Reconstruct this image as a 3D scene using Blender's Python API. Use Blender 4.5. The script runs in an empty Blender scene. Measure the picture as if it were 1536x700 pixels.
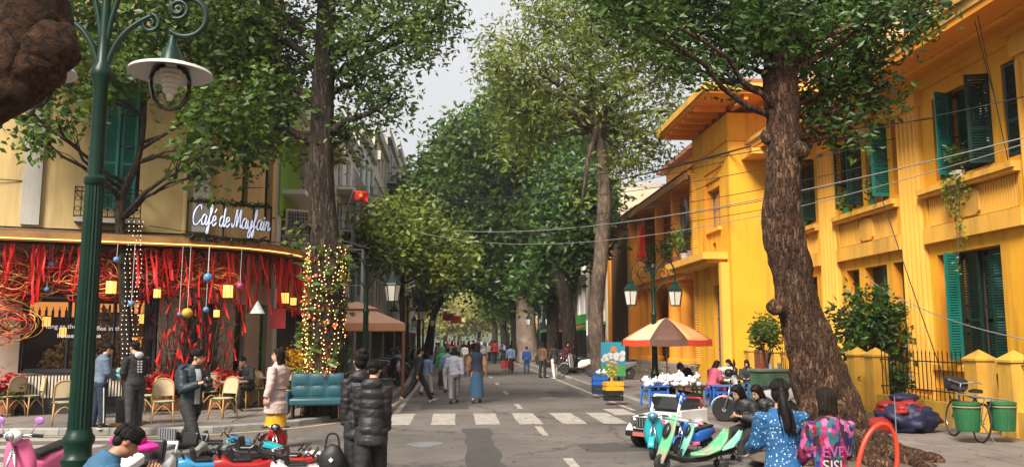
import bpy, bmesh, math, random
import numpy as np
from mathutils import Vector, Matrix, Euler

random.seed(7); RNG = np.random.default_rng(7)
R = math.radians
SC = bpy.context.scene
COL = SC.collection

# ------------------------------------------------------------------ camera
FPX, HC, YH, VX = 1250.0, 1.85, 508.0, 682.0
PITCH = math.atan((YH-350)/FPX)
YAW = math.atan((768-VX)*math.cos(PITCH)/FPX)
cam = bpy.data.cameras.new('camera'); camo = bpy.data.objects.new('camera', cam); COL.objects.link(camo)
cam.sensor_width = 36.0; cam.lens = FPX/1536*36.0; cam.clip_start = 0.05; cam.clip_end = 4000
camo.location = (0, 0, HC); camo.rotation_euler = (math.pi/2+PITCH, 0, -YAW)
SC.camera = camo

# ------------------------------------------------------------------ sky, sun, exposure
SUN_EL, SUN_AZ = 44.0, 210.0          # azimuth clockwise from +Y (north): high, behind the camera to the left
w = bpy.data.worlds.new('World'); SC.world = w; w.use_nodes = True
nt = w.node_tree; nt.nodes.clear()
out = nt.nodes.new('ShaderNodeOutputWorld'); bg = nt.nodes.new('ShaderNodeBackground')
sky = nt.nodes.new('ShaderNodeTexSky'); sky.sky_type = 'NISHITA'; sky.sun_disc = False
sky.sun_elevation = R(SUN_EL); sky.sun_rotation = R(SUN_AZ); sky.dust_density = 6; sky.air_density = 1.2
mixn = nt.nodes.new('ShaderNodeMix'); mixn.data_type = 'RGBA'; mixn.inputs['Factor'].default_value = 0.92
nz = nt.nodes.new('ShaderNodeTexNoise'); nz.inputs['Scale'].default_value = 1.6; nz.inputs['Detail'].default_value = 3
rp = nt.nodes.new('ShaderNodeValToRGB')
rp.color_ramp.elements[0].position = 0.3; rp.color_ramp.elements[1].position = 0.7
rp.color_ramp.elements[0].color = (5.6, 5.7, 6.0, 1); rp.color_ramp.elements[1].color = (6.6, 6.6, 6.75, 1)
nt.links.new(nz.outputs['Fac'], rp.inputs['Fac'])
nt.links.new(sky.outputs['Color'], mixn.inputs['A']); nt.links.new(rp.outputs['Color'], mixn.inputs['B'])
nt.links.new(mixn.outputs['Result'], bg.inputs['Color']); bg.inputs['Strength'].default_value = 0.064
nt.links.new(bg.outputs[0], out.inputs['Surface'])
sl = bpy.data.lights.new('sun', 'SUN'); so = bpy.data.objects.new('sun', sl); COL.objects.link(so)
sl.energy = 3.8; sl.angle = R(20); sl.color = (1.0, 0.91, 0.78)
_d = Vector((math.sin(R(SUN_AZ))*math.cos(R(SUN_EL)), math.cos(R(SUN_AZ))*math.cos(R(SUN_EL)), math.sin(R(SUN_EL))))
so.rotation_euler = _d.to_track_quat('Z', 'Y').to_euler()
so.location = (-10, -10, 30)
SC.view_settings.view_transform = 'Standard'; SC.view_settings.look = 'None'
SC.view_settings.exposure = 1.08; SC.view_settings.gamma = 1.0
SC.render.engine = 'CYCLES'
SC.cycles.use_denoising = True
SC.cycles.max_bounces = 6; SC.cycles.diffuse_bounces = 3; SC.cycles.glossy_bounces = 3
SC.cycles.transmission_bounces = 5; SC.cycles.transparent_max_bounces = 12; SC.cycles.volume_bounces = 0
SC.cycles.caustics_reflective = False; SC.cycles.caustics_refractive = False

# ------------------------------------------------------------------ survey: photograph pixel -> place
_fw = Vector((math.sin(YAW)*math.cos(PITCH), math.cos(YAW)*math.cos(PITCH), math.sin(PITCH)))
_rt = Vector((math.cos(YAW), -math.sin(YAW), 0)); _up = _rt.cross(_fw)
def _ray(x, y): return _fw + _rt*((x-768)/FPX) - _up*((y-350)/FPX)
def G(x, y, z=0.0): d = _ray(x, y); return Vector((0,0,HC)) + d*((z-HC)/d.z)
def AX(x, y, X): d = _ray(x, y); return Vector((0,0,HC)) + d*(X/d.x)
def AY(x, y, Y): d = _ray(x, y); return Vector((0,0,HC)) + d*(Y/d.y)

# ------------------------------------------------------------------ mesh helpers
class MB:
    def __init__(s): s.v = []; s.f = []; s.m = []; s.T = None
    def _add(s, vs, fs, mi=0):
        b = len(s.v)
        if s.T is not None: vs = [s.T @ Vector(p) for p in vs]
        s.v.extend([tuple(p) for p in vs]); s.f.extend([tuple(i+b for i in f) for f in fs]); s.m.extend([mi]*len(fs))
        return s
    def bb(s, x0, y0, z0, x1, y1, z1, mi=0):
        vs = [(x0,y0,z0),(x1,y0,z0),(x1,y1,z0),(x0,y1,z0),(x0,y0,z1),(x1,y0,z1),(x1,y1,z1),(x0,y1,z1)]
        return s._add(vs, [(0,3,2,1),(4,5,6,7),(0,1,5,4),(1,2,6,5),(2,3,7,6),(3,0,4,7)], mi)
    def box(s, c, sz, rot=None, mi=0, taper=1.0):
        hx, hy, hz = sz[0]/2, sz[1]/2, sz[2]/2
        vs = [Vector((sx*hx*(taper if k else 1), sy*hy*(taper if k else 1), (1 if k else -1)*hz)) for k in (0,1) for sx, sy in ((-1,-1),(1,-1),(1,1),(-1,1))]
        if rot is not None:
            m = rot if isinstance(rot, Matrix) else Euler(rot).to_matrix()
            vs = [m @ p for p in vs]
        c = Vector(c)
        return s._add([p+c for p in vs], [(0,3,2,1),(4,5,6,7),(0,1,5,4),(1,2,6,5),(2,3,7,6),(3,0,4,7)], mi)
    def bar(s, a, b, wd, th, up=(0,0,1), mi=0):
        a = Vector(a); b = Vector(b); d = b-a; L = d.length
        if L < 1e-6: return s
        z = d/L; x = Vector(up).cross(z)
        if x.length < 1e-4: x = Vector((1,0,0)).cross(z)
        x.normalize(); y = z.cross(x)
        m = Matrix((x, y, z)).transposed()
        return s.box((a+b)/2, (wd, th, L), m, mi)
    def tube(s, pts, r, n=8, mi=0, closed=False, cap=True, flat=1.0, phase=0.0, jit=0.0):
        pts = [Vector(p) for p in pts]; N = len(pts)
        rr = r if isinstance(r, (list, tuple)) else [r]*N
        vs = []; pv = None
        for i, p in enumerate(pts):
            if closed: t = pts[(i+1) % N]-pts[i-1]
            else: t = pts[min(i+1, N-1)]-pts[max(i-1, 0)]
            if t.length < 1e-9: t = Vector((0,0,1))
            t.normalize()
            if pv is None:
                a = Vector((1,0,0)) if abs(t.x) < 0.9 else Vector((0,1,0))
                x = a - t*a.dot(t)
            else: x = pv - t*pv.dot(t)
            if x.length < 1e-6: x = t.orthogonal()
            x.normalize(); pv = x; y = t.cross(x)
            for k in range(n):
                a = 2*math.pi*k/n+phase; q = rr[i]*(1+(random.uniform(-jit, jit) if jit else 0))
                vs.append(p + x*(q*math.cos(a)) + y*(q*flat*math.sin(a)))
        fs = []
        for i in range(N if closed else N-1):
            j = (i+1) % N
            for k in range(n):
                k2 = (k+1) % n
                fs.append((i*n+k, i*n+k2, j*n+k2, j*n+k))
        if cap and not closed:
            fs.append(tuple(range(n-1, -1, -1))); fs.append(tuple((N-1)*n+k for k in range(n)))
        return s._add(vs, fs, mi)
    def lathe(s, prof, n=16, c=(0,0,0), mi=0, sx=1.0, sy=1.0, flute=0.0, T=None):
        c = Vector(c); vs = []
        for r, z in prof:
            for k in range(n):
                a = 2*math.pi*k/n; q = r*(1-(flute if k % 2 else 0))
                p = Vector((q*math.cos(a)*sx, q*math.sin(a)*sy, z))
                vs.append((T @ p if T is not None else p)+c)
        fs = []
        for i in range(len(prof)-1):
            for k in range(n):
                k2 = (k+1) % n
                fs.append((i*n+k, i*n+k2, (i+1)*n+k2, (i+1)*n+k))
        fs.append(tuple(range(n-1, -1, -1))); fs.append(tuple((len(prof)-1)*n+k for k in range(n)))
        return s._add(vs, fs, mi)
    def ell(s, c, r, nu=12, nv=8, rot=None, mi=0):
        if not isinstance(r, (list, tuple)): r = (r, r, r)
        m = None if rot is None else (rot if isinstance(rot, Matrix) else Euler(rot).to_matrix())
        c = Vector(c); vs = []
        def pt(a, b):
            p = Vector((r[0]*math.cos(b)*math.cos(a), r[1]*math.cos(b)*math.sin(a), r[2]*math.sin(b)))
            return c+(m @ p if m is not None else p)
        vs.append(pt(0, -math.pi/2))
        for j in range(1, nv):
            for k in range(nu): vs.append(pt(2*math.pi*k/nu, -math.pi/2+math.pi*j/nv))
        vs.append(pt(0, math.pi/2)); top = len(vs)-1
        fs = []
        for k in range(nu):
            k2 = (k+1) % nu
            fs.append((0, 1+k2, 1+k)); fs.append((top, top-nu+k, top-nu+k2))
            for j in range(nv-2): fs.append((1+j*nu+k, 1+j*nu+k2, 1+(j+1)*nu+k2, 1+(j+1)*nu+k))
        return s._add(vs, fs, mi)
    def loft(s, rings, mi=0, cap=True, closed_ring=True):
        n = len(rings[0]); vs = [p for r in rings for p in r]; fs = []
        for i in range(len(rings)-1):
            for k in range(n if closed_ring else n-1):
                k2 = (k+1) % n
                fs.append((i*n+k, i*n+k2, (i+1)*n+k2, (i+1)*n+k))
        if cap and closed_ring:
            fs.append(tuple(range(n-1, -1, -1))); fs.append(tuple((len(rings)-1)*n+k for k in range(n)))
        return s._add(vs, fs, mi)
    def prism(s, poly, z0, z1, mi=0, f=None):
        """poly: 2D outline; f maps (u, v, h) to a point (default x, y, z)"""
        f = f or (lambda u, v, h: (u, v, h)); n = len(poly)
        vs = [f(u, v, z0) for u, v in poly]+[f(u, v, z1) for u, v in poly]
        fs = [tuple(range(n-1, -1, -1)), tuple(range(n, 2*n))]+[(k, (k+1) % n, n+(k+1) % n, n+k) for k in range(n)]
        return s._add(vs, fs, mi)
    def quad(s, a, b, c, d, mi=0): return s._add([a, b, c, d], [(0,1,2,3)], mi)
    def sheet(s, grid, mi=0):
        n = len(grid[0]); vs = [p for r in grid for p in r]
        fs = [(i*n+k, i*n+k+1, (i+1)*n+k+1, (i+1)*n+k) for i in range(len(grid)-1) for k in range(n-1)]
        return s._add(vs, fs, mi)
    def mesh(s, name, mats, smooth=None, fixn=True):
        me = bpy.data.meshes.new(name); me.from_pydata(s.v, [], s.f)
        if not isinstance(mats, (list, tuple)): mats = [mats]
        for m in mats: me.materials.append(m)
        if len(mats) > 1: me.polygons.foreach_set('material_index', s.m)
        if fixn:
            b = bmesh.new(); b.from_mesh(me); bmesh.ops.recalc_face_normals(b, faces=b.faces); b.to_mesh(me); b.free()
        if smooth:
            me.polygons.foreach_set('use_smooth', [True]*len(me.polygons))
            if smooth is not True: me.set_sharp_from_angle(angle=R(smooth))
        me.update(); return me
    def build(s, name, mats, parent=None, smooth=None, bevel=0, seg=1, loc=None, rot=None, sub=0, solid=0, disp=None):
        o = bpy.data.objects.new(name, s.mesh(name, mats, smooth, fixn=(solid == 0))); COL.objects.link(o)
        if parent is not None: o.parent = parent
        if loc is not None: o.location = loc
        if rot is not None: o.rotation_euler = rot
        if solid: m = o.modifiers.new('solid', 'SOLIDIFY'); m.thickness = solid; m.offset = 0
        if bevel: m = o.modifiers.new('bevel', 'BEVEL'); m.width = bevel; m.segments = seg; m.limit_method = 'ANGLE'; m.angle_limit = R(35)
        if sub: m = o.modifiers.new('sub', 'SUBSURF'); m.levels = sub; m.render_levels = sub
        return o

def tag(o, label=None, cat=None, group=None, kind=None):
    if label: o['label'] = label
    if cat: o['category'] = cat
    if group: o['group'] = group
    if kind: o['kind'] = kind
    return o
def thing(name, label, cat, loc=(0,0,0), rz=0, group=None, rot=None):
    o = bpy.data.objects.new(name, None); COL.objects.link(o); o.empty_display_size = 0.2
    o.location = loc; o.rotation_euler = rot if rot is not None else (0, 0, rz)
    return tag(o, label, cat, group)
def struct(o): o['kind'] = 'structure'; return o
def stuff(o): o['kind'] = 'stuff'; return o
def inst(o, parent=None, loc=None, rot=None, mat=None):
    c = o.copy(); COL.objects.link(c)
    if parent is not None: c.parent = parent
    if loc is not None: c.location = loc
    if rot is not None: c.rotation_euler = rot
    return c
KIDS = {}
def copy_tree(o, parent=None, mats=None):
    c = o.copy(); COL.objects.link(c); c.parent = parent
    if mats and c.type == 'MESH' and c.data.materials and c.data.materials[0].name in mats:
        key = (c.data.name, mats[c.data.materials[0].name].name)
        if key not in KIDS:
            d = c.data.copy(); d.materials[0] = mats[d.materials[0].name]; KIDS[key] = d
        c.data = KIDS[key]
    for ch in list(o.children): copy_tree(ch, c, mats)
    return c
def dup(root, loc, rz=None, label=None, group=None, mats=None):
    c = copy_tree(root, None, mats); c.location = loc
    if rz is not None: c.rotation_euler = (0, 0, rz)
    if label: c['label'] = label
    if group: c['group'] = group
    return c
def holes_wall(mb, u0, u1, v0, v1, holes, th, f, mi=0, mr=None):
    """wall sheet with openings; f(u, v, w) with w = depth into the wall; mr = material of the reveals"""
    mr = mi if mr is None else mr
    us = sorted({u0, u1, *[min(max(h[i], u0), u1) for h in holes for i in (0, 1)]}); vs = sorted({v0, v1, *[min(max(h[i], v0), v1) for h in holes for i in (2, 3)]})
    nu, nv = len(us)-1, len(vs)-1
    def solid(i, j):
        if i < 0 or j < 0 or i >= nu or j >= nv: return None
        cu, cv = (us[i]+us[i+1])/2, (vs[j]+vs[j+1])/2
        return not any(h[0] < cu < h[1] and h[2] < cv < h[3] for h in holes)
    for i in range(nu):
        for j in range(nv):
            if not solid(i, j): continue
            a, b, c, d = us[i], us[i+1], vs[j], vs[j+1]
            mb.quad(f(a,c,0), f(b,c,0), f(b,d,0), f(a,d,0), mi); mb.quad(f(a,c,th), f(a,d,th), f(b,d,th), f(b,c,th), mi)
            for (di, dj, p, q) in ((-1,0,(a,c),(a,d)), (1,0,(b,d),(b,c)), (0,-1,(b,c),(a,c)), (0,1,(a,d),(b,d))):
                n = solid(i+di, j+dj)
                if n is not True: mb.quad(f(*p,0), f(*q,0), f(*q,th), f(*p,th), mr if n is False else mi)

# ------------------------------------------------------------------ materials
MATS = {}
def M(name, col, rough=0.6, var=0.12, scale=2.0, metal=0.0, bump=0.0, bscale=20.0, dirt=None, damt=0.0, dscale=0.7, isl=0.0, obj=0.0, streak=False, spec=0.5, emit=None, estr=0.0, trans=0.0, alpha=1.0, sat2=None):
    """painted / plain surface: colour with soft noise variation, optional dirt patches, fine relief"""
    if name in MATS: return MATS[name]
    m = bpy.data.materials.new(name); m.use_nodes = True; MATS[name] = m
    n = m.node_tree.nodes; L = m.node_tree.links; n.clear()
    o = n.new('ShaderNodeOutputMaterial'); p = n.new('ShaderNodeBsdfPrincipled')
    L.new(p.outputs[0], o.inputs[0])
    p.inputs['Roughness'].default_value = rough; p.inputs['Metallic'].default_value = metal
    p.inputs['Specular IOR Level'].default_value = spec
    g = n.new('ShaderNodeNewGeometry')
    def noise(sc, det=4.0, vec=None, rg=0.6):
        t = n.new('ShaderNodeTexNoise'); t.inputs['Scale'].default_value = sc; t.inputs['Detail'].default_value = det; t.inputs['Roughness'].default_value = rg
        L.new(vec or g.outputs['Position'], t.inputs['Vector']); return t.outputs['Fac']
    def ramp(x, a, b, ca, cb):
        r = n.new('ShaderNodeMapRange'); r.inputs[1].default_value = a; r.inputs[2].default_value = b; r.inputs[3].default_value = ca; r.inputs[4].default_value = cb
        L.new(x, r.inputs[0]); return r.outputs[0]
    def mulc(c, f):
        v = n.new('ShaderNodeVectorMath'); v.operation = 'SCALE'; L.new(c, v.inputs[0]); L.new(f, v.inputs['Scale']); return v.outputs[0]
    rgb = n.new('ShaderNodeRGB'); rgb.outputs[0].default_value = (*col, 1); c = rgb.outputs[0]
    if var: c = mulc(c, ramp(noise(scale), 0.25, 0.75, 1-var, 1+var))
    if isl: c = mulc(c, ramp(g.outputs['Random Per Island'], 0, 1, 1-isl, 1+isl))
    if obj:
        oi = n.new('ShaderNodeObjectInfo'); c = mulc(c, ramp(oi.outputs['Random'], 0, 1, 1-obj, 1+obj))
    if sat2:
        mx = n.new('ShaderNodeMix'); mx.data_type = 'RGBA'; mx.inputs['B'].default_value = (*sat2, 1)
        L.new(ramp(noise(scale*0.6+0.1, 3), 0.4, 0.7, 0, 0.8), mx.inputs['Factor']); L.new(c, mx.inputs['A']); c = mx.outputs['Result']
    if dirt:
        vec = None
        if streak:
            mp = n.new('ShaderNodeMapping'); mp.inputs['Scale'].default_value = (1, 1, 0.09); L.new(g.outputs['Position'], mp.inputs['Vector']); vec = mp.outputs[0]
        mx = n.new('ShaderNodeMix'); mx.data_type = 'RGBA'; mx.inputs['B'].default_value = (*dirt, 1)
        L.new(ramp(noise(dscale, 7, vec, 0.7), 0.5, 0.72, 0, damt), mx.inputs['Factor']); L.new(c, mx.inputs['A']); c = mx.outputs['Result']
    L.new(c, p.inputs['Base Color'])
    if bump:
        b = n.new('ShaderNodeBump'); b.inputs['Strength'].default_value = bump; b.inputs['Distance'].default_value = 0.02
        L.new(noise(bscale, 6), b.inputs['Height']); L.new(b.outputs[0], p.inputs['Normal'])
    if emit: p.inputs['Emission Color'].default_value = (*emit, 1); p.inputs['Emission Strength'].default_value = estr
    if trans: p.inputs['Transmission Weight'].default_value = trans
    if alpha < 1: p.inputs['Alpha'].default_value = alpha
    return m
def LEAF(name, c1, c2, tr=0.35, rough=0.45):
    if name in MATS: return MATS[name]
    m = bpy.data.materials.new(name); m.use_nodes = True; MATS[name] = m
    n = m.node_tree.nodes; L = m.node_tree.links; n.clear()
    o = n.new('ShaderNodeOutputMaterial'); p = n.new('ShaderNodeBsdfPrincipled'); t = n.new('ShaderNodeBsdfTranslucent'); mx = n.new('ShaderNodeMixShader')
    g = n.new('ShaderNodeNewGeometry'); nz = n.new('ShaderNodeTexNoise'); nz.inputs['Scale'].default_value = 0.8; nz.inputs['Detail'].default_value = 3
    L.new(g.outputs['Position'], nz.inputs['Vector'])
    ad = n.new('ShaderNodeMath'); ad.operation = 'MULTIPLY_ADD'; ad.inputs[1].default_value = 0.55; L.new(g.outputs['Random Per Island'], ad.inputs[0])
    sb = n.new('ShaderNodeMath'); sb.operation = 'MULTIPLY_ADD'; sb.inputs[1].default_value = 1.6; sb.inputs[2].default_value = -0.6; L.new(nz.outputs['Fac'], sb.inputs[0]); L.new(sb.outputs[0], ad.inputs[2])
    cr = n.new('ShaderNodeValToRGB'); cr.color_ramp.elements[0].color = (*c1, 1); cr.color_ramp.elements[1].color = (*c2, 1)
    cr.color_ramp.elements[0].position = 0.1; cr.color_ramp.elements[1].position = 0.95
    L.new(ad.outputs[0], cr.inputs['Fac']); L.new(cr.outputs[0], p.inputs['Base Color'])
    v = n.new('ShaderNodeVectorMath'); v.operation = 'MULTIPLY'; v.inputs[1].default_value = (1.25, 1.15, 0.5); L.new(cr.outputs[0], v.inputs[0]); L.new(v.outputs[0], t.inputs['Color'])
    p.inputs['Roughness'].default_value = rough; mx.inputs[0].default_value = tr
    L.new(p.outputs[0], mx.inputs[1]); L.new(t.outputs[0], mx.inputs[2]); L.new(mx.outputs[0], o.inputs[0])
    return m
def GLASS(name, tint=(1,1,1), refl=0.12, rough=0.02):
    """thin window pane: clear with a fresnel reflection"""
    if name in MATS: return MATS[name]
    m = bpy.data.materials.new(name); m.use_nodes = True; MATS[name] = m
    n = m.node_tree.nodes; L = m.node_tree.links; n.clear()
    o = n.new('ShaderNodeOutputMaterial'); t = n.new('ShaderNodeBsdfTransparent'); gl = n.new('ShaderNodeBsdfGlossy'); mx = n.new('ShaderNodeMixShader'); fr = n.new('ShaderNodeLayerWeight')
    t.inputs['Color'].default_value = (*tint, 1); gl.inputs['Roughness'].default_value = rough; fr.inputs['Blend'].default_value = refl
    L.new(fr.outputs['Fresnel'], mx.inputs[0]); L.new(t.outputs[0], mx.inputs[1]); L.new(gl.outputs[0], mx.inputs[2]); L.new(mx.outputs[0], o.inputs[0])
    return m
def GLOW(name, col, s, rough=0.5): return M(name, col, rough, 0, emit=col, estr=s)

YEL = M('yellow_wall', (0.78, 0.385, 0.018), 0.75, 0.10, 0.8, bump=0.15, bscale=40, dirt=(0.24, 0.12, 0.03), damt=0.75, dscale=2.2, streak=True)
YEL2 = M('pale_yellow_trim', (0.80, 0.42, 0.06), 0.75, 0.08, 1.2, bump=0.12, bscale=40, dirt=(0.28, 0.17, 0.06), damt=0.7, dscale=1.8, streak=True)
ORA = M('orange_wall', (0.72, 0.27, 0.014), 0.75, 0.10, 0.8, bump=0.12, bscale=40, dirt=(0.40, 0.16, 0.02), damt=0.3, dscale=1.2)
ORA2 = M('orange_column', (0.74, 0.27, 0.018), 0.7, 0.10, 0.8, bump=0.12, bscale=40)
OCHRE = M('ochre_plaster', (0.60, 0.44, 0.19), 0.85, 0.16, 0.7, bump=0.2, bscale=30, dirt=(0.24, 0.18, 0.10), damt=0.8, dscale=1.3, streak=True)
GREYP = M('grey_render', (0.42, 0.40, 0.36), 0.85, 0.12, 0.9, bump=0.2, bscale=30, dirt=(0.15, 0.14, 0.12), damt=0.6, dscale=0.8, streak=True)
CREAM = M('cream_plaster', (0.62, 0.54, 0.40), 0.85, 0.10, 0.9, bump=0.15, bscale=30, dirt=(0.28, 0.24, 0.17), damt=0.6, dscale=0.9, streak=True)
WHITEP = M('white_plaster', (0.66, 0.64, 0.60), 0.8, 0.08, 0.9, bump=0.15, bscale=30, dirt=(0.25, 0.24, 0.21), damt=0.55, dscale=0.9, streak=True)
PINKP = M('pink_plaster', (0.62, 0.46, 0.38), 0.85, 0.08, 0.9, dirt=(0.35, 0.27, 0.22), damt=0.5, dscale=0.9, streak=True)
GREENP = M('lime_green_wall', (0.20, 0.42, 0.05), 0.75, 0.12, 0.9, dirt=(0.1, 0.16, 0.04), damt=0.5, dscale=0.9, streak=True)
SHUT = M('green_shutter', (0.002, 0.030, 0.024), 0.45, 0.25, 3, obj=0.35, dirt=(0.01, 0.05, 0.045), damt=0.5, dscale=3)
SHUTL = M('shutter_lit_green', (0.008, 0.17, 0.13), 0.5, 0.2, 3, dirt=(0.02, 0.09, 0.07), damt=0.4, dscale=3)  # lighter copy of the shutter green, sunlit tone put into the colour
DARKW = M('dark_wood', (0.035, 0.022, 0.014), 0.5, 0.3, 4)
IRON = M('black_iron', (0.012, 0.012, 0.013), 0.45, 0.3, 6, metal=0.4, dirt=(0.06, 0.03, 0.015), damt=0.4, dscale=6)
LAMPG = M('dark_green_lamp_paint', (0.002, 0.022, 0.013), 0.4, 0.25, 6, dirt=(0.012, 0.02, 0.014), damt=0.4, dscale=5, spec=0.3)
ZINC = M('grey_metal', (0.30, 0.31, 0.32), 0.45, 0.15, 3, metal=0.6, dirt=(0.16, 0.10, 0.06), damt=0.5, dscale=1.2)
TILE = M('terracotta_tile', (0.33, 0.13, 0.06), 0.8, 0.25, 1.5, obj=0.25, dirt=(0.09, 0.06, 0.045), damt=0.6, dscale=1.5)
WHITE = M('white_plastic', (0.72, 0.72, 0.70), 0.35, 0.05, 3, dirt=(0.4, 0.38, 0.34), damt=0.25, dscale=4)
BLACK = M('black_plastic', (0.012, 0.012, 0.013), 0.45, 0.2, 4)
RUB = M('tyre_rubber', (0.018, 0.017, 0.016), 0.8, 0.25, 12)
CHROME = M('chrome', (0.55, 0.55, 0.56), 0.2, 0.05, 3, metal=1.0)
RED = M('red_cloth', (0.66, 0.012, 0.010), 0.6, 0.2, 6, isl=0.2, obj=0.3)
GLZ = GLASS('window_glass', (0.75, 0.8, 0.8), 0.25)
SKIN = M('skin', (0.52, 0.28, 0.18), 0.55, 0.08, 12)
SKIN2 = M('skin_tan', (0.42, 0.20, 0.115), 0.55, 0.08, 12)
HAIR = M('black_hair', (0.008, 0.006, 0.005), 0.55, 0.4, 30, bump=0.3, bscale=60, spec=0.2)
HAIRB = M('brown_hair', (0.011, 0.006, 0.004), 0.55, 0.4, 30, bump=0.3, bscale=60, spec=0.2)
# ================================================================== GROUND
def asphalt():
    m = bpy.data.materials.new('asphalt'); m.use_nodes = True; n = m.node_tree.nodes; L = m.node_tree.links
    p = n['Principled BSDF']; g = n.new('ShaderNodeNewGeometry')
    def tex(sc, det, rg=0.6):
        t = n.new('ShaderNodeTexNoise'); t.inputs['Scale'].default_value = sc; t.inputs['Detail'].default_value = det; t.inputs['Roughness'].default_value = rg
        L.new(g.outputs['Position'], t.inputs['Vector']); return t
    def mr(x, a, b, c, d):
        r = n.new('ShaderNodeMapRange'); r.inputs[1].default_value = a; r.inputs[2].default_value = b; r.inputs[3].default_value = c; r.inputs[4].default_value = d
        L.new(x, r.inputs[0]); return r.outputs[0]
    def mul(a, b):
        k = n.new('ShaderNodeMath'); k.operation = 'MULTIPLY'; L.new(a, k.inputs[0]); L.new(b, k.inputs[1]); return k.outputs[0]
    big = mr(tex(0.35, 5).outputs['Fac'], 0.3, 0.7, 0.66, 1.28)
    mid = mr(tex(2.5, 6, 0.7).outputs['Fac'], 0.3, 0.7, 0.85, 1.15)
    fine = mr(tex(70, 2).outputs['Fac'], 0.35, 0.7, 0.75, 1.4)
    vo = n.new('ShaderNodeTexVoronoi'); vo.feature = 'DISTANCE_TO_EDGE'; vo.inputs['Scale'].default_value = 0.23
    wr = n.new('ShaderNodeVectorMath'); wr.operation = 'ADD'; wt = tex(1.3, 6, 0.75); L.new(g.outputs['Position'], wr.inputs[0]); L.new(wt.outputs['Color'], wr.inputs[1]); L.new(wr.outputs[0], vo.inputs['Vector'])
    crack = mr(vo.outputs['Distance'], 0.0, 0.012, 0.35, 1.0)
    spot = mr(tex(4.2, 2, 0.4).outputs['Fac'], 0.63, 0.70, 1.0, 0.6)
    k = mul(mul(mul(mul(big, mid), fine), crack), spot)
    v = n.new('ShaderNodeVectorMath'); v.operation = 'SCALE'; v.inputs[0].default_value = (0.125, 0.110, 0.101); L.new(k, v.inputs['Scale'])
    L.new(v.outputs[0], p.inputs['Base Color']); p.inputs['Roughness'].default_value = 0.72
    b = n.new('ShaderNodeBump'); b.inputs['Strength'].default_value = 0.35; b.inputs['Distance'].default_value = 0.01
    L.new(tex(90, 3).outputs['Fac'], b.inputs['Height']); L.new(b.outputs[0], p.inputs['Normal'])
    return m
ASPH = asphalt()
EARTH = M('bare_earth', (0.10, 0.075, 0.05), 0.9, 0.3, 0.5, bump=0.3)
PAVE = M('paving_concrete', (0.185, 0.160, 0.145), 0.8, 0.15, 0.9, bump=0.25, bscale=50, obj=0.13, dirt=(0.075, 0.06, 0.052), damt=0.65, dscale=0.8)
PAVEB = M('pavement_bed', (0.13, 0.115, 0.10), 0.85, 0.2, 1.2, bump=0.3, bscale=40, dirt=(0.05, 0.045, 0.04), damt=0.6, dscale=0.8)
KERB = M('kerb_stone', (0.26, 0.25, 0.235), 0.75, 0.15, 2, bump=0.2, bscale=60, obj=0.15, dirt=(0.09, 0.08, 0.07), damt=0.7, dscale=2.2)
PAINT = M('road_paint_white', (0.36, 0.33, 0.30), 0.7, 0.2, 2, bump=0.2, bscale=80, dirt=(0.12, 0.105, 0.097), damt=0.95, dscale=5.5)
PAINTY = M('road_paint_yellow', (0.50, 0.40, 0.20), 0.7, 0.15, 3, dirt=(0.12, 0.11, 0.10), damt=0.85, dscale=3.0)
mb = MB(); mb.quad((-600,-200,-0.06), (600,-200,-0.06), (600,700,-0.06), (-600,700,-0.06))
struct(mb.build('ground', EARTH))
# cambered street: falls slightly to both kerbs
mb = MB(); xs = [-60,-30,-14,-8,-5,-3,-1.9,0,1.7,3.4,5.3,8,12,30,60]; ys = [-40,-10,0,8,12,16,20,26,40,70,110,170,260]
mb.sheet([[(x, y, 0.0) for x in xs] for y in ys])
road = struct(mb.build('road', ASPH, smooth=True))
def mark(name, x0, x1, y0, y1, m=PAINT, skew=0.0):
    b = MB(); z = 0.004; n = max(2, int((y1-y0)/0.35)); rows = []
    for i in range(n+1):
        y = y0+(y1-y0)*i/n; j = lambda: random.uniform(-0.012, 0.012)
        rows.append([(x0+j()+skew*i/n, y, z), (x1+j()+skew*i/n, y, z)])
    b.sheet(rows); o = b.build(name, m, road); return o
for xc in (-1.23, -0.24, 0.75, 1.70, 2.66, 3.58): mark('crosswalk_stripe', xc-0.27, xc+0.27, 18.55, 21.3)
for y in (16.35, 15.3, 14.25, 13.2, 12.2): mark('crosswalk_stripe', -10.4, -6.1, y-0.24, y+0.24)
for y0 in (11.6, 16.4, 22.6, 28.4, 34.4, 40.4, 46.4, 52.4): mark('lane_dash', 1.71, 1.85, y0, y0+1.7)
mark('edge_line', 4.62, 4.76, 21.9, 120.0); mark('edge_line', 4.62, 4.76, 6.0, 18.2)
mark('edge_line', -1.52, -1.38, 21.7, 120.0)
mark('edge_line', 3.95, 4.5, 20.6, 22.4)
ASP2 = M('asphalt_patch', (0.062,0.057,0.054), 0.8, 0.2, 3, bump=0.4, bscale=90)
for (x0, x1, y0, y1) in ((2.2,3.6,14.0,15.1),(-0.9,0.4,22.6,24.8),(0.2,0.75,11.2,17.8),(3.2,4.3,27,30),(-4.6,-3.4,12.6,13.4),(-1.2,-0.4,32,37)):
    b = MB(); n = 14; j = lambda: random.uniform(-0.05,0.05); P_ = [(x0+(x1-x0)*k/n, y0+j()) for k in range(n)]+[(x1+j(), y0+(y1-y0)*k/n) for k in range(n)]+[(x1-(x1-x0)*k/n, y1+j()) for k in range(n)]+[(x0+j(), y1-(y1-y0)*k/n) for k in range(n)]
    b.prism(P_, -0.002, 0.0025); b.build('asphalt_patch', ASP2, road)
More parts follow.
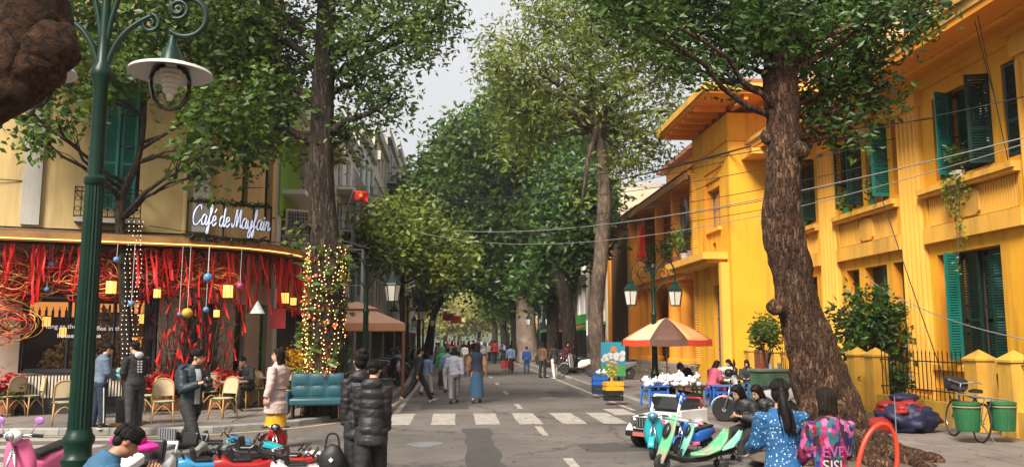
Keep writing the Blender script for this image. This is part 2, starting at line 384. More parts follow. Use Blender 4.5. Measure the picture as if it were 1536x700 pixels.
# manhole covers set in the asphalt
for (x, y) in ((3.0, 26.5), (-0.5, 15.2)):
    b = MB(); b.lathe([(0.33, 0.002), (0.33, 0.008), (0.29, 0.008), (0.29, 0.012), (0.05, 0.012)], 20); b.build('manhole_cover', ZINC, road, loc=(x, y, 0))
# left pavement with the rounded corner
KL = [(-40,17.5), (-12,17.3), (-8.8,17.2), (-5.9,17.0), (-4.8,17.25), (-4.0,17.8), (-3.25,18.65), (-2.72,19.5), (-2.34,20.9), (-2.08,22.6), (-1.9,26), (-1.82,30), (-1.8,150)]
def resample(pl, step, y_max=1e9):
    o = [Vector((*pl[0], 0))]; 
    pts = [Vector((*p, 0)) for p in pl]; acc = 0; out = [pts[0]]
    for a, b in zip(pts, pts[1:]):
        L = (b-a).length; t = step-acc
        while t <= L:
            q = a+(b-a)*(t/L); out.append(q); t += step
        acc = (acc+L) % step
    return [p for p in out if p.y <= y_max]
def inset(pl, d):
    o = []
    for i, p in enumerate(pl):
        a = Vector(pl[max(i-1,0)]); b = Vector(pl[min(i+1,len(pl)-1)]); t = (b-a).normalized()
        o.append((p[0]-t.y*d, p[1]+t.x*d))
    return o
mb = MB(); KLi = inset(KL, 0.18)
mb.prism([(x, y) for x, y in reversed(KLi)]+[(-40, 17.7), (-40, 150)], -0.02, 0.112)
pav_l = struct(mb.build('pavement_left', PAVEB))
def kerb_run(pl, par, side=1, step=0.98, ymax=60, ymin=-99, xmin=-99):
    pts = [p for p in resample(pl, step) if p.y < ymax and p.y > ymin and p.x > xmin]
    for a, b in zip(pts, pts[1:]):
        if (b-a).length > step*1.3: continue
        t = (b-a).normalized(); nrm = Vector((-t.y, t.x, 0))*side; e = t*0.006; h = 0.128+random.uniform(-0.006, 0.006)
        k = MB(); A = a+e; B = b-e; q = 0.025
        rings = []
        for p in (A, B):
            rings.append([p+Vector((0,0,-0.03)), p+Vector((0,0,h-q)), p+nrm*q+Vector((0,0,h)), p+nrm*0.175+Vector((0,0,h)), p+nrm*0.175+Vector((0,0,-0.03))])
        k.loft(rings); k.build('kerb_stone', KERB, par)
kerb_run(KL, pav_l, 1, ymax=62, xmin=-13)
mb = MB(); mb.bb(-1.98, 62.2, -0.02, -1.81, 150, 0.125); mb.build('kerb_line', KERB, pav_l)
KR = [(5.2, 150), (5.2, -12)]
mb = MB(); mb.prism([(5.38, -12), (5.38, 150), (40, 150), (40, -12)], -0.02, 0.112)
pav_r = struct(mb.build('pavement_right', PAVEB))
kerb_run(KR, pav_r, 1, ymax=62, ymin=7)
mb = MB(); mb.bb(5.21, 62.2, -0.02, 5.37, 150, 0.125); mb.build('kerb_line', KERB, pav_r)
mb = MB(); mb.bb(5.21, -12, -0.02, 5.37, 6.9, 0.125); mb.build('kerb_line', KERB, pav_r)
# painted line following the corner kerb
mb = MB(); lo = inset(KL, -0.22); li = inset(KL, -0.34)
mb.sheet([[(*a, 0.0045), (*b, 0.0045)] for a, b in zip(lo[1:11], li[1:11])]); mb.build('edge_line', PAINTY, road)
# paving slabs
slab = None
def inpoly(x, y, poly):
    c = False; n = len(poly)
    for i in range(n):
        x0, y0 = poly[i]; x1, y1 = poly[i-1]
        if (y0 > y) != (y1 > y) and x < (x1-x0)*(y-y0)/(y1-y0)+x0: c = not c
    return c
SL = 0.62
b = MB(); h = SL/2-0.008; b.prism([(-h,-h),(h,-h),(h,h),(-h,h)], 0, 0.016)
slab = b.mesh('paving_slab', PAVE)
def lay(par, xs, ys, ok):
    for x in xs:
        for y in ys:
            if ok(x, y):
                o = bpy.data.objects.new('paving_slab', slab); COL.objects.link(o); o.parent = par
                o.location = (x, y, 0.105+random.uniform(-0.003, 0.003)); o.rotation_euler = (random.uniform(-0.006, 0.006), random.uniform(-0.006, 0.006), 0)
_poly_l = inset(KL, 0.5)+[(-40,150)]
lay(pav_l, [-11.2+SL*i for i in range(16)], [17.4+SL*i for i in range(14)], lambda x, y: all(inpoly(x+a, y+c, _poly_l) for a in (-0.3,0.3) for c in (-0.3,0.3)) and y < 21.9+0.32*min(0, x+6) and y < 25)
lay(pav_r, [5.69+SL*i for i in range(7)], [10.2+SL*i for i in range(42)], lambda x, y: (x-5.6)**2+(y-12.2)**2 > 1.6)
# near pavement corner that carries the lamp post and the toy hire pitch
mb = MB(); mb.prism([(-16,-12), (-2.9,-12), (-2.9,7.6), (-3.3,8.6), (-4.3,9.3), (-6,9.6), (-16,9.7)], -0.02, 0.12)
struct(mb.build('pavement_near', PAVEB))
# scraps on the road: fallen leaves, litter
b = MB()
for i in range(420):
    if i % 3 == 0: x, y = random.uniform(-8,5), random.uniform(11,24)
    elif i % 3 == 1: x, y = random.uniform(4.2,5.15), random.uniform(10,50)
    else: x, y = random.uniform(5.6,9.8), random.uniform(11,26)
    z = 0.012 if x < 5.2 else 0.135
    if inpoly(x, y, _poly_l): z = 0.135
    s = random.uniform(0.02, 0.05); a = random.uniform(0, 6.28); c, d = math.cos(a)*s, math.sin(a)*s
    b.quad((x-c, y-d, z), (x+d*0.5, y-c*0.5, z+0.008), (x+c, y+d, z), (x-d*0.5, y+c*0.5, z+0.01))
o = b.build('fallen_leaves', M('dry_leaf', (0.22, 0.13, 0.05), 0.8, 0.3, 5, isl=0.5)); tag(o, 'dry fallen leaves and scraps scattered over the street', 'litter', kind='stuff')
# ================================================================== RIGHT SIDE: YELLOW VILLA
FX = 11.6
def fR(u, v, w_): return (FX+w_, u, v)
def louvre_leaf(w_, h, m=None):
    """shutter leaf hinged at local x=0, lying in the local XZ plane; returns (frame mesh, louvre mesh)"""
    m = m or SHUT
    f = MB(); t = 0.035; s = 0.07
    for x in (0, w_-s): f.bb(x, -t/2, 0, x+s, t/2, h)
    for z in (0, h*0.36, h-s): f.bb(s, -t/2+0.002, z, w_-s, t/2-0.002, z+s)
    l = MB(); n = int(h/0.062)
    for i in range(n):
        z = s+(h-2*s)*(i+0.5)/n
        l.box((w_/2, 0, z), (w_-2*s, 0.008, 0.06), (R(38), 0, 0))
    return f.mesh('shutter', m), l.mesh('louvres', m)
SHUTTERS = {}
def shutter(par, p, rz, w_, h, m=None):
    m = m or random.choice((SHUT, SHUTL))
    k = (round(w_,2), round(h,2), m.name)
    if k not in SHUTTERS: SHUTTERS[k] = louvre_leaf(w_, h, m)
    a, b_ = SHUTTERS[k]
    o = bpy.data.objects.new('shutter', a); COL.objects.link(o); o.parent = par; o.location = p; o.rotation_euler = (0, 0, rz)
    q = bpy.data.objects.new('louvres', b_); COL.objects.link(q); q.parent = o; stuff(q)
    return o
villa = thing('yellow_villa', 'long yellow colonial villa with fluted pilasters and green louvred shutters', 'building', (0,0,0))
PIL = [(24.3, 25.4), (19.6, 20.6), (14.9, 15.9), (10.2, 11.2)]
H_up = [(25.9,27.6,5.62,7.65), (22.75,24.0,5.62,7.65), (21.3,22.5,5.62,7.65), (20.72,21.05,5.62,7.65), (16.9,19.1,5.62,7.65), (16.02,16.5,5.62,7.65), (11.6,14.6,5.62,7.65), (7,9.6,5.62,7.65)]
H_lo = [(26.0,26.7,1.35,3.85), (27.0,27.8,1.35,3.85), (23.2,23.98,1.35,3.85), (21.65,22.86,1.35,3.85), (20.72,21.32,1.35,3.85), (16.93,19.28,1.35,3.85), (12,14.4,1.35,3.85), (7,9.4,1.35,3.85)]
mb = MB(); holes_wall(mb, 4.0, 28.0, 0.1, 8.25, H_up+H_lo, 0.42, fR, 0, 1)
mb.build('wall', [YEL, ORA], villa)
mb = MB(); mb.bb(FX+0.43, 4.0, 4.2, 19, 28.0, 4.4); mb.build('floor_slab', DARKW, villa)
mb = MB(); mb.bb(19, 4.0, 0.1, 19.3, 28.0, 8.25); mb.bb(FX+0.42, 3.7, 0.1, 19.3, 3.998, 8.25); mb.bb(FX+0.42, 28.0, 0.1, 19.3, 28.3, 8.25); mb.build('rear_wall', YEL, villa)
# eaves: soffit with stepped cornice, fascia, sloped roof
mb = MB()
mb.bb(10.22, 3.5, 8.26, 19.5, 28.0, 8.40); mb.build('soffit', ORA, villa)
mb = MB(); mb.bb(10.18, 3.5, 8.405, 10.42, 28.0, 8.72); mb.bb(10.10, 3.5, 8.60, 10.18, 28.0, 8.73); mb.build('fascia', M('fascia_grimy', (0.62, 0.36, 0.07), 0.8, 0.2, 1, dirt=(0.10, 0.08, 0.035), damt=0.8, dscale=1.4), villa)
mb = MB(); mb.bb(FX-0.10, 4.0, 7.98, FX-0.002, 27.998, 8.12); mb.bb(FX-0.2, 4.0, 8.12, FX-0.001, 27.997, 8.258); mb.bb(10.85, 4.0, 8.22, 11.0, 27.996, 8.259); mb.build('cornice', YEL, villa)
mb = MB(); mb.prism([(10.44, 8.72), (19.5, 8.72), (19.5, 11.2), (15, 11.2)], 3.6, 27.9, f=lambda u, v, h_: (u, h_, v)); mb.build('roof', TILE, villa)
# fluted pilasters
for (a, b_) in PIL:
    mb = MB(); n = 5; wd = b_-a
    mb.bb(FX-0.10, a, 0.5, FX-0.003, b_, 7.62)
    for i in range(n):
        y0 = a+wd*(i+0.14)/n; y1 = a+wd*(i+0.86)/n; ym = (y0+y1)/2
        mb.prism([(FX-0.10, y0), (FX-0.15, y0+0.02), (FX-0.175, ym), (FX-0.15, y1-0.02), (FX-0.10, y1)], 0.62, 7.50)
    mb.build('pilaster', YEL2, villa)
    mb = MB(); mb.bb(FX-0.19, a-0.05, 7.62, FX-0.003, b_+0.05, 7.97); mb.build('pilaster_cap', YEL2, villa); mb = MB(); mb.bb(FX-0.22, a-0.06, 0.13, FX-0.003, b_+0.06, 0.5); mb.build('pilaster_base', YEL2, villa)
# per bay: sill ledge, reeded panel with medallion, band, plinth
def bay(a, b_):
    mb = MB(); mb.bb(FX-0.30, a, 5.34, FX-0.004, b_, 5.47); mb.bb(FX-0.24, a, 5.26, FX-0.004, b_, 5.337); mb.build('sill_ledge', YEL2, villa)
    mb = MB(); mb.bb(FX-0.17, a, 4.14, FX-0.004, b_, 4.52); mb.build('floor_band', YEL2, villa)
    mb = MB(); n = int((b_-a-0.3)/0.088)
    for i in range(n):
        y = a+0.15+(b_-a-0.3)*(i+0.5)/n; mb.bb(FX-0.07, y-0.024, 4.56, FX-0.004, y+0.024, 5.22)
    stuff(mb.build('reeded_panel', YEL2, villa))
    mb = MB(); mb.bb(FX-0.11, a+0.0, 4.523, FX-0.005, a+0.1, 5.257); mb.bb(FX-0.11, b_-0.1, 4.523, FX-0.005, b_, 5.257); mb.build('panel_frame', YEL, villa)
    yc = (a+b_)/2; q = 0.36; c = 0.14
    mb = MB(); mb.prism([(yc-q, 4.89-q+c), (yc-q+c, 4.89-q*0.84), (yc+q-c, 4.89-q*0.84), (yc+q, 4.89-q+c), (yc+q, 4.89+q-c), (yc+q-c, 4.89+q*0.84), (yc-q+c, 4.89+q*0.84), (yc-q, 4.89+q-c)], FX-0.12, FX-0.05, f=lambda u, v, h_: (h_, u, v)); mb.build('medallion', YEL2, villa)
    mb = MB(); mb.bb(FX-0.12, a, 1.12, FX-0.004, b_, 1.24); mb.bb(FX-0.07, a, 0.13, FX-0.004, b_, 0.7); mb.build('plinth', YEL, villa)
for a, b_ in ((25.46, 27.95), (20.66, 24.24), (15.96, 19.54), (11.26, 14.84), (5.0, 10.14)): bay(a, b_)
# windows: dark timber frame with glazing bars and glass set in each opening
def casement(par, f, u0, u1, v0, v1, d, fm=DARKW, nx=2, nz=4, gm=None, name='window', t=0.055):
    o = MB()
    def bx(a, b2, c, e, w0, w1):
        p = f(a, c, w0); q = f(b2, e, w1); o.bb(min(p[0],q[0]), min(p[1],q[1]), min(p[2],q[2]), max(p[0],q[0]), max(p[1],q[1]), max(p[2],q[2]))
    bx(u0, u0+t, v0, v1, d, d+t); bx(u1-t, u1, v0, v1, d, d+t); bx(u0+t, u1-t, v0, v0+t, d, d+t); bx(u0+t, u1-t, v1-t, v1, d, d+t)
    for i in range(1, nx):
        u = u0+(u1-u0)*i/nx; bx(u-t*0.4, u+t*0.4, v0+t, v1-t, d+0.005, d+t-0.005)
    for j in range(1, nz):
        v = v0+(v1-v0)*j/nz; bx(u0+t, u1-t, v-t*0.25, v+t*0.25, d+0.01, d+t-0.01)
    w0 = o.build(name, fm, par)
    g = MB(); g.quad(f(u0+t, v0+t, d+t*0.5), f(u1-t, v0+t, d+t*0.5), f(u1-t, v1-t, d+t*0.5), f(u0+t, v1-t, d+t*0.5)); g.build('pane', gm or GLZ, w0)
    return w0
for (a, b_, c, d) in H_up+H_lo:
    casement(villa, fR, a+0.005, b_-0.005, c+0.005, d-0.005, 0.33, nx=1 if b_-a < 0.7 else 2, nz=4)
def sh_pair(a, b_, c, d, n=2, ang=(80, 70), depth=0.12, far=True, near=True):
    h = d-c-0.03; w_ = min((b_-a)/n, 0.62)
    # leaf hinged on the far jamb (b_) and on the near jamb (a), swung outwards
    if far: shutter(villa, (FX+depth, b_-0.02, c+0.015), R(-90-ang[0]), w_, h)
    if near: shutter(villa, (FX+depth, a+0.02, c+0.015), R(90+ang[1]), w_, h)
sh_pair(22.75,24.0,5.62,7.65, ang=(55,100)); sh_pair(21.3,22.5,5.62,7.65, ang=(20,95)); 
shutter(villa, (FX+0.2, 20.74, 5.64), R(90), 0.3, 2.0, SHUT)
shutter(villa, (FX+0.05, 18.98, 5.64), R(-90), 0.60, 1.98, SHUT); shutter(villa, (FX+0.02, 18.45, 5.64), R(-165), 0.42, 1.98, SHUTL); shutter(villa, (FX+0.2, 18.4, 5.64), R(-90), 0.5, 1.98, SHUT); shutter(villa, (FX+0.03, 16.95, 5.64), R(165), 0.5, 1.98, SHUT)
shutter(villa, (FX+0.05, 16.04, 5.64), R(92), 0.42, 1.98, SHUT)
sh_pair(25.9,27.6,5.62,7.65, ang=(100,100)); sh_pair(11.6,14.6,5.62,7.65); 
shutter(villa, (FX+0.22, 23.94, 1.37), R(-90), 0.68, 2.45, SHUT); shutter(villa, (FX+0.24, 22.82, 1.37), R(-90), 0.56, 2.45, SHUT); shutter(villa, (FX+0.24, 21.69, 1.37), R(90), 0.56, 2.45, SHUTL)
shutter(villa, (FX+0.22, 20.76, 1.37), R(90), 0.5, 2.45, SHUT)
shutter(villa, (FX+0.18, 19.22, 1.37), R(-90), 0.62, 2.45, SHUT); shutter(villa, (FX+0.02, 18.5, 1.37), R(-165), 0.4, 2.45, SHUTL); shutter(villa, (FX+0.22, 18.5, 1.37), R(-92), 0.5, 2.45, SHUT); shutter(villa, (FX+0.2, 16.98, 1.37), R(90), 0.62, 2.45, SHUT)
shutter(villa, (FX+0.2, 26.65, 1.37), R(-90), 0.6, 2.45, SHUT)

# stair tower
TX, TY0, TY1 = 9.5, 28.02, 32.4
tower = thing('yellow_stair_tower', 'tall yellow stair tower with wide rafter eaves beside the yellow villa', 'building')
def fT(u, v, w_): return (TX+w_, u, v)
mb = MB(); holes_wall(mb, TY0, TY1, 0.1, 9.75, [(29.1,30.5,5.85,7.35), (29.7,30.1,4.98,5.35), (28.62,30.1,0.32,3.8)], 0.3, fT, 0, 1)
mb.bb(TX+0.301, TY0, 0.1, 14.5, TY0+0.3, 9.75); mb.bb(TX+0.301, TY1-0.3, 0.1, 14.5, TY1, 9.75); mb.bb(14.2, TY0+0.301, 0.1, 14.499, TY1-0.301, 9.75)
mb.build('wall', [YEL, ORA], tower)
mb = MB(); mb.bb(8.3, 26.5, 10.0, 15.2, 33.2, 10.14); mb.build('soffit', ORA, tower)
mb = MB(); mb.bb(8.22, 26.42, 10.1, 8.299, 33.28, 10.34); mb.bb(8.3, 26.42, 10.1, 15.2, 26.499, 10.34); mb.build('fascia', YEL2, tower)
mb = MB(); mb.prism([(8.3,26.5),(15.2,26.5),(15.2,33.2),(8.3,33.2)], 10.142, 10.3); mb.prism([(10,28),(14.5,28),(14.5,32),(10,32)], 10.3, 11.0); mb.build('roof', TILE, tower)
for i in range(6):
    y = 28.2+i*0.82; mb = MB(); mb.bb(8.4, y-0.07, 9.82, TX-0.002, y+0.07, 9.998); mb.build('rafter', ORA, tower)
for i in range(5):
    x = 9.7+i*0.9; mb = MB(); mb.bb(x-0.07, 26.6, 9.82, x+0.07, TY0-0.002, 9.998); mb.build('rafter', ORA, tower)
mb = MB(); mb.bb(TX-0.05, TY0-0.05, 8.75, TX-0.001, TY1, 8.84); mb.bb(TX, TY0-0.05, 8.75, 14.5, TY0-0.001, 8.84)
for k, (o, z1) in enumerate(((0.42, 8.1), (0.16, 7.72))):
    a, b_ = 29.1-o, 30.5+o
    mb.bb(TX-0.04-0.02*k, b_-0.07, 4.0, TX-0.001, b_, z1); mb.bb(TX-0.04-0.02*k, a+0.0, z1-0.09, TX-0.0015, b_-0.071, z1); 
mb.build('moulding', ORA2, tower)
mb = MB(); mb.bb(TX-0.12, 29.0, 5.74, TX+0.2, 30.6, 5.848); mb.build('window_sill', YEL2, tower)
casement(tower, fT, 29.11, 30.49, 5.86, 7.34, 0.2, M('grey_blue_frame', (0.16,0.17,0.17), 0.6), 2, 2)
# canopy above the door, side concrete hood, door
mb = MB(); mb.prism([(TX-0.9, 28.4), (TX-0.001, 28.4), (TX-0.001, 33.6), (TX-0.9, 33.6)], 4.62, 4.86); mb.prism([(TX-0.7, 28.6), (TX-0.001, 28.6), (TX-0.001, 33.4), (TX-0.7, 33.4)], 4.5, 4.618); mb.build('door_canopy', YEL2, tower)
mb = MB(); mb.bb(9.95, 26.9, 8.05, 11.5, TY0-0.001, 8.24); mb.build('side_hood', YEL2, tower)
mb = MB(); mb.bb(TX+0.14, 28.63, 0.33, TX+0.2, 30.09, 3.79); d_ = mb.build('door', M('door_dark', (0.03,0.035,0.032), 0.5, 0.2, 3), tower)
mb = MB()
for i in range(9):
    y = 28.72+i*0.16; mb.tube([(TX+0.1, y, 0.4), (TX+0.1, y, 3.7)], 0.014, 6)
for z in (0.5, 1.5, 2.6, 3.6): mb.bb(TX+0.085, 28.66, z, TX+0.115, 30.06, z+0.03)
mb.build('door_grille', ZINC, d_)
mb = MB(); mb.bb(TX-0.3, 28.3, 0.1, TX-0.001, 28.55, 4.498); mb.build('door_pillar', YEL2, tower)
mb = MB(); mb.bb(TX-0.9, 28.2, 0.1, TX-0.31, 30.4, 0.3); mb.build('door_step', KERB, tower)
# dentil strip of small vents beside the porch
mb = MB()
for i in range(46): mb.bb(TX-0.13, 32.1, 0.9+i*0.085, TX-0.002, 32.32, 0.95+i*0.085)
for i in range(40): mb.bb(TX-0.13, 32.1, 5.0+i*0.085, TX-0.002, 32.32, 5.05+i*0.085)
stuff(mb.build('vent_slats', YEL2, tower))

# porch house with tiled roof
porch = thing('yellow_porch_house', 'yellow house with tiled roof, planted balcony and round orange columns', 'building')
PX = 11.2
def fP(u, v, w_): return (PX+w_, u, v)
mb = MB(); holes_wall(mb, 32.45, 51.0, 0.1, 8.4, [(33.4,35.6,5.0,7.6), (36.6,38.8,5.0,7.6), (40,42,5.0,7.6), (33.6,35.2,0.9,3.9), (36.8,39,0.3,3.9), (40.5,42,0.9,3.9)], 0.35, fP, 0, 1)
mb.bb(PX+0.351, 50.7, 0.1, 17, 51, 8.4); mb.bb(16.7, 32.45, 0.1, 17, 50.699, 8.4); mb.build('wall', [ORA, ORA], porch)
mb = MB(); mb.bb(9.62, 44.5, 0.1, PX-0.001, 51.0, 8.3); mb.build('side_block', M('dark_ochre_slatted', (0.48, 0.20, 0.02), 0.7, 0.2, 1.2), porch)
for (a, b_, c, d) in ((33.4,35.6,5.0,7.6), (36.6,38.8,5.0,7.6), (40,42,5.0,7.6), (33.6,35.2,0.9,3.9), (36.8,39,0.3,3.9), (40.5,42,0.9,3.9)):
    casement(porch, fP, a+0.005, b_-0.005, c+0.005, d-0.005, 0.2, SHUT, 3, 4)
for i in range(26):
    y = 44.7+i*0.235; mb = MB(); mb.bb(9.5, y, 0.5, 9.615, y+0.09, 7.6); mb.build('wall_slat', DARKW if i % 2 else M('brown_slat', (0.16,0.075,0.02), 0.6, 0.2, 2), porch)
mb = MB(); mb.bb(9.4, 50.2, 0.1, 9.618, 50.99, 8.2); mb.build('corner_pier', ORA2, porch); mb = MB(); mb.bb(9.3, 43.9, 0.1, 9.9, 44.48, 8.2); mb.build('corner_pier', ORA2, porch)
mb = MB(); mb.bb(9.5, 32.6, 4.35, PX-0.002, 43.85, 4.75); mb.bb(9.35, 32.6, 4.6, 9.498, 43.85, 4.78); mb.build('balcony_floor', ORA2, porch)
mb = MB(); mb.bb(9.4, 32.6, 4.781, 9.6, 43.85, 5.1); mb.build('balcony_parapet', ORA2, porch)
for y in (35.4, 37.4, 41.6, 43.2):
    mb = MB(); mb.lathe([(0.46, 0.8), (0.46, 0.95), (0.38, 1.02), (0.37, 2.6), (0.34, 4.1), (0.42, 4.2), (0.42, 4.345)], 20, (10.05, y, 0)); mb.build('column', ORA2, porch, smooth=35)
for y in (33.0, 36.0, 39.0, 43.0): mb = MB(); mb.bb(9.6, y, 5.101, 9.95, y+0.32, 8.25); mb.build('balcony_post', ORA2, porch)
STONE = M('old_stone', (0.27, 0.22, 0.17), 0.85, 0.25, 3, bump=0.4, bscale=25, obj=0.2)
for r in range(4):
    for i in range(13):
        y = 32.6+i*0.9+(0.45 if r % 2 else 0); mb = MB(); mb.bb(9.3+random.uniform(0,0.03), y, 0.1+r*0.18, 9.75, min(y+0.885, 44.4), 0.27+r*0.18); mb.build('plinth_stone', STONE, porch)
mb = MB(); mb.bb(9.36, 32.5, 0.08, PX-0.003, 43.88, 0.78); mb.build('porch_floor', PAVEB, porch)
# eave board, sloped roof of individual tiles on the visible lower courses
mb = MB(); mb.prism([(9.3, 8.38), (PX+0.5, 8.38), (14.2, 10.9), (14.2, 11.1), (9.3, 8.56)], 32.42, 51.4, f=lambda u, v, h_: (u, h_, v)); roofb = mb.build('roof', ORA, porch)
mb = MB(); mb.bb(9.2, 32.42, 8.22, 9.298, 51.4, 8.5); mb.build('eave_board', M('eave_dark', (0.30,0.14,0.03), 0.8, 0.3, 2, dirt=(0.05,0.04,0.03), damt=0.7, dscale=2), porch)
b = MB(); n = 7
b.sheet([[(-0.02+0.36*j, 0.13*math.cos(math.pi*k/(n-1)), 0.07*math.sin(math.pi*k/(n-1))+0.03-0.02*j) for k in range(n)] for j in (0, 1)])
tile = b.mesh('roof_tile', TILE)
sl_ = math.atan2(2.54, 4.9)
for r in range(8):
    for i in range(36):
        o = bpy.data.objects.new('roof_tile', tile); COL.objects.link(o); o.parent = roofb
        o.location = (9.22+r*0.3*math.cos(sl_), 41.6+i*0.27, 8.56+r*0.3*math.sin(sl_)); o.rotation_euler = (0, -sl_, 0)
b = MB()
for r in range(17):
    for i in range(70):
        if r < 8 and 41.5-0.05 < 32.6+i*0.27 < 51.4: continue
        y = 32.6+i*0.27; x = 9.22+r*0.3*math.cos(sl_); z = 8.56+r*0.3*math.sin(sl_)
        b.sheet([[(x+0.34*j*math.cos(sl_), y+0.13*math.cos(math.pi*k/4), z+0.34*j*math.sin(sl_)+0.07*math.sin(math.pi*k/4)) for k in range(5)] for j in (0, 1)])
stuff(b.build('roof_tiles', TILE, roofb))
# rooftop clutter terrace behind the tiles: railing, drying rack, upper storey
up_ = thing('rooftop_annexe', 'ochre rooftop annexe with grey railing behind the tiled porch roof', 'building')
mb = MB(); mb.bb(13.5, 40, 8.5, 20, 52, 12.5); mb.build('wall', YEL, up_)
mb = MB(); mb.bb(12.9, 39.8, 12.3, 20.2, 52.2, 12.55); mb.build('roof', TILE, up_)
for i in range(24):
    mb = MB(); y = 40.1+i*0.5; mb.tube([(13.1, y, 9.5), (13.1, y, 11.2)], 0.02, 6); mb.build('railing_bar', ZINC, up_)
mb = MB(); mb.tube([(13.1, 40, 11.2), (13.1, 52, 11.2)], 0.03, 6); mb.tube([(13.1, 40, 10.3), (13.1, 52, 10.3)], 0.02, 6); mb.build('railing_rail', ZINC, up_)
for y in (41.5, 45, 48.5): casement(up_, lambda u, v, w_: (13.44+w_, u, v), y, y+1.4, 9.2, 11.4, 0, DARKW, 2, 3)

# blocks behind the villa
def backblock(name, label, x0, y0, x1, y1, h, m, floors, ncol, cat='building', roofm=None):
    t = thing(name, label, cat, (x0, y0, 0))
    mb = MB(); mb.bb(0, 0, 0, x1-x0, y1-y0, h); mb.build('wall', m, t)
    fm = M('pale_window_frame', (0.5,0.5,0.48), 0.6)
    fh = h/floors
    for k in range(1, floors):
        for i in range(ncol):
            y = (y1-y0)*(i+0.3)/ncol; casement(t, lambda u, v, w_: (-0.06+w_, u, v), y, y+(y1-y0)*0.4/ncol, k*fh+0.9, k*fh+fh-0.5, 0, fm, 2, 2, M('dark_glass', (0.05,0.06,0.07), 0.1, 0.1))
        mb = MB(); mb.bb(-0.25, -0.1, k*fh+0.1, -0.001, y1-y0+0.1, k*fh+0.3); mb.build('ledge', m, t)
        for i in range(max(1, ncol//2)):
            x = (x1-x0)*(i+0.3)/max(1, ncol//2); casement(t, lambda u, v, w_: (u, -0.06+w_, v), x, x+1.4, k*fh+0.9, k*fh+fh-0.5, 0, fm, 2, 2, M('dark_glass', (0.05,0.06,0.07), 0.1, 0.1))
    mb = MB(); mb.bb(-0.3, -0.3, h, x1-x0+0.3, y1-y0+0.3, h+0.25); mb.build('roof', roofm or GREYP, t)
    return t
backblock('apartment_block', 'pale pink plaster apartment block rising behind the yellow villa roof', 23, 14, 34, 30, 19, PINKP, 5, 5)
backblock('apartment_block', 'cream apartment block with orange top floor behind the stair tower', 19, 36, 30, 50, 17.5, M('cream_orange', (0.66,0.42,0.20), 0.8, 0.1, 0.6, dirt=(0.4,0.3,0.2), damt=0.5), 5, 5)
# ================================================================== LEFT SIDE: CAFE
C0 = Vector((-16.0, 18.6, 0)); C1 = Vector((-7.3, 21.4, 0)); C3 = Vector((-5.4, 23.2, 0)); C4 = Vector((-5.4, 25.2, 0))
dA = (C1-C0).normalized(); nA = Vector((-dA.y, dA.x, 0))
def onA(px, py=None, off=0.0):
    """wall coordinate (u, z) on the cafe's long front for a pixel; off = metres in front of the wall"""
    d = _ray(px, py if py is not None else 508); o = C0-nA*off
    k = ((o.x)*nA.x+(o.y)*nA.y)/(d.x*nA.x+d.y*nA.y); p = Vector((0,0,HC))+d*k
    return (p-o).dot(dA), p.z
def fA(u, v, w_): p = C0+dA*u+nA*w_; return (p.x, p.y, v)
arc = []
for i in range(7):
    t = i/6; q = (1-t)**2*C1+2*t*(1-t)*Vector((-5.75, 21.75, 0))+t*t*C3; arc.append(q)
cafe = thing('cafe_building', 'ochre corner cafe with rounded canopy and red ribbon decorations', 'building')
LA = (C1-C0).length
wu0, wu1 = onA(30)[0], onA(236)[0]
CWALL = M('cafe_cream_wall', (0.36, 0.28, 0.22), 0.8, 0.15, 1.2, bump=0.2, bscale=30, dirt=(0.22,0.15,0.10), damt=0.5, dscale=1.4)
mb = MB(); holes_wall(mb, 0, LA, 0.1, 4.1, [(wu0, wu1, 1.05, 2.95)], 0.25, fA)
mb.build('wall', CWALL, cafe)
def seg_f(a, b_):
    d = (b_-a).normalized(); n = Vector((-d.y, d.x, 0)); return (lambda u, v, w_: (a.x+d.x*u+n.x*w_, a.y+d.y*u+n.y*w_, v)), (b_-a).length
for i in range(6):
    f, L_ = seg_f(arc[i], arc[i+1]); mb = MB(); hs = []
    if i in (1, 2, 4): hs = [(0.03, L_-0.03, 0.16, 2.75)]
    holes_wall(mb, 0, L_, 0.1, 4.1, hs, 0.22, f); mb.build('wall', CWALL, cafe)
    if hs:
        casement(cafe, f, 0.035, L_-0.035, 0.17, 2.74, 0.12, DARKW, 1, 3, name='glass_door')
f, L_ = seg_f(C3, C4); mb = MB(); holes_wall(mb, 0, L_, 0.1, 4.1, [(0.5, 1.4, 0.16, 2.8)], 0.22, f); mb.build('wall', CWALL, cafe); casement(cafe, f, 0.505, 1.395, 0.17, 2.79, 0.1, M('green_door_frame', (0.03,0.28,0.05), 0.5, 0.15, 3), 1, 2, name='glass_door')
# upper storeys
UPH = 12.6
uw0, uw1 = onA(128)[0], onA(196)[0]
mb = MB(); holes_wall(mb, 0, LA, 4.5, UPH, [(uw0, uw1, 5.0, 8.3), (2.2, 3.4, 5.0, 8.3)], 0.3, fA); mb.build('upper_wall', OCHRE, cafe)
for i in range(6):
    f, L_ = seg_f(arc[i], arc[i+1]); mb = MB(); holes_wall(mb, 0, L_, 4.5, UPH, [(0.1, L_-0.1, 5.4, 7.8)] if i in (1, 4) else [], 0.3, f); mb.build('upper_wall', OCHRE, cafe)
    if i in (1, 4): casement(cafe, f, 0.105, L_-0.105, 5.41, 7.79, 0.15, SHUT, 2, 4)
f, L_ = seg_f(C3, C4); mb = MB(); holes_wall(mb, 0, L_, 4.5, UPH, [(0.5, 1.5, 5.2, 7.9)], 0.3, f); mb.build('upper_wall', OCHRE, cafe); casement(cafe, f, 0.505, 1.495, 5.21, 7.89, 0.15, SHUT, 2, 4)
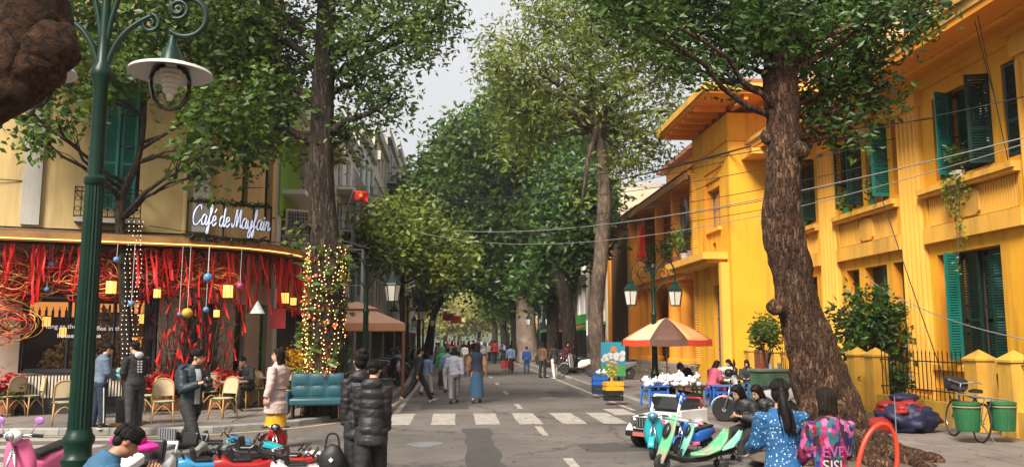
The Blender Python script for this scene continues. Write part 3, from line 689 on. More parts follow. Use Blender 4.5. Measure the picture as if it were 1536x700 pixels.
mb = MB(); mb.prism([(C0.x, C0.y+0.3), (C1.x, C1.y+0.3)]+[(p.x-0.25, p.y+0.25) for p in arc[1:]]+[(C4.x-0.1, C4.y), (-16, 25.2)], UPH-0.3, UPH+0.1); mb.build('roof', GREYP, cafe); mb = MB(); mb.prism([(C0.x, C0.y+0.3), (C1.x, C1.y+0.3)]+[(p.x-0.25, p.y+0.25) for p in arc[1:]]+[(C4.x-0.1, C4.y), (-16, 25.2)], 4.12, 4.48); mb.build('floor_slab', GREYP, cafe)
mb = MB(); mb.bb(-16.2, 25.2, 0.1, -5.42, 25.4, UPH); mb.build('party_wall', GREYP, cafe)
# grey pilaster strips and drain pipe on the upper storey
for px in (32, 292):
    u = onA(px)[0]; mb = MB()
    def bxA(u0, u1, v0, v1, w0, w1, mb=mb):
        ps = [fA(u0,v0,w0), fA(u1,v0,w0), fA(u1,v0,w1), fA(u0,v0,w1)]; mb._add([(*p[:2], v0) for p in ps]+[(*p[:2], v1) for p in ps], [(0,3,2,1),(4,5,6,7),(0,1,5,4),(1,2,6,5),(2,3,7,6),(3,0,4,7)])
    bxA(u-0.2, u+0.2, 4.55, UPH, -0.1, -0.002); mb.build('pilaster', GREYP, cafe)
mb = MB(); u = onA(268)[0]; p = Vector(fA(u, 0, -0.12)); mb.tube([(p.x, p.y, 4.5), (p.x, p.y, UPH)], 0.06, 8); mb.build('drain_pipe', OCHRE, cafe)
# shuttered window with wrought iron balcony
w_ = casement(cafe, fA, uw0+0.005, uw1-0.005, 5.005, 8.295, 0.2, M('navy_frame', (0.012,0.02,0.035), 0.5, 0.2, 3), 2, 4, t=0.1)
rzA = math.atan2(dA.y, dA.x); wd = (uw1-uw0)/2
for (u, rz) in ((uw0+0.12, rzA-R(12)), ((uw0+uw1)/2+0.02, rzA)):
    shutter(cafe, fA(u, 5.02, 0.08), rz, wd-0.12, 3.2, SHUTL)
shutter(cafe, fA(2.25, 5.02, 0.05), rzA, 1.1, 3.2, SHUT)
bal = thing('iron_balcony', 'wrought iron balcony below the green shuttered cafe window', 'balcony', (0,0,0))
b0, b1 = onA(98, off=0.55)[0], onA(200, off=0.55)[0]
mb = MB(); bxA(b0, b1, 4.62, 4.72, -0.6, -0.003, mb=mb); mb.build('balcony_slab', GREYP, bal)
def railpts(): return [Vector(fA(b0, 0, -0.02)), Vector(fA(b0, 0, -0.56)), Vector(fA(b1, 0, -0.56)), Vector(fA(b1, 0, -0.02))]
for z in (4.76, 5.35, 5.45):
    mb = MB(); mb.tube([p+Vector((0,0,z)) for p in railpts()], 0.016, 6); mb.build('rail', IRON, bal)
nb = 10
for i in range(nb+1):
    u = b0+(b1-b0)*i/nb; p = Vector(fA(u, 0, -0.56)); mb = MB(); mb.tube([p+Vector((0,0,4.74)), p+Vector((0,0,5.45))], 0.012, 6)
    if i < nb:
        q = Vector(fA(u+(b1-b0)/nb*0.5, 0, -0.56)); r_ = (b1-b0)/nb*0.4
        for z in (4.93, 5.18): mb.tube([q+dA*(r_*math.cos(a))+Vector((0,0,z+r_*math.sin(a))) for a in np.linspace(0, 2*math.pi, 11)[:-1]], 0.009, 5, closed=True)
    mb.build('baluster', IRON, bal)
# canopy
plan = [C0-Vector((0,0,0))]+arc+[C4]
def off_plan(d):
    pl = []
    for i, p in enumerate(plan):
        a = plan[max(i-1,0)]; b_ = plan[min(i+1,len(plan)-1)]; t = (b_-a).normalized(); pl.append(p+Vector((t.y, -t.x, 0))*d)
    return pl
o1, o0 = off_plan(1.15), off_plan(-0.05); o2 = off_plan(1.05)
TIMB = M('canopy_timber', (0.10, 0.055, 0.028), 0.6, 0.25, 3, dirt=(0.3,0.18,0.06), damt=0.4, dscale=2)
mb = MB(); mb.loft([[p+Vector((0,0,4.12)), q+Vector((0,0,4.12)), q+Vector((0,0,4.30)), p+Vector((0,0,4.46))] for p, q in zip(o0, o2)]); mb.build('canopy', TIMB, cafe)
mb = MB(); mb.loft([[p+Vector((0,0,4.05)), q+Vector((0,0,4.05)), q+Vector((0,0,4.28)), p+Vector((0,0,4.28))] for p, q in zip(off_plan(1.055), o1)]); mb.build('canopy_fascia', M('gilt_fascia', (0.30,0.16,0.05), 0.45, 0.3, 2, metal=0.3, dirt=(0.08,0.05,0.03), damt=0.5, dscale=3), cafe)
neon = MB(); neon.tube([p+Vector((0,0,4.10)) for p in off_plan(1.17)], 0.013, 6); tag(neon.build('neon_tube', GLOW('warm_neon', (1.0, 0.42, 0.12), 1.5)), 'warm glowing neon tube along the cafe canopy edge', 'neon light')
# shop window: frame, panes, fluted bench front, interior
cw = MB(); NAVY = M('window_frame_black', (0.015,0.016,0.018), 0.4, 0.2, 3)
du = wu1-wu0
win = casement(cafe, fA, wu0+0.005, wu1-0.005, 1.055, 2.945, 0.06, NAVY, 3, 1, GLASS('cafe_glass', (0.85,0.85,0.85), 0.22), name='shop_window', t=0.1)
mb = MB(); bxA(wu0, wu1, 0.12, 1.03, -0.35, -0.003, mb=mb); bench = mb.build('bench_base', M('bench_dark', (0.03,0.03,0.03), 0.6), cafe)
nfl = 44
for i in range(nfl):
    u = wu0+du*(i+0.2)/nfl; mb = MB(); bxA(u, u+du*0.55/nfl, 0.5, 1.0, -0.385, -0.352, mb=mb); mb.build('bench_slat', M('cream_slat', (0.60,0.54,0.44), 0.6, 0.12, 4), bench)
room = MB()
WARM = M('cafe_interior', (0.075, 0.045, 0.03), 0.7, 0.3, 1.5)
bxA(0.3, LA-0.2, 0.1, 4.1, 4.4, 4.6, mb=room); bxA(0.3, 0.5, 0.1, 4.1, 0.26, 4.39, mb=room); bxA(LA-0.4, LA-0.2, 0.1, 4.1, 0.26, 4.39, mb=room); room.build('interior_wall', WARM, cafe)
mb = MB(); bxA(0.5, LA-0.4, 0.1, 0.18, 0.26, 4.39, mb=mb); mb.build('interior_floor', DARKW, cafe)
# interior: bar shelf, lit lanterns and a bank of dried flowers behind the glass
LANT = GLOW('lantern_glow', (1.0, 0.45, 0.09), 1.0)
def lantern(name, label, loc, s=1.0, group=None):
    t = thing(name, label, 'lantern', loc, group=group)
    b = MB(); b.lathe([(0.10*s, -0.18*s), (0.125*s, -0.15*s), (0.125*s, 0.15*s), (0.10*s, 0.18*s)], 14); b.build('paper_shade', LANT, t, smooth=40)
    b = MB()
    for z in (-0.17, 0.17): b.lathe([(0.13*s, z*s-0.012), (0.13*s, z*s+0.012)], 14)
    for k in range(7): a = k*0.9; b.tube([(0.128*s*math.cos(a), 0.128*s*math.sin(a), -0.17*s), (0.128*s*math.cos(a), 0.128*s*math.sin(a), 0.17*s)], 0.005, 5)
    b.tube([(0,0,0.17*s), (0,0,0.17*s+0.25)], 0.006, 5); b.build('lantern_frame', DARKW, t)
    return t
for (px, py, d) in ((215, 478, 1.6), (232, 500, 2.0), (70, 482, 2.2), (190, 505, 2.4), (222, 520, 2.6), (95, 498, 2.8)):
    u, z = onA(px, py, -d); lantern('lantern', 'small warm lantern glowing inside the cafe window', Vector(fA(u, 0, d))+Vector((0,0,z)), 0.8, 'lanterns inside the cafe')
def leafmesh(name, pts, size, mat, parent=None, n_per=8, spread=0.2, asp=0.45, droop=0.3, seed=1):
    rng = np.random.default_rng(seed); P_ = np.repeat(np.array(pts, float), n_per, 0); N = len(P_)
    P_ = P_+rng.normal(0, spread, P_.shape)
    d = rng.normal(0, 1, (N,3)); d[:,2] = d[:,2]*0.6-droop; d /= np.linalg.norm(d, axis=1)[:,None]
    r = rng.normal(0, 1, (N,3)); r[:,2] *= 0.35; s = np.cross(d, r); s /= (np.linalg.norm(s, axis=1)[:,None]+1e-9)
    nn = np.cross(s, d)
    L_ = size*rng.uniform(0.6, 1.35, (N,1)); W_ = L_*asp*0.5
    a = P_; b_ = P_+d*L_*0.5+s*W_+nn*L_*0.06; c = P_+d*L_; e = P_+d*L_*0.5-s*W_+nn*L_*0.06
    V = np.stack([a, b_, c, e], 1).reshape(-1,3)
    me = bpy.data.meshes.new(name); me.vertices.add(4*N); me.vertices.foreach_set('co', V.ravel())
    base = np.arange(N)*4; tri = np.stack([base, base+1, base+2, base, base+2, base+3], 1).ravel()
    me.loops.add(6*N); me.loops.foreach_set('vertex_index', tri.astype(np.int32)); me.polygons.add(2*N)
    me.polygons.foreach_set('loop_start', (np.arange(2*N)*3).astype(np.int32)); me.polygons.foreach_set('loop_total', np.full(2*N, 3, np.int32))
    me.update(calc_edges=True); me.validate(); me.materials.append(mat)
    o = bpy.data.objects.new(name, me); COL.objects.link(o)
    if parent is not None: o.parent = parent
    return o
u, z = onA(110, 530, -0.5); fp = []
for i in range(260):
    t = random.random(); fp.append(Vector(fA(u+t*2.1-0.6, 0, 0.5+random.uniform(-0.15,0.15)))+Vector((0,0,1.1+random.random()*(0.35+1.15*math.exp(-((t-0.55)/0.3)**2)))))
dfl = thing('dried_flower_display', 'bank of pale gold dried flowers behind the cafe window', 'flowers', (0,0,0))
leafmesh('flower_mass', fp, 0.09, M('gold_flower', (0.55,0.30,0.10), 0.7, 0.3, 8, isl=0.5), dfl, 9, 0.06, 0.8, 0)
mb = MB(); bxA(u-0.7, u+1.6, 0.9, 1.08, 0.32, 0.75, mb=mb); mb.build('planter', DARKW, dfl)
def text_obj(body, size, mat, mtx, parent=None, name='lettering', ext=0.003):
    c = bpy.data.curves.new(name, 'FONT'); c.body = body; c.size = size; c.extrude = ext; c.align_x = 'LEFT'
    o = bpy.data.objects.new(name, c); COL.objects.link(o); o.matrix_world = mtx
    dg = bpy.context.evaluated_depsgraph_get(); me = bpy.data.meshes.new_from_object(o.evaluated_get(dg)); bpy.data.objects.remove(o)
    me.materials.clear(); me.materials.append(mat); q = bpy.data.objects.new(name, me); COL.objects.link(q); q.matrix_world = mtx
    if parent is not None: q.parent = parent
    return q
def plane_mtx(o, x, up=(0,0,1)):
    x = Vector(x).normalized(); y = Vector(up); z = x.cross(y); m = Matrix((x, y, z)).transposed().to_4x4(); m.translation = o; return m
WPR = GLOW('white_print', (0.8,0.78,0.72), 0.25)
for s_, px, py in (('long as there is', 68, 492), ('coffee in the', 134, 495), ('house things be', 85, 506)):
    u, z = onA(px, py); text_obj(s_, 0.15, WPR, plane_mtx(Vector(fA(u, z, 0.05)), dA), win, 'window_lettering')
# ---------------- script sign
S0 = AY(279, 372, 20.35); S1 = AY(405, 372, 21.3); S0.z = S1.z = 4.30; dS = (S1-S0); LS = dS.length; dS.normalize(); nS = Vector((-dS.y, dS.x, 0))
sign = thing('cafe_sign', 'white script sign in a dark leafy frame on the cafe corner', 'sign', (0,0,0))
HS = 0.86
mb = MB()
for z in (0, HS): mb.tube([S0+Vector((0,0,z)), S1+Vector((0,0,z))], 0.03, 8)
for t in (0, 0.42, 0.78, 1): p = S0+dS*(LS*t); mb.tube([p, p+Vector((0,0,HS))], 0.025, 8)
for t in (0.05, 0.95): p = S0+dS*(LS*t); mb.tube([p+Vector((0,0,0.1)), p+nS*0.9+Vector((0,0,0.1))], 0.02, 6)
mb.build('sign_frame', IRON, sign)
gp = [S0+dS*(LS*random.random())+Vector((0,0,random.choice((HS+0.02, HS+0.04, -0.02))))+nS*random.uniform(-0.05,0.05) for i in range(150)]
leafmesh('garland', gp, 0.07, LEAF('garland_leaf', (0.01,0.02,0.008), (0.05,0.07,0.02)), sign, 7, 0.035, 0.6)
GL = {'C': ([(0.92,0.80),(0.85,1.0),(0.6,1.02),(0.2,0.7),(0.08,0.3),(0.25,0.0),(0.6,0.02),(0.95,0.28)], 1.0),
 'a': ([(0.55,0.48),(0.32,0.56),(0.06,0.32),(0.12,0.03),(0.38,0.1),(0.56,0.5),(0.50,0.12),(0.62,0.01),(0.80,0.2)], 0.74),
 'f': ([(0,0.2),(0.30,0.62),(0.44,1.0),(0.32,1.08),(0.2,0.7),(0.16,0.0),(0.08,-0.42),(-0.04,-0.36),(0.08,-0.05),(0.5,0.22)], 0.48),
 'e': ([(0,0.22),(0.38,0.34),(0.36,0.54),(0.15,0.48),(0.05,0.16),(0.22,0.0),(0.52,0.2)], 0.5),
 'd': ([(0.50,0.50),(0.25,0.54),(0.04,0.25),(0.15,0.02),(0.40,0.14),(0.60,1.02),(0.50,0.15),(0.60,0.02),(0.76,0.2)], 0.72),
 'M': ([(-0.1,0.25),(0.0,0.02),(0.18,0.2),(0.40,1.0),(0.46,0.6),(0.46,0.05),(0.66,0.6),(0.88,1.02),(0.86,0.4),(0.92,0.03),(1.1,0.2)], 1.06),
 'y': ([(0.0,0.48),(0.04,0.1),(0.26,0.06),(0.46,0.5),(0.40,0.0),(0.28,-0.42),(0.06,-0.38),(0.2,-0.08),(0.62,0.2)], 0.58),
 'i': ([(0,0.15),(0.12,0.5),(0.08,0.1),(0.18,0.02),(0.34,0.2)], 0.32),
 'r': ([(0,0.15),(0.12,0.52),(0.2,0.42),(0.36,0.46),(0.32,0.1),(0.42,0.02),(0.6,0.2)], 0.55)}
def smooth_pl(pts, n=6):
    P_ = [Vector(p) for p in pts]; o = []
    for i in range(len(P_)-1):
        p0, p1, p2, p3 = P_[max(i-1,0)], P_[i], P_[i+1], P_[min(i+2,len(P_)-1)]
        for k in range(n):
            t = k/n; o.append(0.5*((2*p1)+(p2-p0)*t+(2*p0-5*p1+4*p2-p3)*t*t+(3*p1-p0-3*p2+p3)*t**3))
    return o+[P_[-1]]
LETTERW = GLOW('letter_white_glow', (0.62, 0.70, 0.90), 0.12); BLUEB = M('sign_letter_back', (0.02, 0.025, 0.06), 0.5)  # white painted letters, brightened by a faint glow in the material
cx = 0.0; seq = 'Café de Mayfair'; glyphs = []
for ch in seq:
    if ch == ' ': cx += 0.34; continue
    k = 'e' if ch == 'é' else ch; st, adv = GL[k]; glyphs.append((ch, cx, st)); cx += adv
sc_ = (LS*0.93)/cx; zs = 0.46
for ch, x0, st in glyphs:
    drop = -0.05*(x0/cx)
    P_ = [S0+dS*(0.05*LS+(x0+p.x+0.12*p.y)*sc_)+Vector((0,0,0.29+drop+p.y*zs))-nS*0.05 for p in smooth_pl([(a, b_, 0) for a, b_ in st])]
    b = MB(); b.tube(P_, [0.010+0.011*abs(math.sin(i*0.25)) for i in range(len(P_))], 6); l_ = b.build('script_letter', LETTERW, sign, smooth=True); b = MB(); b.tube([q+nS*0.03 for q in P_], 0.034, 6); b.build('letter_back', BLUEB, l_, smooth=True)
    if ch == 'é':
        b = MB(); a0 = S0+dS*(0.05*LS+(x0+0.3)*sc_)+Vector((0,0,0.29+0.68*zs))-nS*0.05; b.tube([a0, a0+dS*0.05+Vector((0,0,0.1))], 0.016, 6); b.build('accent', LETTERW, l_)
    if ch == 'i':
        b = MB(); a0 = S0+dS*(0.05*LS+(x0+0.2)*sc_)+Vector((0,0,0.29+drop+0.7*zs))-nS*0.05; b.ell(a0, 0.024, 8, 6); b.build('letter_dot', LETTERW, l_)

# ================================================================== TUBE HOUSES
DKGL = M('dark_window_glass', (0.03,0.035,0.04), 0.08, 0.1, 1)
SIGNM = [M('sign_'+n_, c, 0.5, 0.1, 2) for n_, c in (('teal', (0.03,0.22,0.20)), ('red', (0.45,0.03,0.03)), ('yellow', (0.6,0.36,0.04)), ('white', (0.6,0.58,0.54)), ('green', (0.04,0.3,0.06)), ('blue', (0.03,0.10,0.35)))]
ac_proto = {}
def ac_unit(par, loc, rz=0, s=1.0):
    if 'b' not in ac_proto:
        b = MB(); b.bb(-0.42, -0.16, 0, 0.42, 0.16, 0.6); ac_proto['b'] = b.mesh('air_conditioner', M('ac_casing', (0.58,0.55,0.48), 0.5, 0.1, 3, dirt=(0.3,0.25,0.18), damt=0.4, dscale=3))
        b = MB()
        for i in range(9): b.bb(-0.38+i*0.065, -0.185, 0.06, -0.372+i*0.065, -0.162, 0.54)
        for i in range(6): b.bb(-0.38, -0.19, 0.08+i*0.085, 0.16, -0.186, 0.09+i*0.085)
        b.bb(-0.385, -0.163, 0.05, 0.16, -0.161, 0.55, 1); ac_proto['g'] = b.mesh('fan_grille', [ZINC, BLACK])
    o = bpy.data.objects.new('air_conditioner', ac_proto['b']); COL.objects.link(o); o.parent = par; o.location = loc; o.rotation_euler = (0,0,rz); o.scale = (s,s,s)
    g = bpy.data.objects.new('fan_grille', ac_proto['g']); COL.objects.link(g); g.parent = o
    return o
def tube_house(label, side, x, y0, y1, h, m, floors, style=0, depth=14, roof='flat', shopc=0, sidem=None, name='tube_house'):
    t = thing(name, label, 'house', (x, y0, 0)); W_ = y1-y0; s = side
    f = lambda u, v, w_: (s*w_*-1 if s > 0 else w_, u, v)        # s=+1: facade looks to +X (left row); s=-1: looks to -X (right row)
    g0 = 3.3; fh = (h-g0)/(floors-1); hs = [(0.5, W_-0.5, 0.13, 2.9)]; wins = []
    nw = max(1, int(W_/2.3))
    for k in range(floors-1):
        for i in range(nw):
            a = W_*(i+0.22)/nw; b_ = W_*(i+0.78)/nw; z0 = g0+k*fh+(0.25 if style == 1 else 0.95); z1 = g0+(k+1)*fh-0.5
            hs.append((a, b_, z0, z1)); wins.append((a, b_, z0, z1))
    mb = MB(); holes_wall(mb, 0, W_, 0.1, h, hs, 0.25, f); mb.build('wall', m, t)
    X = lambda w_: -w_ if s > 0 else w_
    def bx(mb, w0, w1, u0, u1, v0, v1): mb.bb(min(X(w0), X(w1)), u0, v0, max(X(w0), X(w1)), u1, v1)
    mb = MB(); bx(mb, 0.251, depth, 0, 0.2, 0.1, h); mb.build('side_wall', sidem or m, t)
    mb = MB(); bx(mb, 0.251, depth, W_-0.2, W_, 0.1, h); bx(mb, depth, depth+0.2, 0, W_, 0.1, h); mb.build('side_wall', m, t)
    mb = MB(); bx(mb, -0.25, depth+0.3, -0.02, W_+0.02, h, h+0.22); bx(mb, -0.18, -0.02, 0, W_, h+0.22, h+0.9)
    mb.build('roof', GREYP if roof == 'flat' else TILE, t)
    fm = (SHUT, WHITE, DARKW, M('teal_frame', (0.05,0.30,0.26), 0.5, 0.15, 2))[style % 4]
    for (a, b_, c, d) in wins: casement(t, f, a+0.004, b_-0.004, c+0.004, d-0.004, 0.1, fm, 2, 3, DKGL)
    for k in range(1, floors-1):
        if (k+style) % 2 == 0 or style == 1:
            z = g0+k*fh; mb = MB(); bx(mb, -0.75, -0.002, 0.3, W_-0.3, z-0.06, z+0.08); bl = mb.build('balcony', m, t)
            mb = MB()
            for i in range(int((W_-0.6)/0.14)+1):
                u = 0.33+i*0.14; p = (X(-0.72), u, z+0.08); mb.tube([p, (p[0], u, z+0.95)], 0.012, 5)
            mb.tube([(X(-0.72), 0.3, z+0.96), (X(-0.72), W_-0.3, z+0.96)], 0.025, 6); mb.build('railing', (IRON, ZINC, WHITE)[style % 3], bl)
        else:
            z = g0+k*fh; mb = MB(); bx(mb, -0.14, -0.002, 0, W_, z-0.05, z+0.12); mb.build('ledge', WHITEP, t)
    # shop front: awning, sign, dark interior with a lit panel
    mb = MB(); bx(mb, 3.0, 3.1, 0.2, W_-0.2, 0.12, 3.2); mb.build('shop_interior', M('shop_inside', (0.10,0.075,0.05), 0.7, 0.4, 0.9), t)
    mb = MB(); bx(mb, -0.12, -0.01, 0.35, W_-0.35, 2.95, 3.65); mb.build('shop_sign', SIGNM[shopc % 6], t)
    mb = MB(); f_ = lambda w_, v, u: (X(w_), u, v); mb.prism([(-0.02, 2.92), (-1.2, 2.5), (-1.2, 2.4), (-0.02, 2.8)], 0.3, W_-0.3, f=lambda u, v, h_: (X(u), h_, v)); mb.build('awning', SIGNM[(shopc*3+1) % 6], t)
    for k in range(1, floors-1):
        if random.random() < 0.75: ac_unit(t, (X(-0.2), W_*random.choice((0.5, 0.95, 0.08)), g0+k*fh+random.uniform(1.0,1.4)), R(90) if s > 0 else R(-90))
    return t
# green and white neighbour of the cafe
nb_ = tube_house('white narrow house with lime green wall and stacked air conditioners beside the cafe', 1, -5.4, 25.45, 31.2, 9.4, WHITEP, 3, 1, shopc=4)
mb = MB(); mb.bb(0.02, 0.05, 5.6, 0.06, 3.2, 9.2); mb.build('green_panel', GREENP, nb_)
mb = MB(); mb.bb(0.0, 0.0, 8.2, 1.5, 4.5, 8.34); aw_ = mb.build('canopy_slab', CREAM, nb_)
for y in (0.4, 1.8, 3.2, 4.3): mb = MB(); mb.bar((0.07, y, 7.3), (1.2, y, 8.18), 0.06, 0.06); mb.bar((0.07, y, 8.15), (1.4, y, 8.15), 0.06, 0.06); mb.build('bracket', M('green_bracket', (0.08,0.25,0.04), 0.6), aw_)
for (y, z, s) in ((1.0, 5.05, 1.35), (1.6, 4.35, 0.8), (1.0, 3.75, 0.8), (2.6, 3.7, 0.8)): ac_unit(nb_, (0.55 if s > 1 else 0.3, y, z), R(28), s)
mb = MB(); mb.bb(0.07, 0.4, 4.95, 0.9, 1.7, 5.03); mb.build('shelf', ZINC, nb_)
CORR = M('corrugated_white', (0.50,0.53,0.55), 0.5, 0.1, 1, metal=0.2, dirt=(0.3,0.27,0.23), damt=0.4, dscale=1.2, streak=True)
tube_house('cream house with barred balconies past the lit tree trunk', 1, -5.4, 31.3, 37.2, 9.6, CREAM, 3, 0, shopc=2)
L4 = tube_house('white glazed-front house with rusty cage balcony and flag', 1, -5.4, 37.3, 46.0, 11.3, WHITEP, 4, 1, shopc=0)
# glazed bay hanging over the pavement
bayw = thing('glazed_balcony', 'white framed glazed balcony box over the pavement behind the lamp', 'balcony', (-5.4, 38.0, 3.4))
mb = MB(); mb.bb(0, 0, -0.15, 1.3, 5.2, 0); mb.build('floor_slab', WHITEP, bayw)
mb = MB(); mb.prism([(0, 2.9), (1.5, 2.5), (1.5, 2.56), (0, 2.98)], -0.15, 5.35, f=lambda u, v, h_: (u, h_, v)); mb.build('sheet_roof', ZINC, bayw)
for a in range(4): casement(bayw, lambda u, v, w_: (1.25-w_, u, v), 0.02+a*1.3, 1.3+a*1.3, 0.02, 2.5, 0, WHITE, 2, 3, GLASS('bay_glass', (0.5,0.55,0.55), 0.3))
casement(bayw, lambda u, v, w_: (u, w_, v), 0.02, 1.2, 0.02, 2.5, 0.0, WHITE, 2, 3, GLASS('bay_glass', (0.5,0.55,0.55), 0.3))
# rusty cage on the house behind
cage = thing('balcony_cage', 'rusty iron cage balcony on the white house front', 'balcony', (-5.4, 39.5, 7.0))
mb = MB()
for i in range(9): mb.tube([(0.9, i*0.4, 0), (0.9, i*0.4, 2.0)], 0.016, 5)
for i in range(6): mb.tube([(0.9, 0, i*0.4), (0.9, 3.2, i*0.4)], 0.016, 5); mb.tube([(0.0, 0, i*0.4), (0.9, 0, i*0.4)], 0.016, 5)
for i in range(3): mb.tube([(0.3*i, 0, 0), (0.3*i, 0, 2.0)], 0.016, 5)
mb.build('bars', M('rusty_iron', (0.11,0.05,0.03), 0.8, 0.3, 6), cage)
mb = MB(); mb.bb(0, 0, -0.12, 0.95, 3.25, 0); mb.build('floor_slab', WHITEP, cage)
tube_house('pale house with teal window frames and tall blind side wall', 1, -5.4, 46.1, 54.5, 13.2, M('teal_white_wall', (0.58,0.62,0.58), 0.8, 0.1, 1, dirt=(0.3,0.3,0.28), damt=0.5, streak=True), 4, 3, shopc=5)
L6 = tube_house('tall house with corrugated white side cladding above its neighbours', 1, -5.4, 54.6, 64.5, 15.5, CREAM, 5, 2, shopc=3, sidem=CORR)
b = MB()
for i in range(44): x = -0.3-i*0.3; b.prism([(x, -0.08), (x-0.1, -0.08), (x-0.15, -0.002), (x+0.05, -0.002)], 5, 15.4)
stuff(b.build('corrugation', CORR, L6))
tube_house('grey rendered tall house with balconies further down the street', 1, -5.4, 64.6, 76, 17.6, GREYP, 5, 1, shopc=1)
tube_house('cream tall house with open roof terrace at the row end', 1, -5.4, 76.1, 90, 19.3, CREAM, 6, 0, shopc=2)
tube_house('low ochre house beyond the tall row on the left pavement', 1, -5.4, 90.1, 104, 11, OCHRE, 3, 2, shopc=4)
tube_house('low white house last in the left row before the park', 1, -5.4, 104.1, 118, 10, WHITEP, 3, 1, shopc=0)
# right row beyond the porch house
tube_house('cream house with grey shutters past the tiled porch house', -1, 9.5, 52.0, 59.5, 11.5, CREAM, 3, 2, shopc=3)
tube_house('white balcony house behind the leaning dark trunks', -1, 9.5, 59.6, 69, 13, WHITEP, 4, 1, shopc=4)
tube_house('yellow ochre house behind the pale trunk', -1, 9.5, 69.1, 80, 12, OCHRE, 3, 0, shopc=1)
tube_house('grey house with balconies further along the right pavement', -1, 9.5, 80.1, 93, 14, GREYP, 4, 1, shopc=5)
tube_house('cream house near the far end of the right row', -1, 9.5, 93.1, 108, 12, CREAM, 3, 3, shopc=2)
tube_house('pink house last in the right row before the park', -1, 9.5, 108.1, 120, 11, PINKP, 3, 0, shopc=0)
# ================================================================== TREES
from mathutils import noise as mnoise
def BARKM(name, c1, c2, sx=6.0, sz=1.2, bump=0.8, plates=None):
    if name in MATS: return MATS[name]
    m = bpy.data.materials.new(name); m.use_nodes = True; MATS[name] = m; n = m.node_tree.nodes; L = m.node_tree.links
    p = n['Principled BSDF']; p.inputs['Roughness'].default_value = 0.85; p.inputs['Specular IOR Level'].default_value = 0.25
    g = n.new('ShaderNodeNewGeometry'); mp = n.new('ShaderNodeMapping'); mp.inputs['Scale'].default_value = (sx, sx, sz); L.new(g.outputs['Position'], mp.inputs['Vector'])
    t = n.new('ShaderNodeTexNoise'); t.inputs['Scale'].default_value = 1.6; t.inputs['Detail'].default_value = 8; t.inputs['Roughness'].default_value = 0.72; t.inputs['Distortion'].default_value = 0.6; L.new(mp.outputs[0], t.inputs['Vector'])
    t2 = n.new('ShaderNodeTexNoise'); t2.inputs['Scale'].default_value = 0.7; t2.inputs['Detail'].default_value = 3; L.new(g.outputs['Position'], t2.inputs['Vector'])
    cr = n.new('ShaderNodeValToRGB'); e = cr.color_ramp.elements; e[0].position = 0.38; e[1].position = 0.66; e[0].color = (*c1, 1); e[1].color = (*c2, 1)
    k = cr.color_ramp.elements.new(0.52); k.color = tuple(0.6*a+0.4*b_ for a, b_ in zip(c1, c2))+(1,)
    L.new(t.outputs['Fac'], cr.inputs['Fac'])
    v = n.new('ShaderNodeVectorMath'); v.operation = 'SCALE'; r = n.new('ShaderNodeMapRange'); r.inputs[1].default_value = 0.3; r.inputs[2].default_value = 0.7; r.inputs[3].default_value = 0.65; r.inputs[4].default_value = 1.35
    base = cr.outputs[0]; hsrc = t.outputs['Fac']
    if plates:
        mp2 = n.new('ShaderNodeMapping'); mp2.inputs['Scale'].default_value = plates; wv = n.new('ShaderNodeVectorMath'); wv.operation = 'MULTIPLY_ADD'; wv.inputs[1].default_value = (0.10,0.10,0.16)
        tw = n.new('ShaderNodeTexNoise'); tw.inputs['Scale'].default_value = 5; tw.inputs['Detail'].default_value = 4; L.new(g.outputs['Position'], tw.inputs['Vector']); L.new(tw.outputs['Color'], wv.inputs[0]); L.new(g.outputs['Position'], wv.inputs[2]); L.new(wv.outputs[0], mp2.inputs['Vector'])
        vd = n.new('ShaderNodeTexVoronoi'); vd.feature = 'DISTANCE_TO_EDGE'; vd.inputs['Scale'].default_value = 1; vc = n.new('ShaderNodeTexVoronoi'); vc.inputs['Scale'].default_value = 1; L.new(mp2.outputs[0], vd.inputs['Vector']); L.new(mp2.outputs[0], vc.inputs['Vector'])
        ck = n.new('ShaderNodeMapRange'); ck.inputs[1].default_value = 0.0; ck.inputs[2].default_value = 0.12; ck.inputs[3].default_value = 0.45; ck.inputs[4].default_value = 1.0; L.new(vd.outputs['Distance'], ck.inputs[0])
        sc3 = n.new('ShaderNodeSeparateColor'); L.new(vc.outputs['Color'], sc3.inputs[0]); pr = n.new('ShaderNodeMapRange'); pr.inputs[1].default_value = 0.78; pr.inputs[2].default_value = 0.84; pr.inputs[3].default_value = 0; pr.inputs[4].default_value = 0.45; L.new(sc3.outputs[0], pr.inputs[0])
        mxp = n.new('ShaderNodeMix'); mxp.data_type = 'RGBA'; mxp.inputs['B'].default_value = (c2[0]*1.7, c2[1]*1.8, c2[2]*1.8, 1); L.new(pr.outputs[0], mxp.inputs['Factor']); L.new(base, mxp.inputs['A'])
        vk = n.new('ShaderNodeVectorMath'); vk.operation = 'SCALE'; L.new(mxp.outputs['Result'], vk.inputs[0]); L.new(ck.outputs[0], vk.inputs['Scale']); base = vk.outputs[0]
        ma = n.new('ShaderNodeMath'); ma.operation = 'MULTIPLY_ADD'; ma.inputs[1].default_value = 0.7; L.new(ck.outputs[0], ma.inputs[0]); L.new(t.outputs['Fac'], ma.inputs[2]); hsrc = ma.outputs[0]
    L.new(t2.outputs['Fac'], r.inputs[0]); L.new(base, v.inputs[0]); L.new(r.outputs[0], v.inputs['Scale']); L.new(v.outputs[0], p.inputs['Base Color'])
    b = n.new('ShaderNodeBump'); b.inputs['Strength'].default_value = bump; b.inputs['Distance'].default_value = 0.05; L.new(hsrc, b.inputs['Height']); L.new(b.outputs[0], p.inputs['Normal'])
    return m
BARK_A = BARKM('bark_reddish', (0.020, 0.011, 0.008), (0.19, 0.10, 0.058), 13, 4.5, 1.0, (26,26,7))
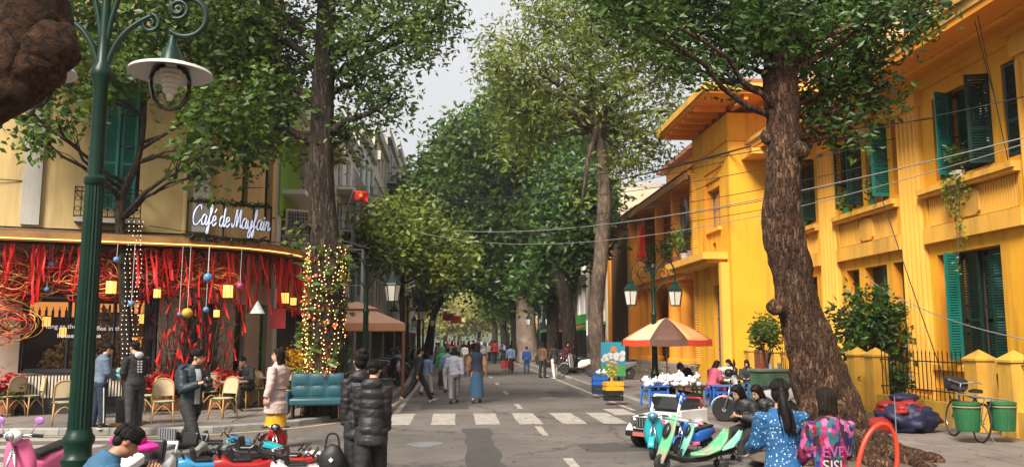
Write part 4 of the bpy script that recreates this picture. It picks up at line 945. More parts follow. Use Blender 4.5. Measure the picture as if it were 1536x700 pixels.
BARK_B = BARKM('bark_dark_furrowed', (0.014, 0.011, 0.009), (0.085, 0.06, 0.042), 12, 1.6, 1.0, (26,26,3.2))
BARK_C = BARKM('bark_grey_brown', (0.05, 0.036, 0.028), (0.19, 0.14, 0.105), 5, 1.6, 0.6)
BARK_D = BARKM('bark_pale', (0.15, 0.11, 0.09), (0.34, 0.26, 0.21), 4, 1.6, 0.4)
BARK_N = BARKM('bark_burl', (0.012, 0.007, 0.005), (0.15, 0.07, 0.035), 14, 14, 1.0)
def gnarl(path, radii, n=28, sub=6, amp=0.06, freq=2.0, ridges=0, ramp=0.05, flare=0.0, seed=0.0, flare_h=0.7):
    """trunk skin: tube along a smoothed path with noise relief, buttress lobes at the foot"""
    P_ = smooth_pl([tuple(p) for p in path], sub); nr = len(P_); rr = []
    for i in range(nr):
        t = i/(nr-1)*(len(radii)-1); k = min(int(t), len(radii)-2); rr.append(radii[k]+(radii[k+1]-radii[k])*(t-k))
    vs = []; pv = None; z0 = P_[0].z
    for i, p in enumerate(P_):
        t = (P_[min(i+1,nr-1)]-P_[max(i-1,0)]).normalized()
        x = Vector((1,0,0)) if pv is None else pv
        x = (x-t*x.dot(t)).normalized(); pv = x; y = t.cross(x)
        for k in range(n):
            a = 2*math.pi*k/n; d = x*math.cos(a)+y*math.sin(a); q = p+d*rr[i]
            s_ = mnoise.noise(Vector((q.x*freq+seed, q.y*freq, q.z*freq*0.6)))+0.5*mnoise.noise(Vector((q.x*freq*2.7, q.y*freq*2.7+seed, q.z*freq*1.4)))+0.3*mnoise.noise(Vector((q.x*freq*7, q.y*freq*7+seed, q.z*freq*4)))+(0.45*abs(mnoise.noise(Vector((q.x*freq*5, q.y*freq*5+seed, q.z*freq*1.8)))) if n > 50 else 0)
            r_ = rr[i]*(1+amp*s_*2)
            if ridges: r_ += rr[i]*ramp*abs(math.sin(a*ridges/2+seed+0.8*math.sin(p.z)))
            if flare:
                h_ = max(0.0, 1-(p.z-z0)/flare_h); r_ += rr[i]*flare*h_*h_*(0.45+0.55*math.sin(a*5+seed)+0.25*math.sin(a*3+1+seed))
            vs.append(p+d*r_)
    mb = MB(); mb.loft([vs[i*n:(i+1)*n] for i in range(nr)]); return mb
def tree(name, label, path, radii, blobs, leaf, bark, lsize, ncl, nper, Y, spread=0.22, n=20, fork=0.55, amp=0.05, ridges=0, flare=0.0, seed=1, sub_n=7, dense=0.35, asp=0.45, group=None, droop=0.3, limb_r=0.45, shade=None):
    """blobs: (px, py, radius px, depth offset) crown masses surveyed from the photograph at distance Y"""
    rnd = random.Random(seed); P0 = Vector(path[0]); t = thing(name, label, 'tree', P0, group=group)
    loc = [Vector(p)-P0 for p in path]
    gnarl(loc, radii, n, 14 if n > 50 else 7, amp, 2.2, ridges, 0.06, flare, seed*1.7).build('trunk', bark, t, smooth=True)
    B = []
    for bl in blobs:
        px, py, rp = bl[:3]; dy = bl[3] if len(bl) > 3 else rnd.uniform(-1, 1)*rp*Y/FPX*0.8
        c = AY(px, py, Y+dy)-P0; r = rp*(Y+dy)/FPX; B.append((c, r))
    tot = sum(r*r for c, r in B); pts = []; limbs = MB(); PT = smooth_pl([tuple(p) for p in loc], 5); N = len(PT); r_top = radii[-1]
    for c, r in B:
        # limb from the trunk towards the crown mass
        cand = [i for i in range(int(N*fork), N) if PT[i].z < c.z+0.3*r] or [int(N*fork)]
        i0 = min(cand, key=lambda i: (PT[i]-c).length+0.6*abs(c.z-PT[i].z-0.6*(c-PT[i]).length)); s_ = PT[i0]; d = c-s_; L_ = d.length
        rad = radii[min(int(i0/(N-1)*(len(radii)-1)), len(radii)-1)]*limb_r
        if L_ > 0.4:
            nseg = 6; lp = []; wob = Vector((rnd.uniform(-1,1), rnd.uniform(-1,1), rnd.uniform(-0.3,0.6)))*0.12*L_
            for k in range(nseg+1):
                q = k/nseg; lp.append(s_+d*q+wob*math.sin(math.pi*q)+Vector((rnd.uniform(-1,1), rnd.uniform(-1,1), rnd.uniform(-1,1)))*0.03*L_*(0 if k == 0 else 1))
            limbs.tube(lp, [max(0.02, rad*(1-0.8*k/nseg)) for k in range(nseg+1)], 7)
        else: lp = [s_, c]
        m = max(3, int(ncl*r*r/tot)); cl = []
        for k in range(m):
            u = rnd.uniform(-1,1); a = rnd.uniform(0, 2*math.pi); q = (dense+(1-dense)*rnd.random())**0.6
            e = Vector((math.sqrt(1-u*u)*math.cos(a), math.sqrt(1-u*u)*math.sin(a), u*0.8))*(r*q); e *= 1+0.28*mnoise.noise(e*1.3/max(r,0.3)+Vector((seed, 0, 0)))
            cl.append(c+e)
        pts += cl
        for k in range(min(sub_n, len(cl))):
            e = rnd.choice(cl); s2 = lp[rnd.randint(len(lp)//2, len(lp)-1)]; md = (s2+e)/2+Vector((rnd.uniform(-1,1), rnd.uniform(-1,1), rnd.uniform(-0.2,1)))*0.12*(e-s2).length
            limbs.tube([s2, md, e], [max(0.012, rad*0.25), max(0.01, rad*0.15), 0.008], 5)
    if limbs.v: limbs.build('branches', bark, t, smooth=True)
    leafmesh('crown', pts, lsize, leaf, t, nper, spread, asp, droop, seed)
    return t
def px_path(pts, Y): return [AY(a, b_, Y) for a, b_ in pts]
LF_A = LEAF('leaf_mid', (0.020, 0.050, 0.010), (0.14, 0.23, 0.035))
LF_B = LEAF('leaf_dark', (0.016, 0.046, 0.006), (0.115, 0.215, 0.018))
LF_C = LEAF('leaf_olive', (0.045, 0.085, 0.012), (0.27, 0.34, 0.05))
LF_D = LEAF('leaf_deep', (0.011, 0.038, 0.006), (0.07, 0.155, 0.015), 0.2)
LF_E = LEAF('leaf_hazed', (0.12, 0.16, 0.05), (0.32, 0.38, 0.13))  # far park foliage, haze put into the leaf colour
LF_Y = LEAF('leaf_yellowing_hazed', (0.22, 0.22, 0.05), (0.48, 0.44, 0.13))  # yellowish leaves, lightened further so the colour carries the distant haze
# big leaning tree on the right pavement
b0 = G(1262, 690, 0.1); Y4 = b0.y
p4 = [b0, AY(1246,620,Y4+0.05), AY(1228,560,Y4+0.1), AY(1206,490,Y4+0.1), AY(1187,410,Y4+0.1), AY(1173,310,Y4), AY(1176,215,Y4-0.1), AY(1172,130,Y4-0.1), AY(1175,40,Y4), AY(1178,-80,Y4+0.1), AY(1185,-220,Y4+0.3)]
big = tree('leaning_tree', 'massive leaning tree with reddish flaking bark on the right pavement', p4, [0.47,0.41,0.36,0.31,0.285,0.25,0.235,0.25,0.20,0.17,0.11],
    [(960,15,62,-1.2),(1035,35,72,0.5),(1015,85,38,0.2),(1105,50,60,1.2),(1262,50,72,0.3),(1335,25,66,-0.6),(1250,135,46,0.4),(1295,105,42,0.2),(1225,180,26,0.2),(1390,5,36,-0.8),(925,-5,40,-1.4),(1180,-40,110,0.8),(1320,-70,110,0),(1060,110,26,0.2),(1215,95,40,0.6),(1255,190,26,0.2),(1312,150,34,0.1),(1288,215,16,0.1),(1200,150,22,0.4),(1200,40,50,-0.5),(1100,95,30,0.3),(1140,50,46,-0.6),(1160,-10,60,-0.8),(1120,-90,120,1.2),(1010,-80,110,0),(1140,20,50,1.5)],
    LF_D, BARK_A, 0.13, 1250, 24, Y4, 0.16, 72, 0.6, 0.10, 9, 0.4, 3, 10, limb_r=0.24, asp=0.38)
# burl, stub and roots
for (px, py, rp, dy, sq) in ((1164,460,14,-0.12,0.9), (1190,200,13,-0.12,1.2), (1150,205,10,-0.1,1.2), (1225,610,24,-0.45,1.1), (1200,225,14,-0.28,1.0)):
    c = AY(px, py, Y4+dy)-b0; r = rp*Y4/FPX; mb = MB(); mb.ell((0,0,0), (r, r, r*sq), 20, 14)
    mb.v = [tuple(Vector(v)*(1+0.25*mnoise.noise(Vector(v)*9))+c) for v in mb.v]; mb.build('burl', BARK_A, big, smooth=True)
for k, (dx, dy, L_) in enumerate(((0.9,-0.3,0.6),(-0.6,-0.5,0.4),(0.5,-0.7,0.6),(1.1,0.4,0.5),(-0.5,0.7,0.7),(0.1,-0.9,0.6))):
    d = Vector((dx,dy,0)).normalized(); pts = [d*0.35+Vector((0,0,0.30)), d*0.62+Vector((0.05,0,0.17)), d*(0.75+L_*0.4)+Vector((0.08*math.sin(k),0.1,0.09)), d*(0.75+L_*0.75)+Vector((0.1*math.cos(k),0,0.05)), d*(0.75+L_)+Vector((0,0.1,0.0))]
    gnarl(pts, [0.24,0.16,0.12,0.085,0.03], 14, 6, 0.14, 4, seed=k).build('root', BARK_A, big, smooth=True)
mb = MB(); mb.lathe([(1.28, 0.0), (1.15, 0.018), (0.6, 0.06)], 22); mb.v = [(x*(1+0.15*mnoise.noise(Vector((x,y,0)))), y*(1+0.15*mnoise.noise(Vector((x,y,3)))), z) for x, y, z in mb.v]; mb.build('soil_patch', M('tree_soil', (0.12,0.09,0.065), 0.95, 0.3, 3, bump=0.6, bscale=15), big, smooth=True, loc=(0,0,0.018))
# near tree whose burl hangs into the picture corner
near = thing('burled_tree', 'near brown tree with a lumpy burl overhanging beside the lamp post', 'tree', (-3.62, 3.9, 0.1))
nb0 = Vector((-3.62,3.9,0.1)); npth = [nb0, Vector((-3.55,3.9,0.9)), Vector((-3.3,3.9,1.7)), AY(-210,300,3.9), AY(-90,170,3.95), AY(10,95,4.0), AY(42,20,4.0), AY(25,-70,4.0), AY(-30,-180,4.0), AY(-60,-400,4.1)]
gnarl([p-nb0 for p in npth], [0.34,0.27,0.24,0.22,0.20,0.19,0.17,0.15,0.13,0.08], 32, 8, 0.10, 3.2, seed=5, flare=0.5).build('trunk', BARK_N, near, smooth=True)
for (px, py, rp) in ((70,72,44), (40,105,42), (66,35,34), (86,60,28), (20,125,40), (60,98,38)):
    c = AY(px, py, 3.98)-nb0; r = rp*4/FPX; mb = MB(); mb.ell((0,0,0), (r, r, r), 24, 16)
    mb.v = [tuple(Vector(v)*(1+0.20*mnoise.noise((Vector(v)+c)*11)+0.08*mnoise.noise((Vector(v)+c)*30))+c) for v in mb.v]; mb.build('burl', BARK_N, near, smooth=True)
npts = [AY(-60+random.uniform(-150,60), -420+random.uniform(-180,120), 4.1+random.uniform(-0.8,0.8))-nb0 for i in range(160)]
leafmesh('crown', npts, 0.11, LF_A, near, 12, 0.15, 0.45, 0.3, 4)
# tree with fairy lights
bl = Vector((-3.05, 19.8, 0.1))
lit = tree('fairy_light_tree', 'tall dark furrowed tree trunk wrapped in fairy lights beside the blue sofa', [bl, AY(492,540,19.8), AY(491,440,19.8), AY(489,380,19.8), AY(483,300,19.8), AY(482,200,19.8), AY(486,100,19.8), AY(490,0,19.8), AY(495,-120,19.8), AY(500,-260,19.9)], [0.40,0.37,0.36,0.35,0.30,0.27,0.24,0.21,0.16,0.09],
    [(400,60,75,1),(565,55,80,-0.5),(640,50,50,0.2),(525,205,44,0.4),(385,175,60,0.5),(345,20,80,0),(585,150,40,-0.3),(480,-90,150,0),(660,15,36,0),(300,-20,90,1),(540,120,50,0.4),(420,120,50,1.2),(600,-60,100,0.3),(380,-120,120,0),(512,390,10,-0.3),(448,350,10,-0.3)],
    LF_A, BARK_B, 0.16, 1500, 20, 19.8, 0.24, 28, 0.42, 0.05, 11, 0.25, 11, 8)
# small cafe tree
bs = G(192, 622, 0.1); Ys = bs.y
cafet = tree('cafe_tree', 'slender pavement tree with broad leaves in front of the cafe window', [bs, AY(190,540,Ys), AY(187,450,Ys), AY(184,380,Ys), AY(180,330,Ys), AY(186,285,Ys), AY(205,245,Ys), AY(215,190,Ys), AY(218,120,Ys), AY(215,40,Ys)], [0.14,0.13,0.125,0.12,0.115,0.09,0.08,0.06,0.045,0.02],
    [(110,110,80,-1),(250,95,80,-0.5),(330,165,66,-1),(375,215,50,-0.6),(300,265,24,-1),(50,205,34,-1.2),(35,70,60,-1),(415,140,50,-0.5),(200,30,90,0),(90,185,26,-1.5),(300,230,40,-1.4),(110,10,90,-0.4),(300,20,80,0),(370,80,70,0),(20,150,40,-1),(430,215,26,-0.4)],
    LF_B, BARK_B, 0.20, 600, 16, Ys, 0.24, 16, 0.45, 0.06, seed=21, sub_n=6, asp=0.5, limb_r=0.6)
# tall airy tree on the right
Yt = 34.0; bt = Vector((5.95, Yt, 0.1))
tree('tall_airy_tree', 'tall slim tree with airy olive crown in front of the porch house', [bt, AY(893,480,Yt), AY(900,400,Yt), AY(906,320,Yt), AY(905,250,Yt), AY(893,190,Yt), AY(886,140,Yt), AY(884,90,Yt), AY(880,30,Yt)], [0.36,0.32,0.30,0.29,0.27,0.24,0.20,0.14,0.06],
    [(785,95,56,-1),(850,35,62,0),(930,35,66,0),(745,110,38,-1),(800,165,48,0),(960,105,60,0.5),(1000,60,50,0.5),(975,215,44,0),(935,250,34,0),(850,110,46,1),(1010,165,34,0.5),(770,215,40,0.5),(745,60,30,0),(900,-30,70,0),(820,10,50,0.6),(870,300,14,-0.5),(760,160,30,0.5),(1015,110,30,0.3),(980,20,50,0),(885,60,56,-1),(890,120,46,-1.2),(930,150,44,-0.8),(840,160,40,-1),(950,190,36,-0.8)],
    LF_C, BARK_C, 0.26, 1150, 18, Yt, 0.36, 18, 0.62, 0.05, seed=31, sub_n=8, droop=0.6, asp=0.35, limb_r=0.7)
# great dark tree with pale trunk, and its dark neighbours
Yd = 66.0; bd = Vector((5.9, Yd, 0.1))
tree('great_dark_tree', 'broad dense dark green tree with a massive pale trunk', [bd, AY(789,500,Yd), AY(789,440,Yd), AY(792,390,Yd), AY(795,330,Yd), AY(790,260,Yd)], [0.95,0.80,0.74,0.70,0.6,0.3],
    [(690,262,72),(758,205,74),(828,225,72),(650,300,46),(718,330,78),(800,320,84),(868,330,64),(848,400,46),(740,400,52),(782,160,46),(880,220,56),(640,345,36),(700,370,40),(620,290,26),(700,215,46),(810,400,40)],
    LF_B, BARK_D, 0.44, 2400, 26, Yd, 0.75, 22, 0.6, 0.04, 0, 0.35, 41, 4, dense=0.5, asp=0.55)
for (X, Y, px, lean, seed, lab, bl_) in ((6.1, 52.0, 828, 4, 43, 'dark straight tree standing behind the parked motorbikes', [(840,330,44),(850,280,50),(800,420,34),(870,290,44)]), (6.0, 43.5, 857, -22, 44, 'dark crooked tree leaning over the parked motorbikes', [(870,350,36),(880,300,44),(840,380,30)])):
    bX = Vector((X, Y, 0.1)); tree('street_tree', lab, [bX, AY(px+lean*0.2,480,Y), AY(px+lean*0.6,430,Y), AY(px+lean,390,Y), AY(px+lean*1.1,330,Y)], [0.42,0.36,0.33,0.30,0.2], bl_, LF_D, BARK_B, 0.42, 420, 16, Y, 0.5, 14, 0.6, 0.06, seed=seed, sub_n=5)
# left side street trees
def ltree(X, Y, label, path, rad, blobs, leaf, ls, ncl, nper, seed, name='street_tree', bark=None, sp=0.4): tree(name, label, [Vector((X, Y, 0.1))]+[AY(a, b_, Y) for a, b_ in path], rad, blobs, leaf, bark or BARK_B, ls, ncl, nper, Y, sp, 12, 0.5, 0.05, seed=seed, sub_n=6)
ltree(-2.5, 40, 'light green round street tree past the peach parasol', [(604,500),(603,450),(605,410),(610,370)], [0.16,0.14,0.13,0.1,0.06], [(600,365,48),(645,370,48),(575,335,32),(620,325,36),(670,395,28),(560,365,24),(690,375,20)], LF_C, 0.30, 620, 17, 51)
ltree(-2.4, 58, 'thin straight street tree beside the round light green one', [(628,490),(632,450),(629,415),(626,385)], [0.16,0.14,0.12,0.1,0.05], [(640,390,26),(620,375,22),(655,370,24)], LF_A, 0.4, 240, 14, 52, sp=0.5)
ltree(-2.5, 70, 'crooked dark street tree bending over the road', [(644,505),(650,475),(662,450),(664,430),(676,410)], [0.30,0.27,0.25,0.2,0.15,0.08], [(672,395,30),(690,375,26),(655,378,24),(698,395,16)], LF_B, 0.5, 330, 15, 53, sp=0.6)
ltree(-2.6, 92, 'far street tree on the left kerb near the park', [(650,490),(650,460),(652,440)], [0.25,0.22,0.2,0.1], [(650,430,22),(640,445,16)], LF_A, 0.6, 150, 14, 54, sp=0.7)
for (X, Y, px, seed, lab, bl_) in ((6.2, 84, 772, 61, 'dark street tree past the pale trunk', [(775,410,38),(760,435,26),(792,430,32),(765,390,34)]), (6.3, 104, 755, 62, 'second dark street tree past the pale trunk', [(756,430,30),(768,445,26),(770,420,30)]), (6.0, 125, 742, 63, 'far dark street tree where the right row meets the park', [(745,450,22),(752,430,24),(758,455,20)])):
    bX = Vector((X, Y, 0.1)); tree('street_tree', lab, [bX, AY(px,490,Y), AY(px-2,465,Y), AY(px-4,440,Y)], [0.5,0.42,0.4,0.25], bl_, LF_B, BARK_B, 0.75, 360, 16, Y, 0.9, 10, 0.6, 0.05, seed=seed, sub_n=4)
# park trees at the end of the street
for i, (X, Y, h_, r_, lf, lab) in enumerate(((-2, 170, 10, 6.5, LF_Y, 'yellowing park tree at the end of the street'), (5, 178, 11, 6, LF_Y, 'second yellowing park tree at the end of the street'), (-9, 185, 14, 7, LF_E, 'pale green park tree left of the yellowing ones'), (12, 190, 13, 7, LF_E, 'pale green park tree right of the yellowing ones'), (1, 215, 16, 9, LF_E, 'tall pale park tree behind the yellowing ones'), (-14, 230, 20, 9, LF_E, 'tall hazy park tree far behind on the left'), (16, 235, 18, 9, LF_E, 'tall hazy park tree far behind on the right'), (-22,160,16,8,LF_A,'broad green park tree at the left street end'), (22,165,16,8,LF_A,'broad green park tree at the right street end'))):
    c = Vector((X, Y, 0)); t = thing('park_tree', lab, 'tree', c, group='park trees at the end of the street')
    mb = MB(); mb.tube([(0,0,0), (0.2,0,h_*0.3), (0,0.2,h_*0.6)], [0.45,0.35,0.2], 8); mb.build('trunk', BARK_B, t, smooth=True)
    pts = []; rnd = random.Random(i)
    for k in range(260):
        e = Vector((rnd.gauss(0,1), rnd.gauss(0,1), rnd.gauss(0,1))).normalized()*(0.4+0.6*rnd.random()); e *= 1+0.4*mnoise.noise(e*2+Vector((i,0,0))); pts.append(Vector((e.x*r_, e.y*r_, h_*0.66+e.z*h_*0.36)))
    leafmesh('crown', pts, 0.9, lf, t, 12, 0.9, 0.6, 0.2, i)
# wooded hill beyond the lake
mb = MB(); rows = []
for j in range(9):
    rows.append([(-500+i*25, 420+j*28, -2+(26+14*mnoise.noise(Vector((i*0.23, 1.7, 0))))*math.sin(min(1, j/5)*math.pi/2)+4*mnoise.noise(Vector((i*0.7, j*0.9, 3)))) for i in range(41)])
mb.sheet(rows); struct(mb.build('hill', M('wooded_hill', (0.06,0.09,0.045), 0.9, 0.4, 0.2), smooth=True))
mb = MB(); mb.quad((-400,245,-0.03), (400,245,-0.03), (400,420,-0.03), (-400,420,-0.03)); struct(mb.build('water', M('lake_water', (0.10,0.13,0.13), 0.08, 0.05, 0.1)))
# shrubs and pot plants
def shrub(name, label, loc, h_, r_, leaf, ls, ncl, nper, seed, pot=None, cat='plant', group=None, sp=0.08, asp=0.42, stemr=0.02, base_z=0.3):
    t = thing(name, label, cat, loc, group=group); rnd = random.Random(seed); pts = []; st = MB()
    for k in range(ncl):
        e = Vector((rnd.gauss(0,1), rnd.gauss(0,1), rnd.gauss(0,1))).normalized()*(0.35+0.65*rnd.random()); e *= 1+0.35*mnoise.noise(e*2+Vector((seed,0,0)))
        p = Vector((e.x*r_, e.y*r_, h_*(base_z+(1-base_z)*0.5)+e.z*h_*(1-base_z)*0.5)); pts.append(p)
        if k % max(1, ncl//9) == 0: st.tube([(0,0,0.0), (p.x*0.4, p.y*0.4, p.z*0.5), p], [stemr, stemr*0.7, stemr*0.3], 5)
    st.build('stems', BARK_C, t); leafmesh('foliage', pts, ls, leaf, t, nper, sp, asp, 0.2, seed)
    if pot:
        b = MB(); pr, ph = pot[0], pot[1]; b.lathe([(pr*0.72,-ph), (pr,0), (pr*1.06,0), (pr*1.06,0.03), (pr*0.88,0.03), (pr*0.85,-0.02)], 18); b.build('pot', pot[2], t, smooth=40)
    return t
POTG = M('green_pot', (0.01,0.16,0.06), 0.5, 0.1, 3); POTW = M('white_pot', (0.6,0.58,0.54), 0.5, 0.1, 3); POTT = M('clay_pot', (0.30,0.12,0.06), 0.7, 0.15, 3)
shrub('garden_shrub', 'large glossy mango-like shrub behind the yellow fence posts', (10.6, 20.8, 0.12), 3.1, 0.95, LF_D, 0.20, 170, 14, 1, sp=0.14)
shrub('garden_shrub', 'low dark shrub at the foot of the fence posts', (10.5, 19.6, 0.12), 1.1, 0.4, LF_D, 0.16, 50, 12, 2)
shrub('potted_tree', 'small bright bushy tree in a tub by the tower fence', AY(1150,556,20.5), 1.35, 0.42, LF_C, 0.13, 90, 13, 3, (0.24,0.35,IRON), base_z=0.42)
for k, (y, p_) in enumerate(((23.5,POTG),(21.9,POTG),(21.6,POTT),(27.2,POTG),(26.4,POTG),(18.0,POTW))):
    shrub('sill_plant', ('leafy plant in green box on the villa sill beside the far shutter','grassy plant in green pot by the open villa shutter','plant in clay pot on the villa sill','bushy plant in green pot on the villa sill near the tower','second bushy plant in green pot near the tower','plant in white pot trailing over the villa balcony')[k], (FX-0.13, y, 5.63), 0.6, 0.2, LF_A if k % 2 else LF_C, 0.13, 26, 10, 10+k, (0.13,0.16,p_), base_z=0.1)
vine = thing('trailing_vine', 'leafy vine trailing from the villa balcony medallion', 'plant', (FX-0.33, 17.9, 5.47)); vp = []
for s_ in range(5):
    y = (s_-2)*0.14; L_ = (0.5,1.5,2.1,0.8,0.4)[s_]; pp = [Vector((-0.02*math.sin(k), y+0.05*math.sin(k*1.3+s_), -L_*k/9)) for k in range(10)]
    vp += pp; mb = MB(); mb.tube(pp, 0.008, 5); mb.build('stem', BARK_C, vine)
leafmesh('leaves', vp, 0.10, LF_C, vine, 5, 0.05, 0.6, 0.4, 9)
for k, (y, z, r_) in enumerate(((33.4,5.1,0.5),(34.6,5.1,0.55),(36.0,5.1,0.5),(37.6,5.1,0.45),(39.5,5.1,0.5),(41.5,5.1,0.45))):
    shrub('balcony_plant', ('leafy plant in a big white pot on the porch balcony', 'wide leafy plant on the porch balcony parapet', 'upright plant on the porch balcony by the second post', 'small bushy plant on the porch balcony', 'bushy plant on the porch balcony by the third post', 'plant at the far end of the porch balcony')[k], (9.8, y, z+0.3), 1.2, r_, LF_C if k % 2 else LF_A, 0.16, 50, 11, 30+k, (0.3,0.3,POTW if k < 2 else POTT), base_z=0.1, sp=0.12)
# ================================================================== STREET FURNITURE
MILK = M('milky_lamp_glass', (0.62,0.58,0.52), 0.3, 0.05, 3); SHADEW = M('lamp_shade_white', (0.55,0.53,0.50), 0.4, 0.08, 4)
CLEARG = GLASS('lamp_clear_glass', (0.96,0.95,0.92), 0.22)
def spiral(c, r0, r1, a0, a1, n=22, ax=Vector((1,0,0))):
    return [Vector(c)+ax*((r0+(r1-r0)*k/n)*math.cos(a0+(a1-a0)*k/n))+Vector((0,0,(r0+(r1-r0)*k/n)*math.sin(a0+(a1-a0)*k/n))) for k in range(n+1)]
# near lamp post with scrolled arms
LP = AY(116, 690, 8.2); LP.z = 0.12
lamp = thing('lamp_post', 'dark green fluted lamp post with scrolled arms and wide white shades', 'street lamp', LP)
mb = MB(); mb.lathe([(0.20,0),(0.20,0.12),(0.165,0.16),(0.15,0.45),(0.135,0.5),(0.13,0.56),(0.142,0.60),(0.145,0.63),(0.12,0.66),(0.118,0.74),(0.138,0.78),(0.14,0.82),(0.115,0.86),(0.108,0.90)], 28); mb.build('pedestal', LAMPG, lamp, smooth=40)
mb = MB(); mb.lathe([(0.102,0.90),(0.095,2.0),(0.083,3.2)], 36, flute=0.11); mb.build('fluted_shaft', LAMPG, lamp)
mb = MB(); mb.lathe([(0.085,3.2),(0.10,3.22),(0.10,3.27),(0.072,3.3),(0.066,4.2),(0.10,4.28),(0.105,4.34),(0.06,4.42),(0.045,4.7),(0.04,5.6)], 24); mb.build('upper_shaft', LAMPG, lamp, smooth=40)
for s_ in (-1, 1):
    X = Vector((s_,0,0)); mb = MB()
    pts = [Vector((0.03*s_,0,4.370))]+[Vector((s_*a, 0, z)) for a, z in ((0.10,4.580),(0.2,4.740),(0.33,4.850),(0.45,4.920))]
    mb.tube(smooth_pl([tuple(p) for p in pts], 5), 0.03, 8)
    mb.tube(spiral((0.43*s_,0,4.840), 0.10, 0.03, math.pi/2 if s_ > 0 else math.pi/2, -2.2*math.pi if s_ > 0 else 3.420*math.pi), 0.022, 7)
    mb.tube(spiral((0.78*s_,0,4.920), 0.21, 0.19, -2.4 if s_ > 0 else math.pi+2.4, 1.9 if s_ > 0 else math.pi-1.9, 26), 0.03, 8)
    mb.tube(spiral((0.70*s_,0,5.000), 0.11, 0.025, -2.2 if s_ > 0 else math.pi+2.2, 2.4*math.pi if s_ > 0 else -1.4*math.pi, 26), 0.024, 7)
    mb.tube(smooth_pl([(0.02*s_,0,4.420),(0.05*s_,0,4.820),(0.16*s_,0,5.220),(0.32*s_,0,5.420),(0.45*s_,0,5.320)], 5), 0.028, 8)
    arm = mb.build('arm', LAMPG, lamp, smooth=True)
    lx = 0.66*s_
    mb = MB(); mb.lathe([(0.02,4.720),(0.035,4.680),(0.05,4.620),(0.085,4.560),(0.115,4.460),(0.125,4.420)], 20, (lx,0,0)); hd = mb.build('lamp_head', LAMPG, lamp, smooth=50)
    mb = MB(); mb.lathe([(0.12,4.425),(0.25,4.405),(0.385,4.355),(0.40,4.325),(0.395,4.320),(0.25,4.385),(0.13,4.405)], 32, (lx,0,0)); mb.build('shade', SHADEW, hd, smooth=50)
    mb = MB(); mb.lathe([(0.175,4.380),(0.20,4.270),(0.195,4.170),(0.16,4.050),(0.10,3.975),(0.03,3.955)], 24, (lx,0,0)); mb.build('globe', CLEARG, hd, smooth=True)
    mb = MB()
    for k in range(5): mb.lathe([(0.10-0.008*k,4.370-0.05*k),(0.105-0.008*k,4.355-0.05*k),(0.08-0.008*k,4.325-0.05*k)], 16, (lx,0,0))
    mb.ell((lx,0,4.120), (0.04,0.04,0.07), 10, 8); mb.build('bulb', MILK, hd, smooth=30)
# two-headed lantern lamps
lan = thing('lantern_lamp', 'green two-headed lantern lamp post standing behind the stall of white bags', 'street lamp', (5.75, 23.9, 0.12), R(8))
mb = MB(); mb.lathe([(0.17,0),(0.17,0.2),(0.13,0.28),(0.12,0.7),(0.14,0.75),(0.10,0.82),(0.085,1.0),(0.07,2.4),(0.09,2.44),(0.06,2.5),(0.05,3.75),(0.07,3.8),(0.03,3.9)], 18); mb.build('pole', LAMPG, lan, smooth=40)
for s_ in (-1, 1):
    mb = MB(); mb.tube(smooth_pl([(0,0,3.1),(0.06*s_,0,3.6),(0.25*s_,0,3.95),(0.5*s_,0,3.98),(0.66*s_,0,3.75),(0.68*s_,0,3.45)], 6), 0.024, 7)
    mb.tube(spiral((0.30*s_,0,3.62), 0.20, 0.04, math.pi*0.7 if s_ > 0 else math.pi*0.3, -2.2*math.pi if s_ > 0 else 3.2*math.pi, 26), 0.015, 6)
    mb.tube(smooth_pl([(0.02*s_,0,3.0),(0.2*s_,0,3.25),(0.42*s_,0,3.45),(0.55*s_,0,3.7)], 5), 0.015, 6); mb.build('arm', LAMPG, lan, smooth=True)
    mb = MB(); mb.lathe([(0.02,3.47),(0.05,3.42),(0.09,3.38),(0.10,3.32),(0.23,3.16),(0.245,3.12),(0.225,3.11)], 6, (0.68*s_,0,0)); hd = mb.build('lantern_cap', LAMPG, lan)
    mb = MB(); mb.lathe([(0.21,3.108),(0.14,2.70),(0.10,2.68)], 6, (0.68*s_,0,0)); mb.build('lantern_glass', MILK, hd)
    mb = MB()
    for k in range(6): a = math.pi*k/3; mb.tube([(0.68*s_+0.212*math.cos(a),0.212*math.sin(a),3.1), (0.68*s_+0.145*math.cos(a),0.145*math.sin(a),2.69)], 0.012, 5)
    mb.lathe([(0.15,2.68),(0.15,2.71)], 6, (0.68*s_,0,0)); mb.build('lantern_bars', LAMPG, hd)
dup(lan, (-2.3, 21.9, 0.12), R(-6), 'green two-headed lantern lamp post beside the peach parasol')
dup(lan, (-2.4, 43, 0.12), R(4), 'green two-headed lantern lamp post beyond the peach parasol among street trees')
dup(lan, (-2.4, 64, 0.12), 0, 'green two-headed lantern lamp post furthest along the left pavement')
dup(lan, (5.8, 58, 0.12), 0, 'green two-headed lantern lamp post by the pale tree trunk')
